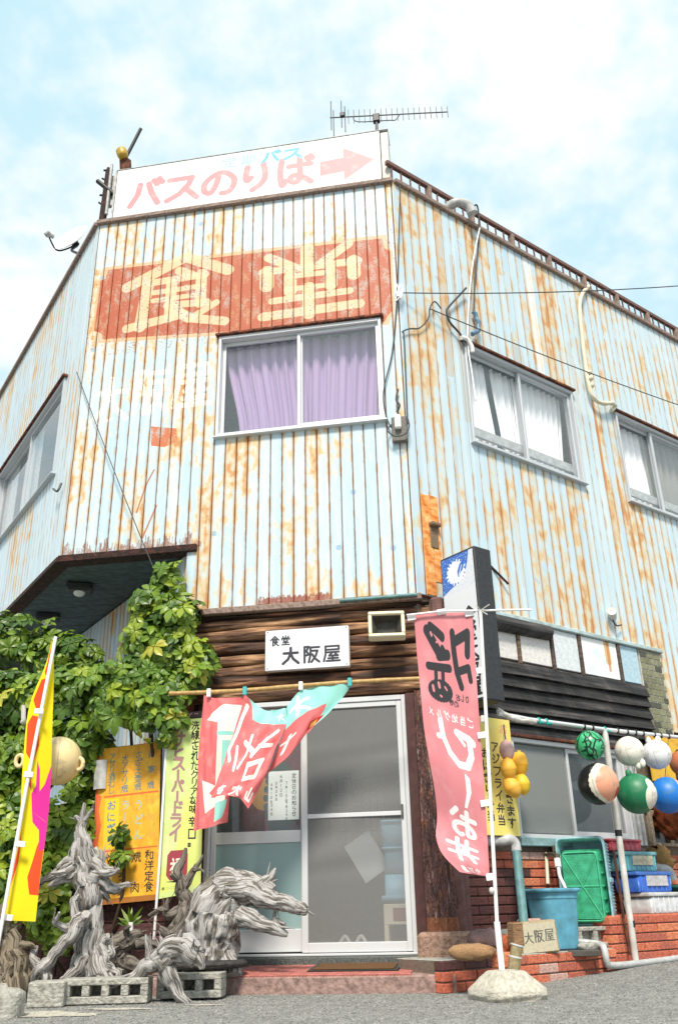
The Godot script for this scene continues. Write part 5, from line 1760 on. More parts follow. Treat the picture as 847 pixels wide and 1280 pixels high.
func build_banners():
	# pink banner, seen from its back so the lettering is mirrored
	var c := Canvas.new(300, 1230, Color(0.82, 0.51, 0.54))
	c.wear(Color(0.86, 0.6, 0.62), 0.6, 0.006, 14)
	var ink := Color(0.2, 0.2, 0.22)
	var wht := Color(0.93, 0.9, 0.9)
	var cp := func(x, y) -> Vector2: return Vector2((x - 115.0 - (y - 100.0) * 0.08) / 490.0 * 300.0, (y - 100.0) / 7.06 / 327.0 * 1230.0)
	for q in [[435, 225, 447, 310, 26], [447, 310, 470, 420, 26], [470, 420, 505, 495, 25], [445, 265, 560, 225, 26], [562, 225, 558, 315, 27], [480, 412, 565, 385, 24], [565, 385, 582, 448, 22],
			[222, 215, 330, 335, 34], [250, 190, 350, 245, 26], [320, 340, 392, 330, 30], [350, 300, 385, 335, 20], [228, 405, 405, 402, 26], [290, 410, 292, 490, 18], [350, 410, 350, 490, 18]]:
		c.line(cp.call(q[0], q[1]), cp.call(q[2], q[3]), q[4], ink)
	for k in 24:
		var an := TAU * k / 24
		c.line(cp.call(325, 545), cp.call(325 + cos(an) * 90, 545 + sin(an) * 55), 18, ink)
	for q in [[262, 525, 268, 550, 13], [312, 500, 318, 520, 13], [365, 515, 380, 530, 8], [325, 574, 335, 578, 8], [255, 228, 262, 238, 10], [300, 272, 312, 268, 6]]:
		c.line(cp.call(q[0], q[1]), cp.call(q[2], q[3]), q[4], Color(0.82, 0.51, 0.54))
	c.row("ひしお", cp.call(455, 540), Vector2(20, 22), 23, 3, ink, true)
	c.row("の郷", cp.call(398, 582), Vector2(22, 22), 25, 3, ink, true)
	c.row("ご当地グルメ", cp.call(215, 668), Vector2(30, 30), 41, 3.5, wht, true)
	for q in [[318, 745, 340, 850, 27], [340, 850, 300, 862, 22], [340, 850, 395, 955, 26], [395, 955, 470, 1020, 30], [470, 1020, 545, 1008, 32], [545, 1008, 578, 910, 30], [578, 910, 560, 800, 28], [560, 800, 455, 785, 26], [450, 790, 520, 850, 14], [560, 800, 595, 815, 26]]:
		c.line(cp.call(q[0], q[1]), cp.call(q[2], q[3]), q[4], wht)
	c.poly([Vector2(196, 520), Vector2(222, 535), Vector2(224, 600), Vector2(204, 655), Vector2(192, 690), Vector2(176, 690), Vector2(196, 610)], wht)
	c.glyph("お", Vector2(86, 700), Vector2(150, 170), 27, wht, true)
	c.glyph("丼", Vector2(60, 890), Vector2(180, 210), 26, wht, true)
	c.row("小豆島", Vector2(70, 1150), Vector2(46, 52), 56, 7, wht, true)
	var lf := [Vector3(0.030, 2.350, 1.000), Vector3(0.035, 2.023, 0.990), Vector3(0.047, 1.721, 1.000), Vector3(0.057, 1.474, 1.020), Vector3(0.083, 1.232, 1.030), Vector3(0.102, 1.045, 1.000), Vector3(0.104, 0.879, 0.950), Vector3(0.091, 0.753, 0.970), Vector3(0.132, 0.635, 1.050), Vector3(0.237, 0.522, 1.060)]
	var rt := [Vector3(0.470, 2.330, 1.000), Vector3(0.460, 1.932, 1.000), Vector3(0.453, 1.582, 1.000), Vector3(0.449, 1.274, 1.000), Vector3(0.447, 1.058, 1.000), Vector3(0.441, 0.873, 1.000), Vector3(0.438, 0.719, 1.000), Vector3(0.434, 0.618, 1.000), Vector3(0.433, 0.548, 1.000), Vector3(0.428, 0.489, 1.000)]
	var pk := thing("pink_banner", "tall pink banner with mirrored white lettering right of the door", "banner", Vector3(0.186, 0.525, 1.000))
	var b := MB.new()
	b.grid(func(u, v) -> Vector3:
		var p: Vector3 = along(lf, v).lerp(along(rt, v), u)
		var w: float = sin(u * 7.0 + v * 9.0) * 0.018 + sin(u * 3.0 - v * 15.0) * 0.012 + sin(u * 17.0 + v * 4.0) * 0.004
		return p + Vector3(0, 0, w * (0.25 + v) * (1.0 - u * 0.7)), 24, 70)
	put(b, "cloth", cloth_mat(c.texture()), pk)
	for p in [Vector3(0.011, 2.317, 1.010), Vector3(0.237, 2.344, 1.010), Vector3(0.445, 2.316, 1.010), Vector3(0.491, 1.880, 1.010), Vector3(0.462, 1.416, 1.010), Vector3(0.443, 0.956, 1.010), Vector3(0.439, 0.488, 1.010)]:
		var t := MB.new()
		t.box(at(p, Basis(Vector3(0, 0, 1), 0.1)), Vector3(0.065, 0.045, 0.012), 0.003)
		put(t, "tab", M.white_clean, pk)
	var po := thing("banner_pole", "white pole with a cross arm holding the pink banner", "pole", Vector3(0.462, -0.083, 1.030))
	var pm := MB.new()
	pm.tube([Vector3(0.530, 2.328, 1.030), Vector3(0.453, 0.194, 1.030)], 0.013, 10)
	put(pm, "upper_tube", M.white_clean, po)
	var p2 := MB.new()
	p2.tube([Vector3(0.453, 0.217, 1.030), Vector3(0.459, -0.097, 1.030)], 0.02, 12)
	put(p2, "lower_tube", M.white_clean, po)
	var pa := MB.new()
	pa.tube([Vector3(-0.023, 2.333, 1.030), Vector3(0.244, 2.344, 1.030), Vector3(0.899, 2.306, 1.030)], 0.008, 8)
	put(pa, "cross_arm", M.white_clean, po)
	var kn := MB.new()
	kn.box(at(Vector3(0.477, 1.524, 1.030)), Vector3(0.03, 0.05, 0.03), 0.006)
	kn.blob(at(Vector3(0.437, 0.404, 1.050)), Vector3(0.018, 0.022, 0.018), 0.0, 1, 10)
	for q in [[608, 770], [612, 757], [596, 757]]:
		kn.tube([Vector3(0.530, 2.325, 1.040), Vector3(0.530, 2.325, 1.040) + Vector3((q[0] - 600) * 0.006, (763 - q[1]) * 0.006, 0.02)], 0.004, 5)
	put(kn, "clip", M.white, po)
	var bs := thing("concrete_weight", "pale concrete pyramid foot of the pink banner's pole", "stand", Vector3(0.48, -0.22, 1.06))
	var bb := MB.new()
	var hs := [[0.0, 0.225], [0.03, 0.24], [0.06, 0.232], [0.075, 0.215], [0.15, 0.125], [0.16, 0.112], [0.163, 0.09], [0.164, 0.0]]
	var nz := FastNoiseLite.new()
	nz.frequency = 2.5
	bb.grid(func(u, v) -> Vector3:
		var k: float = v * (hs.size() - 1)
		var i := mini(int(k), hs.size() - 2)
		var h := lerpf(hs[i][0], hs[i + 1][0], k - i)
		var r := lerpf(hs[i][1], hs[i + 1][1], k - i)
		var a: float = -TAU * fposmod(u, 1.0) + PI / 8
		var q := Vector3(signf(cos(a)) * pow(absf(cos(a)), 0.42), 0, signf(sin(a)) * pow(absf(sin(a)), 0.42)) * r * 0.86
		q *= 1.0 + 0.06 * nz.get_noise_3d(q.x * 6.0, h * 9.0, q.z * 6.0)
		return Vector3(0.48, -0.225 + h, 1.06) + Basis(UP, 0.62) * q, 48, 21)
	put(bb, "foot", M.concrete_pale, bs)
	# yellow flag at the left edge, nearly edge on
	var yc := Canvas.new(200, 900, Color(0.93, 0.84, 0.08))
	var red := Color(0.9, 0.3, 0.12)
	var mag := Color(0.88, 0.18, 0.6)
	for q in [[[60, 60], [130, 30], [120, 90], [80, 130], [40, 120]], [[30, 150], [120, 130], [125, 240], [70, 260], [20, 230]], [[40, 290], [100, 270], [115, 360], [80, 420], [20, 410], [10, 340]], [[60, 430], [30, 470], [80, 490]],
			[[150, 640], [196, 560], [200, 800], [150, 800], [120, 740]], [[0, 720], [22, 600], [30, 700], [12, 780]]]:
		yc.poly(q.map(func(p): return Vector2(p[0], p[1])), red)
	for q in [[[110, 400], [130, 420], [135, 480], [165, 450], [200, 380], [200, 560], [170, 555], [90, 545], [80, 500], [110, 470]], [[90, 545], [200, 560], [200, 640], [168, 650], [150, 590], [100, 575]]]:
		yc.poly(q.map(func(p): return Vector2(p[0], p[1])), mag)
	var yl := [Vector3(-2.897, 2.335, 1.000), Vector3(-2.928, 2.109, 1.020), Vector3(-2.987, 1.874, 1.060), Vector3(-2.998, 1.685, 1.080), Vector3(-2.978, 1.337, 1.080), Vector3(-2.965, 1.022, 1.060), Vector3(-2.976, 0.745, 1.040), Vector3(-3.010, 0.504, 1.020), Vector3(-3.040, 0.294, 1.000)]
	var yr := [Vector3(-2.891, 2.342, 1.000), Vector3(-2.867, 2.057, 0.980), Vector3(-2.847, 1.774, 0.960), Vector3(-2.822, 1.467, 0.950), Vector3(-2.806, 1.199, 0.950), Vector3(-2.801, 0.940, 0.950), Vector3(-2.797, 0.689, 0.960), Vector3(-2.796, 0.473, 0.970), Vector3(-2.797, 0.279, 0.980)]
	var yf := thing("yellow_flag", "narrow yellow flag with red and magenta lettering at the left edge", "banner", Vector3(-2.910, 0.291, 1.000))
	var ym := MB.new()
	ym.grid(func(u, v) -> Vector3: return along(yl, v).lerp(along(yr, v), u) + Vector3(0, 0, 0.02 * sin(u * PI) + 0.008 * sin(v * 14.0 + u * 3.0)), 10, 48)
	put(ym, "cloth", cloth_mat(yc.texture()), yf)
	for p in [Vector3(-2.885, 1.753, 1.110), Vector3(-2.910, 1.283, 1.110), Vector3(-2.908, 0.794, 1.110), Vector3(-2.966, 0.309, 1.060)]:
		var t := MB.new()
		t.box(at(p, Basis(Vector3(0, 0, 1), -0.1)), Vector3(0.075, 0.04, 0.012), 0.003)
		put(t, "tab", M.white_clean, yf)
	var yp := MB.new()
	yp.tube([Vector3(-2.853, 2.361, 1.040), Vector3(-2.921, 1.187, 1.100), Vector3(-2.985, 0.254, 1.100), Vector3(-3.023, -0.130, 1.080)], 0.014, 10)
	tag(put(yp, "banner_pole", M.white_clean), "white slanting pole of the yellow flag at the left edge", "pole")
	# pale green beer banner
	var gc := Canvas.new(240, 1000, Color(0.80, 0.88, 0.56))
	gc.wear(Color(0.86, 0.92, 0.66), 0.8, 0.006, 4)
	gc.poly([Vector2(130, 500), Vector2(240, 620), Vector2(240, 960), Vector2(0, 960), Vector2(0, 880), Vector2(90, 800)], Color(0.86, 0.88, 0.45), 0.6)
	gc.rect(0, 0, 240, 62, Color(0.14, 0.12, 0.13))
	gc.row("DRY”", Vector2(28, 14), Vector2(40, 36), 48, 4, Color(0.75, 0.5, 0.55))
	gc.column("アサヒス|パ|ドライ", Vector2(42, 76), 76, 66, 15, Color(0.66, 0.5, 0.5))
	gc.column("洗練されたクリアな味", Vector2(160, 80), 52, 53, 6.5, Color(0.12, 0.12, 0.1))
	gc.column("辛口。", Vector2(156, 628), 54, 58, 6.5, Color(0.12, 0.12, 0.1))
	gc.poly([Vector2(40, 800), Vector2(60, 782), Vector2(150, 782), Vector2(164, 800), Vector2(164, 880), Vector2(150, 905), Vector2(66, 905), Vector2(40, 880)], Color(0.62, 0.25, 0.3))
	gc.glyph("福", Vector2(62, 812), Vector2(72, 72), 9, Color(0.88, 0.9, 0.8))
	for k in 2: gc.line(Vector2(44, 936 + k * 9), Vector2(150 - k * 30, 936 + k * 9), 2.0, Color(0.5, 0.5, 0.25), 0.5)
	gc.disc(Vector2(28, 940), 9, Color(0.5, 0.5, 0.25))
	var gl := [Vector3(-2.139, 1.842, 0.300), Vector3(-2.136, 1.401, 0.310), Vector3(-2.140, 0.966, 0.300), Vector3(-2.144, 0.412, 0.300)]
	var gr := [Vector3(-1.837, 1.859, 0.300), Vector3(-1.824, 1.391, 0.280), Vector3(-1.805, 0.954, 0.300), Vector3(-1.800, 0.461, 0.310)]
	var gb := thing("green_beer_banner", "pale green beer banner with black top beside the door", "banner", Vector3(-1.983, 0.431, 0.300))
	var gm := MB.new()
	gm.grid(func(u, v) -> Vector3: return along(gl, v).lerp(along(gr, v), u) + Vector3(0, 0, 0.012 * sin(u * 5.0 + v * 6.0)), 12, 30)
	put(gm, "cloth", cloth_mat(gc.texture()), gb)
	var gp := MB.new()
	gp.tube([Vector3(-2.137, 1.939, 0.320), Vector3(-2.138, 0.637, 0.320), Vector3(-2.148, 0.100, 0.320)], 0.011, 8)
	tag(put(gp, "banner_pole", M.white_clean), "thin white pole at the left side of the green beer banner", "pole")
	# bamboo and the shop curtain blown sideways
	var bo := MB.new()
	bo.tube(curve([Vector3(-2.086, 1.983, 0.450), Vector3(-1.547, 1.971, 0.450), Vector3(-0.939, 1.981, 0.450), Vector3(-0.477, 1.985, 0.450), Vector3(0.041, 1.979, 0.450)], 6), 0.018, 10, true, func(i, a): return 1.1 if i % 5 == 0 else 1.0)
	tag(put(bo, "bamboo_pole", mat(Color(0.8, 0.66, 0.42), 0.5, 0.0, T.grime, 3.0)), "bamboo pole over the door carrying the red shop curtain", "pole")
	var nr := thing("shop_curtain", "faded red shop curtain with white brush lettering blown aside over the door", "curtain", Vector3(-1.275, 1.948, 0.450))
	var rc := Color(0.84, 0.42, 0.43)
	var teal := Color(0.58, 0.84, 0.80)
	var nw := Color(0.92, 0.91, 0.88)
	var a1 := Canvas.new(256, 640, rc)
	a1.wear(Color(0.9, 0.55, 0.55), 0.7, 0.01, 21)
	a1.poly([Vector2(60, 150), Vector2(170, 55), Vector2(256, 70), Vector2(256, 170), Vector2(150, 160)], nw)
	a1.poly([Vector2(140, 120), Vector2(240, 120), Vector2(215, 560), Vector2(150, 560)], nw)
	a1.poly([Vector2(168, 250), Vector2(222, 250), Vector2(205, 440), Vector2(176, 440)], teal)
	a1.rect(140, 205, 240, 225, teal)
	a1.poly([Vector2(50, 420), Vector2(145, 450), Vector2(110, 480), Vector2(180, 520), Vector2(90, 560)], nw)
	a1.poly([Vector2(150, 520), Vector2(240, 510), Vector2(200, 600), Vector2(150, 610)], teal)
	var c1 := MB.new()
	var la := [Vector3(-1.792, 1.955, 0.440), Vector3(-1.798, 1.646, 0.460), Vector3(-1.799, 1.250, 0.500), Vector3(-1.804, 0.887, 0.520)]
	var lb := [Vector3(-1.672, 1.921, 0.460), Vector3(-1.663, 1.632, 0.500), Vector3(-1.660, 1.256, 0.530), Vector3(-1.659, 0.907, 0.560)]
	var lc := [Vector3(-1.429, 1.922, 0.430), Vector3(-1.492, 1.637, 0.420), Vector3(-1.538, 1.262, 0.440), Vector3(-1.546, 0.947, 0.470)]
	c1.grid(func(u, v) -> Vector3: return along([along(la, v), along(lb, v), along(lc, v)], u) + Vector3(0, 0, 0.01 * sin(u * 12.0 + v * 5.0) + 0.008 * sin(u * 25.0 - v * 11.0)), 16, 30)
	put(c1, "left_panel", cloth_mat(a1.texture()), nr)
	var a2 := Canvas.new(512, 640, rc)
	a2.wear(Color(0.9, 0.55, 0.55), 0.7, 0.01, 22)
	a2.poly([Vector2(60, 0), Vector2(150, 110), Vector2(330, 125), Vector2(512, 150), Vector2(512, 0)], teal)
	for q in [[60, 70, 20, 330, 34], [20, 330, 60, 380, 26], [150, 260, 250, 300, 34], [200, 210, 190, 330, 30], [190, 330, 150, 400, 24], [262, 330, 350, 230, 34], [350, 230, 430, 190, 30], [300, 270, 420, 280, 26],
			[250, 380, 262, 470, 30], [250, 380, 400, 370, 30], [400, 370, 390, 460, 30], [262, 468, 392, 462, 30], [90, 300, 120, 420, 20], [440, 60, 420, 110, 14], [400, 78, 470, 80, 12], [430, 84, 475, 118, 12]]:
		a2.line(Vector2(q[0], q[1]), Vector2(q[2], q[3]), q[4], nw)
	a2.glyph("穴", Vector2(190, 520), Vector2(110, 95), 20, nw)
	a2.glyph("山", Vector2(380, 530), Vector2(90, 80), 18, nw)
	a2.glyph("招", Vector2(50, 530), Vector2(80, 85), 16, nw)
	var c2 := MB.new()
	var fa := [Vector3(-1.432, 1.934, 0.470), Vector3(-1.472, 1.755, 0.500), Vector3(-1.517, 1.494, 0.600), Vector3(-1.557, 1.264, 0.680), Vector3(-1.608, 1.102, 0.720)]
	var fb := [Vector3(-1.277, 1.802, 0.500), Vector3(-1.331, 1.633, 0.580), Vector3(-1.366, 1.427, 0.680), Vector3(-1.421, 1.218, 0.760), Vector3(-1.470, 1.107, 0.800)]
	var fc := [Vector3(-1.182, 1.785, 0.500), Vector3(-1.195, 1.626, 0.580), Vector3(-1.247, 1.424, 0.660), Vector3(-1.312, 1.216, 0.740), Vector3(-1.366, 1.081, 0.780)]
	var fd := [Vector3(-1.081, 1.797, 0.480), Vector3(-1.070, 1.651, 0.530), Vector3(-1.134, 1.464, 0.620), Vector3(-1.202, 1.239, 0.700), Vector3(-1.305, 1.009, 0.740)]
	c2.grid(func(u, v) -> Vector3: return along([along(fa, v), along(fb, v), along(fc, v), along(fd, v)], u) + Vector3(0, 0, 0.018 * sin(u * 9.0 - v * 7.0) + 0.009 * sin(u * 22.0 + v * 9.0) + 0.006 * sin(u * 13.0 + v * 27.0)), 26, 34)
	put(c2, "middle_panel", cloth_mat(a2.texture()), nr)
	var a3 := Canvas.new(256, 384, rc)
	a3.poly([Vector2(0, 0), Vector2(256, 0), Vector2(256, 384), Vector2(225, 384), Vector2(190, 120), Vector2(0, 150)], teal)
	a3.poly([Vector2(160, 250), Vector2(225, 240), Vector2(230, 320), Vector2(170, 330)], Color(0.7, 0.15, 0.12))
	a3.poly([Vector2(170, 270), Vector2(200, 262), Vector2(210, 310), Vector2(180, 315)], Color(0.8, 0.62, 0.3))
	a3.line(Vector2(30, 70), Vector2(110, 62), 16, nw)
	a3.line(Vector2(70, 30), Vector2(60, 120), 16, nw)
	a3.line(Vector2(66, 80), Vector2(120, 120), 14, nw)
	a3.line(Vector2(20, 250), Vector2(70, 240), 14, nw)
	a3.line(Vector2(46, 220), Vector2(40, 310), 14, nw)
	var c3 := MB.new()
	var ga := [Vector3(-1.081, 1.797, 0.480), Vector3(-1.069, 1.645, 0.530), Vector3(-1.131, 1.466, 0.560), Vector3(-1.211, 1.281, 0.580)]
	var gb2 := [Vector3(-0.968, 1.936, 0.460), Vector3(-0.943, 1.750, 0.500), Vector3(-0.979, 1.583, 0.530), Vector3(-1.042, 1.415, 0.550)]
	var gc2 := [Vector3(-0.763, 1.972, 0.450), Vector3(-0.796, 1.798, 0.470), Vector3(-0.867, 1.680, 0.500), Vector3(-0.931, 1.558, 0.520)]
	var gd2 := [Vector3(-0.543, 1.977, 0.450), Vector3(-0.637, 1.851, 0.450), Vector3(-0.746, 1.737, 0.470), Vector3(-0.846, 1.641, 0.500)]
	c3.grid(func(u, v) -> Vector3: return along([along(ga, v), along(gb2, v), along(gc2, v), along(gd2, v)], u) + Vector3(0, 0, 0.01 * sin(u * 10.0 + v * 4.0) + 0.007 * sin(u * 24.0 - v * 9.0)), 22, 18)
	put(c3, "right_panel", cloth_mat(a3.texture()), nr)
	for q in [[Vector3(-1.738, 1.963, 0.470), M.white_clean], [Vector3(-1.431, 1.961, 0.470), 1], [Vector3(-0.962, 1.974, 0.470), M.white_clean], [Vector3(-0.559, 1.980, 0.470), 1]]:
		var k := MB.new()
		k.box(at(q[0]), Vector3(0.035, 0.07, 0.03), 0.005)
		var km = q[1]
		put(k, "clothes_peg", mat(Color(0.3, 0.68, 0.7), 0.4) if km is int else km, nr)

# ---------------------------------------------------------------- the big-leaved shrubs
func palmate_leaf(n: int, len_: float, wid: float) -> ArrayMesh:
	var b := MB.new()
	for k in n:
		var an := TAU * k / n + 0.15 * sin(k * 3.7)
		var l := len_ * (0.85 + 0.2 * sin(k * 2.3 + 1.0))
		var d := Vector3(cos(an), 0, sin(an))
		var s := Vector3(-sin(an), 0, cos(an))
		var prev := []
		for i in 5:
			var t := i / 4.0
			var w: float = wid * [0.1, 0.42, 0.88, 1.0, 0.12][i]
			var y := 0.012 + 0.16 * l * t - 0.42 * l * t * t
			var mid := d * (0.008 + l * t) + UP * y
			var now := [mid + s * w + UP * w * 0.35, mid, mid - s * w + UP * w * 0.35]
			if i > 0:
				for j in 2:
					b.quad(prev[j], prev[j + 1], now[j + 1], now[j])
			prev = now
	return b.mesh()


func leaf_mat(c: Color) -> StandardMaterial3D:
	var m := StandardMaterial3D.new()
	m.albedo_color = c
	m.roughness = 0.42
	m.backlight_enabled = true
	m.backlight = Color(0.55, 0.6, 0.3)
	return m


func build_shrubs():
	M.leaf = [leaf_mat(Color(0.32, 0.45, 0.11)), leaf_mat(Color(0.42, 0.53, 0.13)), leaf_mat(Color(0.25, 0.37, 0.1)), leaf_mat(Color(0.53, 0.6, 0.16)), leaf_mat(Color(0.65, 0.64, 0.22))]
	var kinds := [palmate_leaf(7, 0.108, 0.027), palmate_leaf(6, 0.098, 0.026), palmate_leaf(8, 0.118, 0.027)]
	shrub("spreading_shrub", "broad glossy-leaved shrub filling the left edge behind the yellow flag", [
		[Vector3(-4.200, 2.855, -0.500), 0.34], [Vector3(-3.733, 2.700, -0.500), 0.3], [Vector3(-3.339, 2.607, -0.400), 0.26], [Vector3(-3.702, 2.060, 0.100), 0.38], [Vector3(-3.233, 2.084, 0.200), 0.34], [Vector3(-3.792, 1.491, 0.200), 0.4], [Vector3(-3.448, 1.591, 0.100), 0.38], [Vector3(-2.993, 1.732, 0.150), 0.3], [Vector3(-2.959, 1.446, 0.000), 0.28], [Vector3(-3.457, 0.957, 0.200), 0.36],
		[Vector3(-3.088, 0.948, 0.150), 0.32], [Vector3(-2.889, 0.632, 0.200), 0.22], [Vector3(-3.046, 0.543, 0.350), 0.24], [Vector3(-3.413, 0.524, 0.300), 0.3], [Vector3(-2.993, 0.284, 0.420), 0.17], [Vector3(-2.853, 0.171, 0.450), 0.1], [Vector3(-2.949, 1.119, -0.050), 0.24], [Vector3(-2.478, 0.706, 0.300), 0.07], [Vector3(-2.479, 0.887, 0.300), 0.05]],
		kinds, 5, 800.0, 170)
	shrub("climbing_shrub", "tall bright green shrub climbing to the soffit beside the boards", [
		[Vector3(-2.301, 3.135, 0.150), 0.16], [Vector3(-2.413, 2.851, 0.150), 0.24], [Vector3(-2.196, 2.706, 0.200), 0.24], [Vector3(-2.121, 2.790, 0.150), 0.16], [Vector3(-2.410, 2.536, 0.200), 0.25], [Vector3(-2.177, 2.375, 0.200), 0.25], [Vector3(-1.918, 2.322, 0.200), 0.16], [Vector3(-1.982, 2.172, 0.250), 0.15], [Vector3(-2.549, 2.173, 0.250), 0.3], [Vector3(-2.227, 2.003, 0.300), 0.28], [Vector3(-2.802, 2.118, 0.250), 0.26],
		[Vector3(-2.653, 1.925, 0.300), 0.23], [Vector3(-2.303, 1.828, 0.350), 0.18], [Vector3(-3.047, 2.108, 0.200), 0.2], [Vector3(-2.087, 1.815, 0.360), 0.12], [Vector3(-2.119, 1.648, 0.380), 0.06]],
		kinds, 9, 800.0, 170)


func shrub(called: String, label: String, blobs: Array, kinds: Array, sd: int, density: float, singles: int):
	var r := RandomNumberGenerator.new()
	r.seed = sd
	var lo: Vector3 = blobs[0][0]
	for q in blobs:
		if q[0].y < lo.y: lo = q[0]
	var root := thing(called, label, "shrub", Vector3(lo.x, -0.2, lo.z - 0.15))
	var all := []
	for q in blobs:
		var c: Vector3 = q[0]
		var rad: float = q[1]
		for k in int(density * rad * rad) + 8:
			var d := Vector3(r.randfn(), r.randfn() * 0.9 + 0.1, r.randfn() + 0.35).normalized()
			var depth := 1.0 - 0.7 * pow(r.randf(), 2.2) + (0.25 * r.randf() if r.randf() < 0.16 else 0.0)
			depth *= 0.85 + 0.3 * sin(d.x * 5.0 + c.x * 9.0) * cos(d.y * 4.0 + c.y * 7.0)
			var p := c + d * rad * depth * Vector3(1, 1, 0.75)
			var ax := (d * 0.9 + Vector3(r.randfn() * 0.35 - 0.1, 0.5 + r.randfn() * 0.3, 0.55 + r.randfn() * 0.3)).normalized()
			var s := ax.cross(Vector3(r.randfn(), r.randfn(), r.randfn())).normalized()
			var sc := lerpf(0.5, 1.25, pow(r.randf(), 0.8)) * (0.8 if rad < 0.1 else 1.0)
			var xf := Transform3D(Basis(s, ax, s.cross(ax)).scaled_local(Vector3(sc, sc, sc)), p)
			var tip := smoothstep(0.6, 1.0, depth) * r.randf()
			all.append([p.z + depth * 0.3 + r.randf() * 0.1, xf, r.randi() % 3, tip, r.randf()])
	all.sort_custom(func(a, b): return a[0] > b[0])
	for i in mini(singles, all.size()):
		var q: Array = all[i]
		var n := 0
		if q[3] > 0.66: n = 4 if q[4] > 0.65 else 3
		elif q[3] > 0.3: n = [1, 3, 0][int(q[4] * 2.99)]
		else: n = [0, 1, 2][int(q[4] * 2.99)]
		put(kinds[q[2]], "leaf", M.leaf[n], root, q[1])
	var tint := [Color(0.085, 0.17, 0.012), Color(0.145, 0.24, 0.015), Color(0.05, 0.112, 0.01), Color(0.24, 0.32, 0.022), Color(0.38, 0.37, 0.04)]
	var lm := leaf_mat(Color.WHITE)
	lm.vertex_color_use_as_albedo = true
	for kd in 3:
		var pick := []
		for i in range(singles, all.size()):
			if all[i][2] == kd: pick.append(all[i])
		var mm := MultiMesh.new()
		mm.transform_format = MultiMesh.TRANSFORM_3D
		mm.use_colors = true
		mm.mesh = kinds[kd]
		mm.instance_count = pick.size()
		for i in pick.size():
			var q: Array = pick[i]
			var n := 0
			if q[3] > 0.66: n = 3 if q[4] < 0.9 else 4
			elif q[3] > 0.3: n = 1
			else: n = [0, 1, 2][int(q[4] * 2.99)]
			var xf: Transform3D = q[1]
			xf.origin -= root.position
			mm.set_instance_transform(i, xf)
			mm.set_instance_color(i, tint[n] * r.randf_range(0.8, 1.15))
		var mi := MultiMeshInstance3D.new()
		mi.name = "foliage" if kd == 0 else "foliage_%03d" % kd
		mi.multimesh = mm
		mi.material_override = lm
		mi.set_meta("kind", "stuff")
		root.add_child(mi, true)
	var stem := mat(Color(0.36, 0.29, 0.22), 0.9, 0.0, T.brick, 3.0)
	for k in blobs.size():
		if k % 2 == 0:
			var b := MB.new()
			var foot := root.position + Vector3(r.randfn() * 0.12, 0, -0.3)
			var e: Vector3 = blobs[k][0]
			b.tube(curve([foot, Vector3(e.x, lerpf(foot.y, e.y, 0.6), -0.12 if called == "climbing_shrub" else e.z - 0.1), e], 6), 0.014, 7)
			put(b, "stem", stem, root)

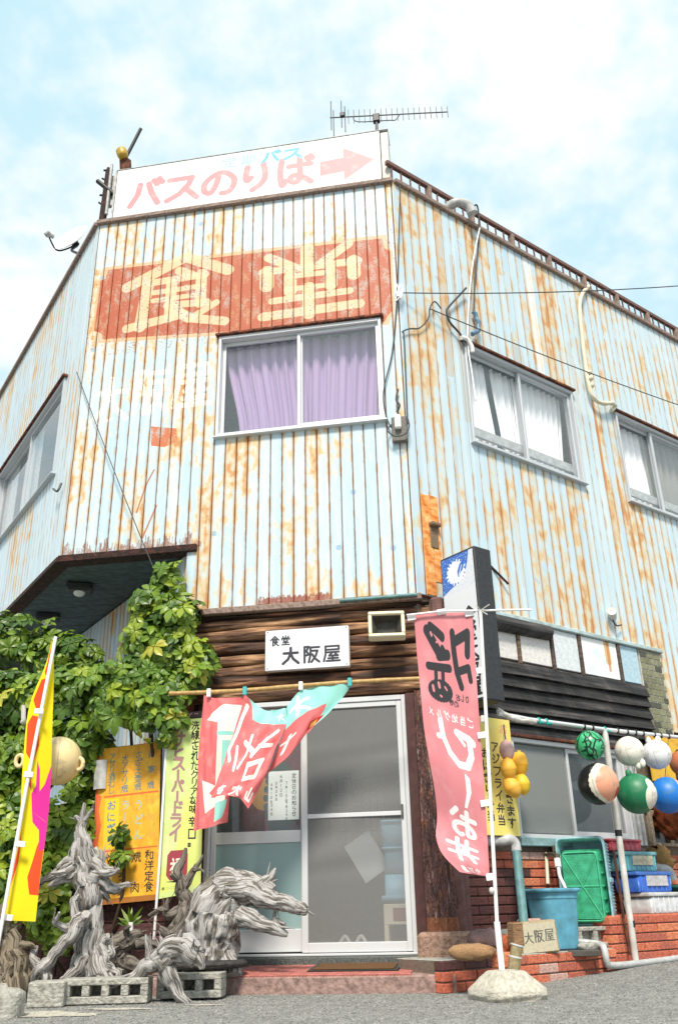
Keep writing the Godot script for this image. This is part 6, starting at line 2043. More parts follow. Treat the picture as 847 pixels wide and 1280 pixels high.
# ---------------------------------------------------------------- driftwood, stones and blocks left of the door
func build_driftwood():
	var g := "driftwood pieces set out left of the door"
	wood("twisted_driftwood", "tall grey driftwood trunk with ragged arms in front of the menu board", g, Vector3(-2.435, -0.123, 0.780), [
		[[Vector3(-2.430, -0.113, 0.780), Vector3(-2.443, 0.019, 0.780), Vector3(-2.447, 0.174, 0.780), Vector3(-2.477, 0.359, 0.780), Vector3(-2.514, 0.539, 0.780), Vector3(-2.555, 0.695, 0.780), Vector3(-2.588, 0.831, 0.780), Vector3(-2.595, 0.957, 0.780), Vector3(-2.596, 1.097, 0.780)], [0.092, 0.077, 0.072, 0.077, 0.108, 0.113, 0.062, 0.031, 0.010]],
		[[Vector3(-2.545, 0.717, 0.780), Vector3(-2.661, 0.654, 0.762), Vector3(-2.790, 0.585, 0.744), Vector3(-2.926, 0.539, 0.744)], [0.087, 0.062, 0.041, 0.010]],
		[[Vector3(-2.574, 0.628, 0.780), Vector3(-2.685, 0.559, 0.798), Vector3(-2.810, 0.518, 0.816)], [0.056, 0.036, 0.010]],
		[[Vector3(-2.553, 0.672, 0.780), Vector3(-2.660, 0.607, 0.834), Vector3(-2.759, 0.597, 0.888)], [0.046, 0.026, 0.008]],
		[[Vector3(-2.467, 0.570, 0.780), Vector3(-2.370, 0.503, 0.744), Vector3(-2.291, 0.507, 0.708), Vector3(-2.210, 0.516, 0.708)], [0.067, 0.046, 0.031, 0.010]],
		[[Vector3(-2.460, 0.631, 0.780), Vector3(-2.413, 0.668, 0.780), Vector3(-2.434, 0.758, 0.780)], [0.046, 0.026, 0.008]],
		[[Vector3(-2.483, 0.670, 0.780), Vector3(-2.329, 0.599, 0.816), Vector3(-2.247, 0.617, 0.852)], [0.056, 0.036, 0.010]],
		[[Vector3(-2.475, 0.527, 0.780), Vector3(-2.398, 0.455, 0.726), Vector3(-2.385, 0.406, 0.672)], [0.046, 0.026, 0.010]],
		[[Vector3(-2.591, 0.922, 0.780), Vector3(-2.653, 1.001, 0.762), Vector3(-2.687, 0.992, 0.744)], [0.026, 0.015, 0.008]],
		[[Vector3(-2.578, 0.980, 0.780), Vector3(-2.519, 1.051, 0.798)], [0.021, 0.008]],
		[[Vector3(-2.462, 0.148, 0.780), Vector3(-2.494, -0.018, 0.834), Vector3(-2.590, -0.114, 0.888), Vector3(-2.682, -0.143, 0.888)], [0.051, 0.051, 0.041, 0.015]],
		[[Vector3(-2.448, 0.122, 0.780), Vector3(-2.385, 0.001, 0.744), Vector3(-2.325, -0.089, 0.708), Vector3(-2.277, -0.155, 0.708)], [0.046, 0.062, 0.051, 0.021]],
		[[Vector3(-2.479, 0.071, 0.780), Vector3(-2.495, -0.072, 0.780), Vector3(-2.546, -0.162, 0.780)], [0.046, 0.046, 0.026]],
		[[Vector3(-2.391, 0.044, 0.780), Vector3(-2.335, 0.132, 0.816), Vector3(-2.288, 0.184, 0.852)], [0.051, 0.046, 0.021]],
		[[Vector3(-2.746, -0.160, 0.780), Vector3(-2.539, -0.177, 0.726), Vector3(-2.310, -0.157, 0.672), Vector3(-2.121, -0.114, 0.672)], [0.021, 0.031, 0.031, 0.010]],
		[[Vector3(-2.544, 0.228, 0.780), Vector3(-2.561, 0.071, 0.762), Vector3(-2.580, -0.058, 0.744)], [0.036, 0.031, 0.021]],
		[[Vector3(-2.419, 0.331, 0.780), Vector3(-2.384, 0.173, 0.798), Vector3(-2.379, 0.020, 0.816)], [0.031, 0.031, 0.026]],
	], 119)
	wood("diagonal_root", "pale forked driftwood root leaning left of the tall trunk", g, Vector3(-2.832, -0.215, 0.950), [
		[[Vector3(-2.441, 0.333, 0.950), Vector3(-2.491, 0.241, 0.950), Vector3(-2.609, 0.105, 0.950), Vector3(-2.725, -0.029, 0.950), Vector3(-2.856, -0.215, 0.950)], [0.040, 0.060, 0.045, 0.045, 0.015]],
		[[Vector3(-2.737, -0.029, 0.950), Vector3(-2.805, 0.052, 0.932), Vector3(-2.792, 0.122, 0.914)], [0.045, 0.030, 0.010]],
		[[Vector3(-2.713, -0.029, 0.950), Vector3(-2.662, -0.127, 0.968), Vector3(-2.631, -0.165, 0.986)], [0.045, 0.035, 0.015]],
		[[Vector3(-2.539, 0.232, 0.950), Vector3(-2.625, 0.260, 1.004), Vector3(-2.583, 0.337, 1.058)], [0.035, 0.020, 0.010]],
		[[Vector3(-2.484, 0.282, 0.950), Vector3(-2.548, 0.388, 0.914), Vector3(-2.535, 0.451, 0.878)], [0.045, 0.030, 0.010]],
	], 91)
	wood("driftwood_stump", "stout brown driftwood stump cut off by the left edge", g, Vector3(-2.905, -0.268, 1.000), [
		[[Vector3(-2.904, -0.278, 1.000), Vector3(-2.912, -0.137, 1.000), Vector3(-2.945, 0.012, 1.000), Vector3(-3.000, 0.190, 1.000), Vector3(-3.041, 0.346, 1.000), Vector3(-3.038, 0.409, 1.000)], [0.149, 0.144, 0.119, 0.074, 0.035, 0.010]],
		[[Vector3(-2.945, 0.097, 1.000), Vector3(-2.837, 0.131, 0.982), Vector3(-2.771, 0.103, 0.964)], [0.045, 0.025, 0.007]],
		[[Vector3(-3.016, 0.088, 1.000), Vector3(-2.902, 0.037, 1.018), Vector3(-2.818, 0.017, 1.036)], [0.045, 0.035, 0.010]],
		[[Vector3(-3.009, -0.209, 1.000), Vector3(-2.935, -0.099, 1.054), Vector3(-2.875, 0.017, 1.108)], [0.069, 0.045, 0.020]],
		[[Vector3(-3.002, 0.241, 1.000), Vector3(-2.936, 0.250, 0.964), Vector3(-2.924, 0.291, 0.928)], [0.035, 0.020, 0.007]],
	], 105)
	wood("gnarled_root", "dark gnarled driftwood root heaped under the white vase", g, Vector3(-2.273, -0.136, 0.620), [
		[[Vector3(-2.409, 0.010, 0.620), Vector3(-2.306, 0.103, 0.620), Vector3(-2.204, 0.144, 0.620), Vector3(-2.133, 0.185, 0.620)], [0.074, 0.084, 0.063, 0.021]],
		[[Vector3(-2.288, 0.035, 0.620), Vector3(-2.192, -0.025, 0.602), Vector3(-2.099, -0.058, 0.584)], [0.063, 0.047, 0.021]],
		[[Vector3(-2.364, 0.062, 0.620), Vector3(-2.400, 0.126, 0.638), Vector3(-2.428, 0.117, 0.656)], [0.047, 0.032, 0.011]],
		[[Vector3(-2.233, 0.123, 0.620), Vector3(-2.230, 0.199, 0.674), Vector3(-2.180, 0.231, 0.728)], [0.042, 0.021, 0.008]],
		[[Vector3(-2.316, 0.072, 0.620), Vector3(-2.261, -0.020, 0.584), Vector3(-2.255, -0.131, 0.548)], [0.058, 0.063, 0.047]],
		[[Vector3(-2.134, 0.111, 0.620), Vector3(-2.049, 0.120, 0.620), Vector3(-1.973, 0.088, 0.620)], [0.047, 0.026, 0.011]],
	], 84)
	wood("knotted_driftwood", "pale knotted lump of driftwood on the long concrete block", g, Vector3(-2.238, -0.144, 0.980), [
		[[Vector3(-2.308, 0.097, 0.980), Vector3(-2.272, 0.027, 0.980), Vector3(-2.240, -0.062, 0.980), Vector3(-2.222, -0.140, 0.980)], [0.045, 0.075, 0.075, 0.055]],
		[[Vector3(-2.274, 0.047, 0.980), Vector3(-2.208, 0.075, 0.962), Vector3(-2.243, 0.115, 0.944)], [0.045, 0.025, 0.010]],
		[[Vector3(-2.226, -0.023, 0.980), Vector3(-2.146, -0.052, 0.998), Vector3(-2.150, -0.118, 1.016)], [0.045, 0.030, 0.015]],
	], 119)
	wood("star_root", "pale star-shaped driftwood root with a long leg reaching the asphalt", g, Vector3(-1.688, -0.206, 1.150), [
		[[Vector3(-1.956, -0.082, 1.150), Vector3(-1.839, 0.002, 1.150), Vector3(-1.732, 0.072, 1.150), Vector3(-1.616, 0.094, 1.150), Vector3(-1.507, 0.017, 1.150), Vector3(-1.494, -0.031, 1.150)], [0.019, 0.053, 0.082, 0.087, 0.044, 0.015]],
		[[Vector3(-1.774, 0.029, 1.150), Vector3(-1.712, -0.095, 1.132), Vector3(-1.595, -0.232, 1.114)], [0.073, 0.053, 0.019]],
		[[Vector3(-1.859, 0.045, 1.150), Vector3(-1.885, 0.186, 1.168)], [0.034, 0.007]],
		[[Vector3(-1.667, 0.105, 1.150), Vector3(-1.626, 0.207, 1.204)], [0.034, 0.007]],
		[[Vector3(-1.755, 0.087, 1.150), Vector3(-1.808, 0.173, 1.114)], [0.029, 0.007]],
		[[Vector3(-1.861, -0.008, 1.150), Vector3(-2.002, -0.077, 1.150), Vector3(-2.131, -0.142, 1.150)], [0.044, 0.024, 0.010]],
		[[Vector3(-1.587, 0.075, 1.150), Vector3(-1.523, 0.132, 1.186)], [0.048, 0.024]],
		[[Vector3(-1.563, 0.027, 1.150), Vector3(-1.538, 0.071, 1.096)], [0.048, 0.029]],
	], 63)
	wood("antler_driftwood", "antler-shaped dark driftwood branch in front of the green beer banner", g, Vector3(-1.891, -0.078, 0.550), [
		[[Vector3(-1.879, -0.078, 0.550), Vector3(-1.906, 0.078, 0.550), Vector3(-1.881, 0.184, 0.550), Vector3(-1.844, 0.301, 0.550), Vector3(-1.838, 0.416, 0.550), Vector3(-1.860, 0.482, 0.550), Vector3(-1.884, 0.566, 0.550), Vector3(-1.870, 0.673, 0.550), Vector3(-1.850, 0.769, 0.550)], [0.069, 0.080, 0.074, 0.064, 0.053, 0.048, 0.042, 0.027, 0.011]],
		[[Vector3(-1.848, 0.493, 0.550), Vector3(-1.802, 0.581, 0.532), Vector3(-1.761, 0.643, 0.514), Vector3(-1.719, 0.715, 0.514)], [0.037, 0.027, 0.016, 0.005]],
		[[Vector3(-1.778, 0.603, 0.550), Vector3(-1.723, 0.612, 0.568), Vector3(-1.684, 0.582, 0.586)], [0.016, 0.011, 0.005]],
		[[Vector3(-1.882, 0.538, 0.550), Vector3(-1.901, 0.549, 0.604), Vector3(-1.915, 0.575, 0.658)], [0.027, 0.021, 0.011]],
		[[Vector3(-1.851, 0.301, 0.550), Vector3(-1.963, 0.303, 0.514), Vector3(-2.023, 0.343, 0.478), Vector3(-2.140, 0.301, 0.478)], [0.053, 0.037, 0.027, 0.011]],
		[[Vector3(-1.983, 0.331, 0.550), Vector3(-1.970, 0.419, 0.550)], [0.021, 0.008]],
		[[Vector3(-1.858, 0.210, 0.550), Vector3(-1.955, 0.181, 0.586), Vector3(-1.993, 0.214, 0.622)], [0.048, 0.032, 0.011]],
	], 112)
	wood("horse_head_driftwood", "big silver driftwood stump like an open-jawed animal head by the door", g, Vector3(-1.641, -0.089, 0.500), [
		[[Vector3(-1.641, -0.094, 0.500), Vector3(-1.634, 0.046, 0.500), Vector3(-1.628, 0.205, 0.500), Vector3(-1.585, 0.366, 0.500), Vector3(-1.507, 0.463, 0.500), Vector3(-1.428, 0.494, 0.500)], [0.182, 0.192, 0.208, 0.208, 0.166, 0.107]],
		[[Vector3(-1.514, 0.463, 0.500), Vector3(-1.370, 0.471, 0.482), Vector3(-1.263, 0.436, 0.464)], [0.160, 0.112, 0.069]],
		[[Vector3(-1.439, 0.473, 0.500), Vector3(-1.310, 0.431, 0.518), Vector3(-1.165, 0.373, 0.536), Vector3(-1.044, 0.349, 0.536), Vector3(-0.955, 0.320, 0.536), Vector3(-0.907, 0.309, 0.536)], [0.107, 0.091, 0.069, 0.053, 0.043, 0.021]],
		[[Vector3(-1.484, 0.299, 0.500), Vector3(-1.359, 0.276, 0.554), Vector3(-1.235, 0.232, 0.608), Vector3(-1.122, 0.188, 0.608), Vector3(-1.034, 0.155, 0.608)], [0.096, 0.069, 0.053, 0.043, 0.016]],
		[[Vector3(-1.267, 0.479, 0.500), Vector3(-1.203, 0.545, 0.464), Vector3(-1.169, 0.606, 0.428)], [0.059, 0.032, 0.008]],
		[[Vector3(-1.354, 0.515, 0.500), Vector3(-1.242, 0.479, 0.500), Vector3(-1.168, 0.449, 0.500)], [0.069, 0.053, 0.032]],
		[[Vector3(-1.155, 0.346, 0.500), Vector3(-1.151, 0.197, 0.536)], [0.011, 0.011]],
		[[Vector3(-1.654, 0.232, 0.500), Vector3(-1.767, 0.163, 0.446), Vector3(-1.810, 0.044, 0.392), Vector3(-1.797, -0.105, 0.392)], [0.043, 0.075, 0.075, 0.064]],
		[[Vector3(-1.579, 0.393, 0.500), Vector3(-1.700, 0.325, 0.482), Vector3(-1.764, 0.217, 0.464), Vector3(-1.734, 0.099, 0.464)], [0.043, 0.075, 0.069, 0.032]],
		[[Vector3(-1.143, 0.239, 0.500), Vector3(-1.078, 0.216, 0.518)], [0.027, 0.016]],
		[[Vector3(-1.587, 0.098, 0.500), Vector3(-1.502, 0.021, 0.554), Vector3(-1.441, -0.100, 0.608)], [0.043, 0.069, 0.075]],
		[[Vector3(-1.660, 0.395, 0.500), Vector3(-1.613, 0.500, 0.464), Vector3(-1.512, 0.554, 0.428), Vector3(-1.411, 0.540, 0.428)], [0.032, 0.064, 0.059, 0.027]],
	], 140)
	# round timber slab under the animal head
	var sl := MB.new()
	sl.lathe(at(Vector3(-1.64, -0.05, 0.62)), [Vector2(0, 0), Vector2(0.27, 0), Vector2(0.295, 0.012), Vector2(0.3, 0.03), Vector2(0.285, 0.045), Vector2(0.2, 0.05), Vector2(0, 0.05)], 30)
	tag(put(sl, "timber_slab", mat(Color(0.36, 0.35, 0.35), 0.8, 0.0, T.drift, 1.5, T.bwood)), "dark round slab under the animal-head driftwood", "slab")
	# hollow concrete blocks
	hollow_block("dark hollow concrete block under the round slab", Transform3D(Basis(UP, 0.12), Vector3(-1.64, -0.135, 0.9)), 0.44, 3)
	hollow_block("long hollow concrete block under the tall driftwood trunk", Transform3D(Basis(UP, 0.2), Vector3(-2.14, -0.145, 1.14)), 0.56, 4)
	var cb := MB.new()
	cb.box(Transform3D(Basis(UP, 0.26), Vector3(-2.48, -0.15, 1.3)), Vector3(0.23, 0.15, 0.2), 0.008)
	tag(put(cb, "concrete_block", M.concrete), "solid concrete block at the left end of the hollow one", "block")
	var rk := MB.new()
	rk.blob(at(Vector3(-2.53, -0.18, 1.95), Basis(UP, 0.5)), Vector3(0.19, 0.13, 0.16), 0.35, 5, 22, 1.2, 0.75)
	tag(put(rk, "boulder", M.concrete), "rough grey boulder cut by the lower left corner", "rock")
	# vase with leaves
	var vz := thing("flower_vase", "tiny white vase of green sprigs behind the driftwood", "vase", Vector3(-2.348, 0.169, 0.300))
	var v := MB.new()
	v.lathe(at(Vector3(-2.348, 0.169, 0.300)), [Vector2(0, 0), Vector2(0.02, 0), Vector2(0.022, 0.03), Vector2(0.018, 0.07), Vector2(0.022, 0.085), Vector2(0.018, 0.086), Vector2(0.014, 0.06)], 14)
	put(v, "vase", M.white_clean, vz)
	for k in 14:
		var l := MB.new()
		var d := Vector3(sin(k * 2.4) * 0.09, 0.06 + 0.05 * cos(k * 1.7), cos(k * 2.4) * 0.05)
		var p := Vector3(-2.353, 0.236, 0.300)
		var sd := d.cross(Vector3(0.2, 0.3, 1)).normalized() * 0.014
		l.tri(p, p + d * 0.6 + sd, p + d * 0.6 - sd)
		l.tri(p + d * 0.6 + sd, p + d * 1.2, p + d * 0.6 - sd)
		put(l, "leaf", M.leaf[k % 3], vz)


func hollow_block(label: String, xf: Transform3D, len_: float, n: int):
	var o := thing("hollow_block", label, "block", xf.origin - UP * 0.08)
	var b := MB.new()
	var h := 0.15
	bar(b, xf, -len_ / 2, len_ / 2, h / 2 - 0.04, h / 2, -0.1, 0.1, 0.005)
	bar(b, xf, -len_ / 2, len_ / 2, -h / 2, -h / 2 + 0.045, -0.1, 0.1, 0.005)
	bar(b, xf, -len_ / 2, len_ / 2, -h / 2 + 0.045, h / 2 - 0.04, -0.1, -0.06, 0.0)
	var w := 0.05
	var gap := (len_ - w * (n + 1)) / n
	for k in n + 1:
		var x := -len_ / 2 + k * (w + gap)
		bar(b, xf, x, x + w, -h / 2 + 0.044, h / 2 - 0.039, -0.058, 0.098, 0.006)
	put(b, "block", M.concrete, o)


func wood(called: String, label: String, group: String, base: Vector3, branches: Array, sd: int):
	if not M.has("drift"):
		M.drift = mat(Color(0.93, 0.93, 0.94), 0.85, 0.0, T.drift, 1.0, T.bdrift, 1.0, false)
		M.drift_dark = mat(Color(0.68, 0.65, 0.62), 0.85, 0.0, T.drift, 1.0, T.bdrift, 1.0, false)
		M.drift_brown = mat(Color(0.7, 0.65, 0.57), 0.85, 0.0, T.drift, 1.0, T.bdrift, 1.0, false)
		for m in [M.drift, M.drift_dark, M.drift_brown]:
			m.uv1_scale = Vector3(3.0, 0.55, 1.0)
	var nz := FastNoiseLite.new()
	nz.seed = sd
	nz.frequency = 1.0
	nz.fractal_octaves = 3
	var solid := called == "horse_head_driftwood"
	var b := MB.new()
	var n := 0
	for br in branches:
		var per := 7
		var pts := curve(br[0], per)
		var rad := []
		for i in pts.size():
			var k := float(i) / per
			var a := mini(int(k), br[1].size() - 1)
			rad.append(lerpf(br[1][a], br[1][mini(a + 1, br[1].size() - 1)], k - a))
		for i in pts.size():
			var q: Vector3 = pts[i] * 7.0
			pts[i] += Vector3(nz.get_noise_3dv(q), nz.get_noise_3dv(q + Vector3(50, 0, 0)), nz.get_noise_3dv(q + Vector3(0, 50, 0))) * minf(rad[i] * 0.75, 0.016 if solid else 0.035)
		var big: bool = br[1][0] > 0.08
		var off := n * 13.7
		b.tube(pts, rad, 38 if big else 18, true, func(i: int, a: float) -> float:
			var t: float = i * 0.13
			var tw: float = a + t * 0.35
			var groove: float = smoothstep(0.16, 0.0, absf(nz.get_noise_3d(cos(tw) * 0.85 + off, sin(tw) * 0.85, t * 0.16)))
			var fibre: float = nz.get_noise_3d(cos(tw) * 4.5 + off, sin(tw) * 4.5, t * 0.3)
			var lump: float = nz.get_noise_3d(cos(a) * 0.8, sin(a) * 0.8 + off, t * 0.9)
			return 1.0 + (0.22 if solid else 0.36) * lump - (0.2 if solid else 0.34) * groove + 0.05 * fibre, 3.0)
		# torn splinters along and at the end of each limb
		for k in ((1 if solid else 3) if big else 2):
			var at_ := rng.randi_range(int(pts.size() * 0.3), pts.size() - 2)
			var dir: Vector3 = (pts[at_ + 1] - pts[at_ - 1]).normalized()
			var out := dir.cross(Vector3(rng.randfn(), rng.randfn(), rng.randfn())).normalized()
			var p0: Vector3 = pts[at_] + out * rad[at_] * 0.6
			var l := rng.randf_range(0.05, 0.13) * (1.0 if big else 0.7)
			b.tube([p0 - dir * l * 0.4, p0 + out * 0.012, p0 + dir * l * 0.6 + out * l * 0.35, p0 + dir * l + out * l * 0.5], [rad[at_] * 0.28, rad[at_] * 0.3, rad[at_] * 0.16, 0.002], 7, true, null, 3.0)
		n += 1
	var dark := called in ["gnarled_root", "antler_driftwood"]
	tag(put(b, called, M.drift_dark if dark else (M.drift_brown if called == "driftwood_stump" else M.drift)), label, "driftwood", group)

# ---------------------------------------------------------------- things along the right wall
# rounded-square loft: rows are [height, half width, half depth]
func loft(b: MB, xf: Transform3D, rows: Array, pw := 0.45, seg := 36):
	b.grid(func(u, v) -> Vector3:
		var q: Array = rows[int(roundf(v * (rows.size() - 1)))]
		var a: float = -TAU * fposmod(u, 1.0)
		return xf * Vector3(signf(cos(a)) * pow(absf(cos(a)), pw) * q[1], q[0], signf(sin(a)) * pow(absf(sin(a)), pw) * q[2]), seg, rows.size() - 1)


func yawed(s: float, y: float, d: float, turn := 0.0) -> Transform3D:
	return Transform3D(FR.basis * Basis(UP, turn), RP(s, y, d))


func build_right_clutter():
	# blue bucket
	var bk := thing("water_bucket", "tall blue plastic bucket under the tap on the low bench", "bucket", RP(1.02, -0.02, 0.26))
	var b := MB.new()
	var bx := yawed(1.02, -0.02, 0.26, -0.25) * Transform3D(Basis().scaled(Vector3(0.86, 0.97, 0.86)), Vector3.ZERO)
	loft(b, bx, [[0.0, 0.0, 0.0], [0.0, 0.15, 0.15], [0.012, 0.16, 0.16], [0.38, 0.195, 0.195], [0.382, 0.2, 0.2], [0.385, 0.2, 0.2], [0.45, 0.205, 0.205], [0.46, 0.19, 0.19], [0.3, 0.18, 0.18], [0.05, 0.15, 0.15], [0.05, 0.0, 0.0]])
	var sky_blue := mat(Color(0.42, 0.72, 0.85), 0.45, 0.0, T.grime, 1.4)
	put(b, "bucket", sky_blue, bk)
	var rm := MB.new()
	loft(rm, bx, [[0.428, 0.203, 0.203], [0.43, 0.225, 0.225], [0.455, 0.228, 0.228], [0.46, 0.215, 0.215], [0.46, 0.2, 0.2]])
	put(rm, "rim", sky_blue, bk)
	# crates standing on end
	crate("blue_crate", "pale blue slotted fish crate standing on end behind the green one", yawed(1.56, 0.145, 0.2, -1.1), 0.4, 0.68, 0.26, Color(0.68, 0.88, 0.95), false)
	crate("green_crate", "green perforated crate standing on end inside the pale blue one", yawed(1.46, 0.155, 0.25, -1.1), 0.33, 0.57, 0.15, Color(0.3, 0.8, 0.62), true)
	var cb := thing("crate_block", "grey hollow concrete block under the standing crates", "block", RP(1.38, -0.02, 0.3))
	var c := MB.new()
	var cx := yawed(1.42, 0.06, 0.28, -0.2)
	bar(c, cx, -0.22, 0.24, 0.045, 0.075, -0.14, 0.12, 0.006)
	bar(c, cx, -0.22, 0.24, -0.075, -0.04, -0.14, 0.12, 0.006)
	bar(c, cx, -0.22, 0.24, -0.04, 0.045, -0.14, 0.06, 0.0)
	for x in [-0.22, -0.06, 0.1, 0.2]:
		bar(c, cx, x, x + 0.045, -0.041, 0.046, 0.06, 0.118, 0.006)
	put(c, "block", M.concrete, cb)
	# stacked storage boxes
	box_of("white_storage_box", "translucent white storage box at the foot of the box stack", yawed(2.36, 0.213, 0.27), 0.52, 0.17, 0.32, Color(0.82, 0.84, 0.87), Color(0.86, 0.88, 0.9), null)
	box_of("deep_blue_box", "deep blue basket box with a white label in the stack", yawed(2.31, 0.385, 0.22), 0.5, 0.17, 0.28, Color(0.25, 0.45, 0.86), Color(0.3, 0.5, 0.88), Color(0.84, 0.84, 0.88))
	box_of("turquoise_box", "turquoise box with a cream label above the deep blue one", yawed(2.26, 0.56, 0.16), 0.48, 0.165, 0.24, Color(0.4, 0.7, 0.76), Color(0.45, 0.74, 0.8), Color(0.85, 0.82, 0.72))
	box_of("red_lidded_box", "box with a pinkish red lid on top of the stack", yawed(2.18, 0.735, 0.1), 0.48, 0.1, 0.2, Color(0.78, 0.3, 0.36), Color(0.82, 0.36, 0.42), null)
	var tb := MB.new()
	loft(tb, yawed(2.92, 0.213, 0.2), [[0.0, 0.0, 0.0], [0.0, 0.2, 0.17], [0.2, 0.24, 0.2], [0.205, 0.26, 0.22], [0.23, 0.26, 0.22], [0.23, 0.23, 0.19], [0.06, 0.2, 0.17], [0.06, 0, 0]])
	tag(put(tb, "green_tub", mat(Color(0.16, 0.42, 0.38), 0.5, 0.0, T.grime, 2.0)), "dark green tub at the right edge on the tall bench", "tub")
	var ho := thing("drain_hose", "grey pipe elbow with a ribbed hose over the green tub", "pipe", RP(2.95, 0.45, 0.1))
	var e1 := MB.new()
	e1.tube(curve([Vector3(1.908, 0.601, -2.001), Vector3(1.965, 0.576, -1.915), Vector3(2.041, 0.559, -1.908), Vector3(2.068, 0.489, -1.921)], 5), 0.06, 12)
	put(e1, "elbow", M.pvc_grey, ho)
	var e2 := MB.new()
	e2.tube(curve([Vector3(2.047, 0.517, -1.900), Vector3(2.022, 0.448, -1.859), Vector3(2.020, 0.352, -1.857)], 8), 0.028, 10, true, func(i, a): return 1.0 if i % 2 else 1.18)
	put(e2, "hose", M.alu, ho)
	var mo := MB.new()
	mo.blob(at(Vector3(2.000, 0.651, -2.068)), Vector3(0.14, 0.14, 0.06), 0.6, 3, 26, 4.0)
	tag(put(mo, "dried_moss", mat(Color(0.6, 0.5, 0.32), 1.0, 0.0, T.brick, 5.0)), "clump of dried moss on the wall above the grey elbow", "moss")
	var nt := MB.new()
	nt.blob(at(Vector3(2.228, 1.071, -2.119)), Vector3(0.2, 0.2, 0.14), 0.5, 9, 30, 5.0)
	tag(put(nt, "fishing_net", mat(Color(0.55, 0.27, 0.1), 1.0, 0.0, T.brick, 6.0, T.bgrain, 2.0)), "bundle of rust-orange netting at the right edge", "net")
	# tap with a white hose
	var tp := thing("water_tap", "brass wall tap with a white hose over the blue bucket", "tap", Vector3(0.962, 0.718, -1.009))
	var t1 := MB.new()
	t1.tube([Vector3(0.904, 0.715, -0.918), Vector3(0.885, 0.465, -0.841)], 0.016, 8)
	put(t1, "riser", M.beige, tp)
	var t2 := MB.new()
	t2.tube(curve([Vector3(0.901, 0.696, -0.916), Vector3(0.939, 0.698, -0.839), Vector3(0.972, 0.685, -0.729)], 4), 0.02, 8)
	t2.box(at(Vector3(0.964, 0.742, -0.837)), Vector3(0.02, 0.06, 0.05), 0.006)
	t2.tube([Vector3(0.980, 0.692, -0.737), Vector3(0.978, 0.648, -0.735)], 0.026, 10)
	put(t2, "spout", mat(Color(0.5, 0.47, 0.4), 0.4, 0.6, T.brick, 5.0), tp)
	var t3 := MB.new()
	t3.tube([Vector3(0.979, 0.660, -0.737), Vector3(0.979, 0.590, -0.708)], 0.027, 10)
	t3.tube(curve([Vector3(0.981, 0.603, -0.709), Vector3(0.983, 0.521, -0.682), Vector3(1.006, 0.453, -0.663), Vector3(1.024, 0.392, -0.668)], 5), 0.015, 8)
	put(t3, "hose", M.white_clean, tp)
	# drain pipe of grey elbow and teal tube
	var dp := thing("drain_pipe", "teal plastic drain pipe with a grey elbow under the takeaway sign", "pipe", Vector3(0.646, 0.146, -0.243))
	var d1 := MB.new()
	d1.tube(curve([Vector3(0.395, 0.801, -0.341), Vector3(0.523, 0.793, -0.375), Vector3(0.596, 0.804, -0.393), Vector3(0.638, 0.773, -0.408), Vector3(0.645, 0.711, -0.401)], 5), 0.042, 12)
	put(d1, "elbow", M.pvc_grey, dp)
	var d2 := MB.new()
	d2.tube([Vector3(0.643, 0.723, -0.399), Vector3(0.646, 0.147, -0.213)], 0.036, 12)
	put(d2, "pipe", M.pvc_teal, dp)
	var lo := MB.new()
	lo.tube(curve([Vector3(1.063, 0.032, -0.607), Vector3(1.203, 0.013, -0.594), Vector3(1.244, -0.002, -0.537), Vector3(1.251, -0.057, -0.501), Vector3(1.256, -0.113, -0.505), Vector3(1.294, -0.139, -0.560), Vector3(1.558, -0.145, -0.909), Vector3(2.032, -0.132, -1.449)], 5), 0.026, 10)
	tag(put(lo, "ground_pipe", M.pvc_grey), "grey plastic pipe dropping off the low bench and along the ground", "pipe")
	# carved name stone and small things on the low bench
	var st := Canvas.new(256, 224, Color(0.74, 0.71, 0.62))
	st.wear(Color(0.62, 0.59, 0.5), 0.5, 0.03, 7)
	st.glyph("大", Vector2(18, 66), Vector2(66, 90), 9, Color(0.34, 0.36, 0.34))
	st.glyph("阪", Vector2(92, 56), Vector2(70, 96), 9, Color(0.34, 0.36, 0.34))
	st.glyph("屋", Vector2(170, 50), Vector2(70, 96), 8, Color(0.34, 0.36, 0.34))
	var sx := yawed(0.62, 0.085, 0.42, -0.52) * Transform3D(Basis(Vector3(0, 0, 1), 0.06), Vector3.ZERO)
	var sn := thing("name_stone", "square sand-coloured stone carved with the shop's name on the low bench", "stone sign", RP(0.62, -0.02, 0.42))
	var s := MB.new()
	s.box(sx, Vector3(0.3, 0.225, 0.1), 0.012)
	put(s, "stone", mat(Color(0.74, 0.68, 0.56), 0.9, 0.0, T.concrete, 3.0, T.bgrain), sn)
	var sf := MB.new()
	sf.quad(sx * Vector3(-0.136, -0.1, 0.0515), sx * Vector3(0.136, -0.1, 0.0515), sx * Vector3(0.136, 0.1, 0.0515), sx * Vector3(-0.136, 0.1, 0.0515))
	put(sf, "carved_face", printed(st.texture(), 0.9), sn)
	var ty := MB.new()
	ty.box(yawed(0.8, 0.16, 0.2, -0.2), Vector3(0.2, 0.1, 0.1), 0.015)
	tag(put(ty, "pink_stone", M.pale_brick), "pinkish block of stone behind the teal pipe", "stone")
	var gt := MB.new()
	gt.blob(yawed(1.2, 0.0, 0.44, 0.2), Vector3(0.14, 0.03, 0.06), 0.25, 4, 16, 1.4, 0.6)
	tag(put(gt, "grey_slate", M.concrete), "flat grey stone on the bench under the bucket", "stone")
	var can := thing("drink_can_pair", "two gold tin cans joined end to end before the name stone", "can", Vector3(0.528, -0.091, 0.850))
	var cn := MB.new()
	cn.tube([Vector3(0.528, -0.091, 0.850), Vector3(0.551, 0.002, 0.850)], 0.042, 18)
	cn.tube([Vector3(0.551, 0.002, 0.850), Vector3(0.571, 0.073, 0.850)], 0.04, 18)
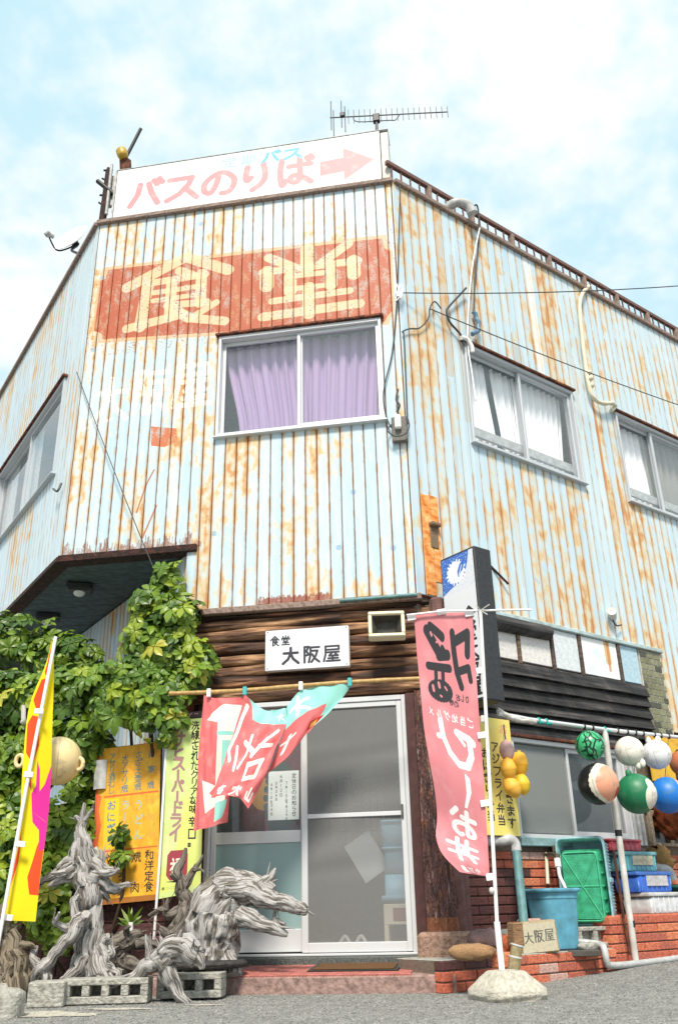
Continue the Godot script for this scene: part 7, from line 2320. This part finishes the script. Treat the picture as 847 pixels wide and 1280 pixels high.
	put(cn, "can_body", mat(Color(0.8, 0.74, 0.58), 0.35, 0.5, T.grime, 4.0), can)
	var cr := MB.new()
	for q in [[Vector3(0.529, -0.086, 0.850), Vector3(0.531, -0.079, 0.850)], [Vector3(0.550, -0.002, 0.850), Vector3(0.552, 0.007, 0.850)], [Vector3(0.569, 0.068, 0.850), Vector3(0.571, 0.075, 0.850)]]:
		cr.tube([q[0], q[1]], 0.0445, 18)
	put(cr, "rim", M.alu, can)
	var bl := MB.new()
	bl.box(Transform3D(Basis(UP, 0.5), Vector3(0.567, 0.133, 0.780)), Vector3(0.075, 0.15, 0.1), 0.01)
	tag(put(bl, "wooden_billet", mat(Color(0.66, 0.52, 0.38), 0.8, 0.0, T.wood, 4.0)), "short upright wooden billet left of the name stone", "wood")
	for q in [["pumice_stone", "porous purple-grey pumice stone on the low bench", Vector3(0.364, 0.092, 0.620), Vector3(0.12, 0.075, 0.09), Color(0.56, 0.47, 0.47), 0.35], ["loaf_stone", "long tan loaf-shaped stone at the end of the low bench", Vector3(0.266, 0.031, 0.780), Vector3(0.155, 0.052, 0.07), Color(0.74, 0.6, 0.44), 0.16],
			["orange_stone", "orange lump of brick between the pumice and the name stone", Vector3(0.487, 0.072, 0.660), Vector3(0.06, 0.055, 0.06), Color(0.78, 0.45, 0.3), 0.3], ["small_grey_stone", "small grey stone behind the white banner pole", Vector3(0.502, 0.112, 0.550), Vector3(0.05, 0.05, 0.05), Color(0.55, 0.57, 0.55), 0.2]]:
		var k := MB.new()
		k.blob(at(q[2]), q[3], q[5], 6, 24, 2.6, 0.85)
		tag(put(k, q[0], mat(q[4], 0.95, 0.0, T.brick, 6.0, T.bgrain, 2.0)), q[1], "stone")
	var ob := MB.new()
	ob.box(Transform3D(Basis(UP, -0.4), Vector3(0.489, -0.023, 0.720)), Vector3(0.17, 0.1, 0.12), 0.012)
	tag(put(ob, "loose_brick", M.reds[2]), "loose orange brick behind the banner pole", "brick")
	# rack of poles
	var po := MB.new()
	po.tube([RP(1.70, -0.17, 0.48), RP(1.725, 1.735, 0.48)], 0.027, 12)
	var rk := thing("ball_rack_post", "white upright post of the rack that carries the balls", "post", RP(1.70, -0.17, 0.48))
	put(po, "post", M.white, rk)
	for y in [0.83, 0.12]:
		var tpb := MB.new()
		tpb.tube([RP(1.713, y, 0.48), RP(1.714, y + 0.05, 0.48)], 0.03, 12)
		put(tpb, "tape", M.black, rk)
	var sl := MB.new()
	sl.tube([Vector3(1.457, 0.718, -0.803), Vector3(1.462, 0.178, -0.808), Vector3(1.471, -0.080, -0.789)], 0.013, 8)
	put(sl, "thin_tube", mat(Color(0.74, 0.68, 0.6), 0.6, 0.0, T.rust, 1.0), rk)
	var hr := thing("ball_rack_rail", "long pale horizontal pole with black ties under the blackened boards", "pole", RP(1.6, 1.73, 0.48))
	var h := MB.new()
	h.tube([Vector3(0.597, 1.747, 0.040), Vector3(0.747, 1.740, -0.102), Vector3(0.847, 1.731, -0.192), Vector3(1.555, 1.738, -0.935), Vector3(2.633, 1.776, -2.065)], 0.017, 10)
	put(h, "rail", M.alu, hr)
	var wr := MB.new()
	wr.tube(curve([Vector3(0.594, 1.782, 0.029), Vector3(0.662, 1.741, -0.013), Vector3(0.745, 1.720, -0.100), Vector3(0.900, 1.719, -0.248)], 4), 0.022, 8, true, func(i, a): return 1.0 + 0.25 * sin(i * 2.1 + a * 2.0))
	put(wr, "cloth_wrap", M.white, hr)
	for q in [[672, 1], [681, 1], [728, 0], [739, 0], [755, 1], [770, 0], [781, 0], [791, 0], [800, 0], [814, 0], [822, 0], [832, 0]]:
		var y: float = 912.0 + (q[0] - 757.0) * 0.106
		var p := hit_rack(q[0])
		var kt := MB.new()
		kt.blob(at(p), Vector3(0.018, 0.03, 0.026), 0.35, int(y), 10, 2.0)
		if q[1] == 1: kt.blob(at(p + Vector3(0.02, -0.02, 0.01)), Vector3(0.03, 0.015, 0.015), 0.4, 2, 10, 2.0)
		put(kt, "tie", mat(Color(0.1, 0.6, 0.58), 0.6) if q[1] == 1 else M.black, hr)
	# fishing floats
	var fl := [["greyish pink fishing float topmost in the bunch", Vector3(0.062, 0.083, 0.062), Color(0.86, 0.7, 0.68), Vector3(0.644, 1.497, -0.270), 0.05], ["largest amber fishing float, upper right of the bunch", Vector3(0.072, 0.103, 0.072), Color(1.0, 0.76, 0.2), Vector3(0.740, 1.403, -0.428), -0.08],
		["amber fishing float, middle left of the bunch", Vector3(0.065, 0.085, 0.065), Color(1.0, 0.76, 0.26), Vector3(0.642, 1.343, -0.239), 0.05], ["lowest right yellow fishing float of the bunch", Vector3(0.063, 0.085, 0.063), Color(1.0, 0.82, 0.22), Vector3(0.746, 1.238, -0.419), 0.15], ["tilted amber fishing float at the bottom of the bunch", Vector3(0.066, 0.085, 0.066), Color(1.0, 0.76, 0.28), Vector3(0.660, 1.195, -0.243), 0.45]]
	var first: Node3D = null
	for q in fl:
		var o := thing("fishing_float", q[0], "fishing float", Vector3.ZERO, "plastic fishing floats tied in a bunch")
		var m := mat(q[2], 0.55, 0.0, T.fine, 4.0)
		var fb := MB.new()
		var rr: Vector3 = q[1]
		fb.lathe(Transform3D(), [Vector2(0.012, -rr.y), Vector2(rr.x * 0.6, -rr.y * 0.88), Vector2(rr.x * 0.92, -rr.y * 0.45), Vector2(rr.x, -0.012), Vector2(rr.x * 1.04, -0.01), Vector2(rr.x * 1.04, 0.01), Vector2(rr.x, 0.012), Vector2(rr.x * 0.92, rr.y * 0.45), Vector2(rr.x * 0.6, rr.y * 0.88), Vector2(0.012, rr.y)], 22)
		put(fb, "float_body", m, o)
		var fc := MB.new()
		fc.tube([Vector3(0, rr.y * 0.96, 0), Vector3(0, rr.y * 1.1, 0)], 0.014, 10)
		fc.tube([Vector3(0, -rr.y * 0.96, 0), Vector3(0, -rr.y * 1.08, 0)], 0.014, 10)
		put(fc, "end_collar", m, o)
		o.transform = Transform3D(Basis(Vector3(0, 0, 1), q[4]), q[3])
	var fr := MB.new()
	fr.tube(curve([Vector3(0.640, 1.730, -0.381), Vector3(0.642, 1.612, -0.326), Vector3(0.657, 1.553, -0.297)], 4), 0.006, 6)
	tag(put(fr, "float_rope", M.cable), "thin rope holding the bunch of fishing floats", "rope")


# point on the rack's rail below which a thing at that column hangs
func hit_rack(px: float) -> Vector3:
	var k := (px - 757.0) / (880.0 - 757.0) if px > 757.0 else (px - 660.0) / (757.0 - 660.0)
	var a := Vector3(1.555, 1.738, -0.935) if px > 757.0 else Vector3(0.847, 1.731, -0.192)
	var b := Vector3(2.633, 1.776, -2.065) if px > 757.0 else Vector3(1.555, 1.738, -0.935)
	return a.lerp(b, k)


func crate(called: String, label: String, xf: Transform3D, w: float, h: float, dp: float, c: Color, mesh_face: bool):
	var o := thing(called, label, "crate", xf.origin)
	var m := mat(c, 0.45, 0.0, T.grime, 2.0)
	# stands on its long side; local y of the loft runs from the wall towards the viewer
	var lx := xf * Transform3D(Basis(Vector3(1, 0, 0), Vector3(0, 0, 1), Vector3(0, -1, 0)), Vector3(0, h * 0.5, 0))
	var hw := w * 0.5
	var hh := h * 0.5
	var b := MB.new()
	if mesh_face:
		# tray seen from below: rim at the back, floor towards the viewer
		loft(b, lx, [[-dp * 0.5, hw * 1.0, hh * 1.0], [-dp * 0.5, hw * 1.06, hh * 1.03], [-dp * 0.32, hw * 1.06, hh * 1.03], [-dp * 0.32, hw * 0.99, hh * 0.985], [dp * 0.4, hw * 0.95, hh * 0.965], [dp * 0.5, hw * 0.9, hh * 0.94], [dp * 0.5, hw * 0.86, hh * 0.915], [dp * 0.44, hw * 0.84, hh * 0.9]], 0.16, 56)
		put(b, "sides", m, o)
		var zf := dp * 0.44
		var p := MB.new()
		var nx := 24
		for k in nx:
			var x := lerpf(-hw * 0.82, hw * 0.82, (k + 0.5) / nx)
			bar(p, xf, x - 0.0035, x + 0.0035, hh * 0.12, h - hh * 0.12, zf, zf + 0.005, 0.0)
		for k in 40:
			var y := lerpf(hh * 0.12, h - hh * 0.12, (k + 0.5) / 40)
			bar(p, xf, -hw * 0.84, hw * 0.84, y - 0.004, y + 0.004, zf + 0.0005, zf + 0.0055, 0.0)
		put(p, "perforated_floor", m, o)
		var x := MB.new()
		for q in [[-hw * 0.84, hh * 0.14, 0.0, hh], [hw * 0.84, hh * 0.14, 0.0, hh], [-hw * 0.84, h - hh * 0.14, 0.0, hh], [hw * 0.84, h - hh * 0.14, 0.0, hh]]:
			x.tube([xf * Vector3(q[0], q[1], zf + 0.006), xf * Vector3(q[2], q[3], zf + 0.006)], 0.007, 4)
		bar(x, xf, -hw * 0.84, hw * 0.84, hh - 0.007, hh + 0.007, zf + 0.003, zf + 0.011)
		put(x, "stiffening_rib", m, o)
		for k in 5:
			var s := MB.new()
			var y := lerpf(hh * 0.3, h - hh * 0.3, k / 4.0)
			bar(s, xf, hw * 0.95, hw * 1.04, y - 0.006, y + 0.006, -dp * 0.32, dp * 0.36, 0.002)
			put(s, "side_rib", m, o)
	else:
		# deep crate with its open side towards the viewer
		loft(b, lx, [[-dp * 0.46, 0.0, 0.0], [-dp * 0.46, hw * 0.86, hh * 0.9], [-dp * 0.5, hw * 0.88, hh * 0.92], [-dp * 0.44, hw * 0.94, hh * 0.955], [dp * 0.3, hw * 1.0, hh * 0.985], [dp * 0.3, hw * 1.05, hh * 1.02], [dp * 0.5, hw * 1.06, hh * 1.03], [dp * 0.5, hw * 1.0, hh * 0.99], [dp * 0.47, hw * 0.96, hh * 0.96], [-dp * 0.38, hw * 0.88, hh * 0.92], [-dp * 0.38, 0.0, 0.0]], 0.17, 56)
		put(b, "shell", m, o)
		for bank in 2:
			for row in 9:
				for col in 3:
					var sl := MB.new()
					var y := 0.1 + bank * (h * 0.46) + row * 0.026
					var z := -dp * 0.36 + col * 0.052
					var k: float = (z + 0.02) / dp
					var px := hw * lerpf(0.955, 0.99, clampf(k + 0.45, 0.0, 1.0))
					bar(sl, xf, px - 0.004, px + 0.009, y, y + 0.011, z, z + 0.038, 0.002)
					put(sl, "slot_rib", m, o)
		var lip := MB.new()
		bar(lip, xf, hw * 0.96, hw * 1.1, h * 0.46, h * 0.53, -dp * 0.2, dp * 0.4, 0.012)
		put(lip, "handle", m, o)


func box_of(called: String, label: String, xf: Transform3D, w: float, h: float, dp: float, c: Color, lid: Color, plate):
	var o := thing(called, label, "storage box", xf.origin)
	var b := MB.new()
	loft(b, xf, [[0.0, 0.0, 0.0], [0.0, w * 0.46, dp * 0.46], [0.006, w * 0.47, dp * 0.47], [h * 0.85, w * 0.49, dp * 0.49], [h * 0.85, 0, 0]], 0.14, 48)
	put(b, "box", mat(c, 0.4, 0.0, T.grime, 2.0), o)
	var l := MB.new()
	loft(l, xf, [[h * 0.82, w * 0.5, dp * 0.5], [h * 0.83, w * 0.515, dp * 0.52], [h * 0.97, w * 0.515, dp * 0.52], [h, w * 0.5, dp * 0.5], [h, w * 0.4, dp * 0.4], [h * 0.97, 0, 0]], 0.14, 48)
	put(l, "lid", mat(lid, 0.4, 0.0, T.grime, 2.0), o)
	var r := MB.new()
	for k in 7:
		var x := lerpf(-w * 0.42, w * 0.42, k / 6.0)
		bar(r, xf, x - 0.006, x + 0.006, 0.012, h * 0.8, dp * 0.46, dp * 0.5, 0.003)
	put(r, "rib", mat(c, 0.4), o)
	if plate != null:
		var p := MB.new()
		bar(p, xf, -w * 0.28, w * 0.34, h * 0.3, h * 0.8, dp * 0.5, dp * 0.525, 0.004)
		put(p, "label_plate", mat(plate, 0.5, 0.0, T.grime, 3.0), o)


# ---------------------------------------------------------------- inflatable balls
func build_balls():
	var wm := Canvas.new(256, 128, Color(0.25, 0.68, 0.45))
	wm.wear(Color(0.38, 0.82, 0.66), 0.8, 0.02, 2)
	var r := RandomNumberGenerator.new()
	r.seed = 4
	for k in 15:
		var p := Vector2(k * 17.5, 0)
		while p.y < 128:
			var q := p + Vector2(r.randf_range(-9, 9), r.randf_range(7, 14))
			wm.line(p, q, 4.2, Color(0.03, 0.14, 0.12))
			if r.randf() < 0.45: wm.line(q, q + Vector2(r.randf_range(8, 18), r.randf_range(-4, 6)), 3.4, Color(0.03, 0.14, 0.12))
			p = q
	var patch := func(base: Color, spots: Array) -> StandardMaterial3D:
		var c := Canvas.new(256, 128, base)
		for q in spots:
			for k in 32:
				var an := TAU * k / 32
				c.line(Vector2(q[0], q[1]), Vector2(q[0] + cos(an) * (q[2] - 8.0), q[1] + sin(an) * (q[3] - 8.0)), 16, q[4])
		for k in 6: c.line(Vector2(k * 42.7 + 3, 0), Vector2(k * 42.7 + 3, 128), 1.3, Color(0.45, 0.45, 0.43), 0.5)
		c.wear(Color(0.55, 0.52, 0.47), 0.35, 0.03, 12, 1.0, 0.55, 0.85)
		return printed(c.texture(), 0.45)
	var plain := func(c: Color) -> StandardMaterial3D: return patch.call(c, [])
	var g := "inflatable balls hanging on the rack"
	var pale := Color(0.9, 0.88, 0.82)
	var list := [
		["watermelon_ball", "green watermelon-patterned ball, leftmost on the rack", Vector3(1.373, 1.570, -0.715), 0.128, printed(wm.texture(), 0.3), 737.0, []],
		["white_ball", "plain white ball with two small nubs below, right of the watermelon one", Vector3(1.754, 1.564, -1.114), 0.132, plain.call(Color(0.9, 0.89, 0.85)), 784.0, [Vector3(0.05, -0.13, 0.04), Vector3(0.09, -0.115, 0.05)]],
		["eared_white_ball", "white ball with two small ears under the rack's right end", Vector3(2.037, 1.566, -1.412), 0.134, plain.call(Color(0.88, 0.89, 0.9)), 820.0, [Vector3(-0.06, 0.125, 0.03), Vector3(0.03, 0.128, 0.03)]],
		["black_ball", "black ball with white and peach patches in the lower row", Vector3(1.391, 1.239, -0.661), 0.172, patch.call(Color(0.07, 0.07, 0.09), [[40, 66, 58, 56, pale], [40, 70, 44, 42, Color(0.88, 0.62, 0.5)], [26, 90, 12, 13, Color(0.75, 0.1, 0.1)]]), 745.0, []],
		["green_ball", "green ball with a cream patch in the lower row", Vector3(1.749, 1.186, -1.036), 0.172, patch.call(Color(0.1, 0.46, 0.3), [[40, 80, 24, 27, pale], [16, 76, 14, 18, pale], [40, 52, 12, 14, pale]]), 795.0, [Vector3(-0.05, 0.165, 0.05)]],
		["blue_ball", "blue ball with a peach patch at the right of the lower row", Vector3(2.079, 1.200, -1.426), 0.162, patch.call(Color(0.1, 0.45, 0.8), [[14, 62, 34, 44, Color(0.86, 0.66, 0.52)]]), 832.0, []],
		["orange_ball", "brownish orange ball cut off at the right edge", Vector3(2.308, 1.513, -1.695), 0.12, plain.call(Color(0.72, 0.42, 0.28)), 852.0, []],
	]
	for q in list:
		var o := thing(q[0], q[1], "ball", q[2], g)
		var turn := Basis(UP, 0.25)
		var b := MB.new()
		var prof := []
		for k in 21:
			var a := PI * (k / 20.0 - 0.5)
			prof.append(Vector2(cos(a), sin(a)) * q[3])
		b.lathe(Transform3D(turn * Basis(Vector3(0, 0, 1), 0.15), q[2]), prof, 36)
		for n in q[6]:
			b.blob(at(q[2] + n), Vector3(0.028, 0.04, 0.022), 0.0, 1, 12)
		put(b, "ball", q[4], o)
		var s := MB.new()
		s.tube([q[2] + UP * q[3] * 0.95, hit_rack(q[5])], 0.003, 5)
		put(s, "string", M.cable, o)
	# big cream ball with ring handles in the shrub
	var cb := thing("cream_ball", "cream ball with two ring handles half hidden by the yellow flag", "ball", Vector3(-2.932, 1.452, 0.620))
	var c := MB.new()
	var pr := []
	for k in 21:
		var a := PI * (k / 20.0 - 0.5)
		pr.append(Vector2(cos(a) * 0.98, sin(a)) * 0.19)
	c.lathe(at(Vector3(-2.932, 1.452, 0.620)), pr, 36)
	var cm: Material = patch.call(Color(0.9, 0.81, 0.6), [])
	put(c, "ball", cm, cb)
	for q in [[Vector3(-2.750, 1.419, 0.620), 1.0], [Vector3(-3.267, 1.468, 0.620), -1.0]]:
		var rg := MB.new()
		var pts := []
		for k in 17:
			var a := TAU * k / 16
			pts.append(q[0] + Vector3(cos(a) * 0.034, sin(a) * 0.045, 0.0))
		rg.tube(pts, 0.017, 10, false)
		put(rg, "ring_handle", cm, cb)
	var bp := MB.new()
	bp.tube(curve([Vector3(-3.331, 1.934, 0.550), Vector3(-3.315, 1.813, 0.550), Vector3(-3.311, 1.802, 0.500), Vector3(-3.054, 1.822, 0.200)], 5), 0.02, 10)
	tag(put(bp, "white_pipe", M.white), "short white pipe end bent upward in the shrub", "pipe")


# ---------------------------------------------------------------- at and behind the door
func build_doorway_things():
	var rm := MB.new()
	var tilt := Transform3D(Basis(Vector3(1, 0, 0), 0.056), Vector3(0, -0.076, 0.0))
	bar(rm, tilt, -1.47, -0.17, -0.003, 0.006, 0.02, 0.585, 0.003)
	for k in 60:
		var x := -1.46 + k * 0.0217
		bar(rm, tilt, x, x + 0.012, -0.012, 0.003, 0.58, 0.596, 0.002)
	var mats := thing("red_rubber_mat", "faded red rubber mat covering the step", "mat", Vector3(-0.82, -0.08, 0.3))
	put(rm, "mat", mat(Color(0.82, 0.5, 0.47), 0.85, 0.0, T.grime, 2.0, T.bgrain), mats)
	var dm := thing("doormat", "brown bristle doormat with a dark rim before the screen door", "mat", Vector3(-0.6, -0.07, 0.25))
	var d1 := MB.new()
	bar(d1, tilt, -0.93, -0.27, 0.007, 0.016, 0.06, 0.46, 0.004)
	put(d1, "rim", M.black, dm)
	var d2 := MB.new()
	bar(d2, tilt, -0.895, -0.305, 0.0165, 0.022, 0.09, 0.43, 0.003)
	put(d2, "bristles", mat(Color(0.5, 0.36, 0.2), 1.0, 0.0, T.brick, 5.0, T.bgrain, 2.0), dm)
	# paper notice behind the glass
	var c := Canvas.new(190, 270, Color(0.87, 0.9, 0.9))
	var ink := Color(0.16, 0.18, 0.2)
	c.column("定休日のお知らせ", Vector2(146, 16), 27, 30, 3, ink)
	c.column("7月15日", Vector2(104, 60), 17, 24, 2, ink)
	c.column("9月29日", Vector2(106, 170), 15, 22, 2, ink)
	c.column("6月12日", Vector2(70, 20), 19, 26, 2, ink)
	c.column("5月26日", Vector2(42, 60), 15, 22, 2, ink)
	c.column("6月10日", Vector2(12, 66), 15, 24, 2, ink)
	c.column("24日", Vector2(14, 180), 15, 24, 2, ink)
	var n := MB.new()
	n.quad(Vector3(-1.375, 1.0, -0.128), Vector3(-1.11, 1.0, -0.128), Vector3(-1.11, 1.395, -0.128), Vector3(-1.375, 1.395, -0.128))
	tag(put(n, "paper_notice", printed(c.texture(), 0.8)), "handwritten white paper notice taped behind the left door glass", "notice")
	var pc := Canvas.new(200, 280, Color(0.3, 0.07, 0.12))
	for q in [[70, 190, 46, 40, Color(0.62, 0.46, 0.2)], [130, 200, 60, 90, Color(0.08, 0.22, 0.2)], [60, 80, 30, 40, Color(0.5, 0.3, 0.2)], [150, 60, 30, 24, Color(0.55, 0.5, 0.45)]]:
		for k in 24:
			var an := TAU * k / 24
			pc.line(Vector2(q[0], q[1]), Vector2(q[0] + cos(an) * (q[2] - 8), q[1] + sin(an) * (q[3] - 8)), 16, q[4])
	var p := MB.new()
	p.quad(Vector3(-1.62, 0.92, -0.24), Vector3(-1.12, 0.92, -0.24), Vector3(-1.12, 1.87, -0.24), Vector3(-1.62, 1.87, -0.24))
	tag(put(p, "maroon_poster", printed(pc.texture(), 0.7)), "dark maroon picture poster hanging behind the paper notice", "poster")
	# dining room behind the screen
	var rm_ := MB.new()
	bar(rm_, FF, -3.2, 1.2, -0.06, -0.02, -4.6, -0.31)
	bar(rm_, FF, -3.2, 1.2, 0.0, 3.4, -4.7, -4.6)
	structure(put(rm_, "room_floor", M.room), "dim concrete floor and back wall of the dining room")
	var wd := thing("lattice_window", "pale paper lattice window at the back of the dim room", "window", Vector3(-1.0, 0.95, -3.0))
	var pa := MB.new()
	bar(pa, FF, -1.36, -1.1, 0.95, 1.72, -3.03, -3.0)
	bar(pa, FF, -0.98, -0.74, 0.95, 1.68, -3.03, -3.0)
	put(pa, "paper", mat(Color(0.86, 0.88, 0.86), 0.9), wd)
	for k in 4:
		for q in [[-1.36, -1.1], [-0.98, -0.74]]:
			var l := MB.new()
			var x: float = lerpf(q[0], q[1], k / 3.0)
			bar(l, FF, x - 0.006, x + 0.006, 0.95, 1.7, -2.999, -2.99)
			put(l, "lattice_bar", M.room_dark, wd)
	for k in 6:
		var l := MB.new()
		var y := lerpf(0.96, 1.68, k / 5.0)
		bar(l, FF, -1.36, -0.74, y - 0.006, y + 0.006, -2.989, -2.98)
		put(l, "lattice_bar", M.room_dark, wd)
	var bc := mat(Color(0.5, 0.72, 0.84), 0.5)
	for k in 3:
		var bx := thing("blue_tub", ["lowest of three pale blue tubs stacked inside the door", "middle one of three pale blue tubs stacked inside the door", "topmost of three pale blue tubs stacked inside the door"][k], "tub", Vector3(-0.28, 0.35 + k * 0.22, -0.75), "pale blue tubs stacked inside the door")
		var t := MB.new()
		loft(t, at(Vector3(-0.28, 0.35 + k * 0.22, -0.75)), [[0.0, 0, 0], [0.0, 0.2, 0.15], [0.19, 0.19 if k < 2 else 0.22, 0.15], [0.2, 0.215, 0.17], [0.218, 0.215, 0.17], [0.218, 0.0, 0.0]] if k else [[0.0, 0, 0], [0.0, 0.235, 0.17], [0.05, 0.23, 0.17], [0.06, 0.2, 0.15], [0.218, 0.195, 0.15], [0.218, 0.0, 0.0]], 0.2, 40)
		put(t, "tub", bc, bx)
	var cr := thing("beige_crate", "beige bottle crate with a maroon label under the blue tubs", "crate", Vector3(-0.28, 0.0, -0.75))
	var cc := MB.new()
	bar(cc, FF, -0.49, -0.07, 0.0, 0.03, -0.92, -0.58)
	bar(cc, FF, -0.49, -0.07, 0.18, 0.34, -0.92, -0.58, 0.006)
	bar(cc, FF, -0.49, -0.45, 0.03, 0.18, -0.92, -0.58)
	bar(cc, FF, -0.11, -0.07, 0.03, 0.18, -0.92, -0.58)
	put(cc, "crate", M.beige, cr)
	var cl := MB.new()
	bar(cl, FF, -0.41, -0.15, 0.21, 0.31, -0.58, -0.577, 0.0)
	put(cl, "crate_label", mat(Color(0.5, 0.15, 0.16), 0.6), cr)
	var kt := MB.new()
	kt.box(Transform3D(Basis(Vector3(0, 0, 1), 0.55), Vector3(-0.66, 0.73, -0.9)), Vector3(0.26, 0.36, 0.01), 0.002)
	tag(put(kt, "tilted_card", mat(Color(0.68, 0.72, 0.74), 0.7)), "pale diamond-tilted card hanging inside the screen door", "card")
	for q in [[-0.84, -0.72, 0.3, "left grey sandal on the floor behind the screen"], [-0.7, -0.7, 0.1, "right grey sandal on the floor behind the screen"]]:
		var sh := MB.new()
		sh.blob(Transform3D(Basis(UP, q[2]), Vector3(q[0], 0.03, q[1])), Vector3(0.055, 0.03, 0.12), 0.1, 3, 18)
		sh.tube(curve([Vector3(q[0] - 0.05, 0.03, q[1] + 0.03), Vector3(q[0], 0.1, q[1] + 0.02), Vector3(q[0] + 0.05, 0.03, q[1] + 0.03)], 5), 0.016, 6)
		tag(put(sh, "sandal", mat(Color(0.75, 0.75, 0.74), 0.8)), q[3], "sandal", "sandals inside the door")
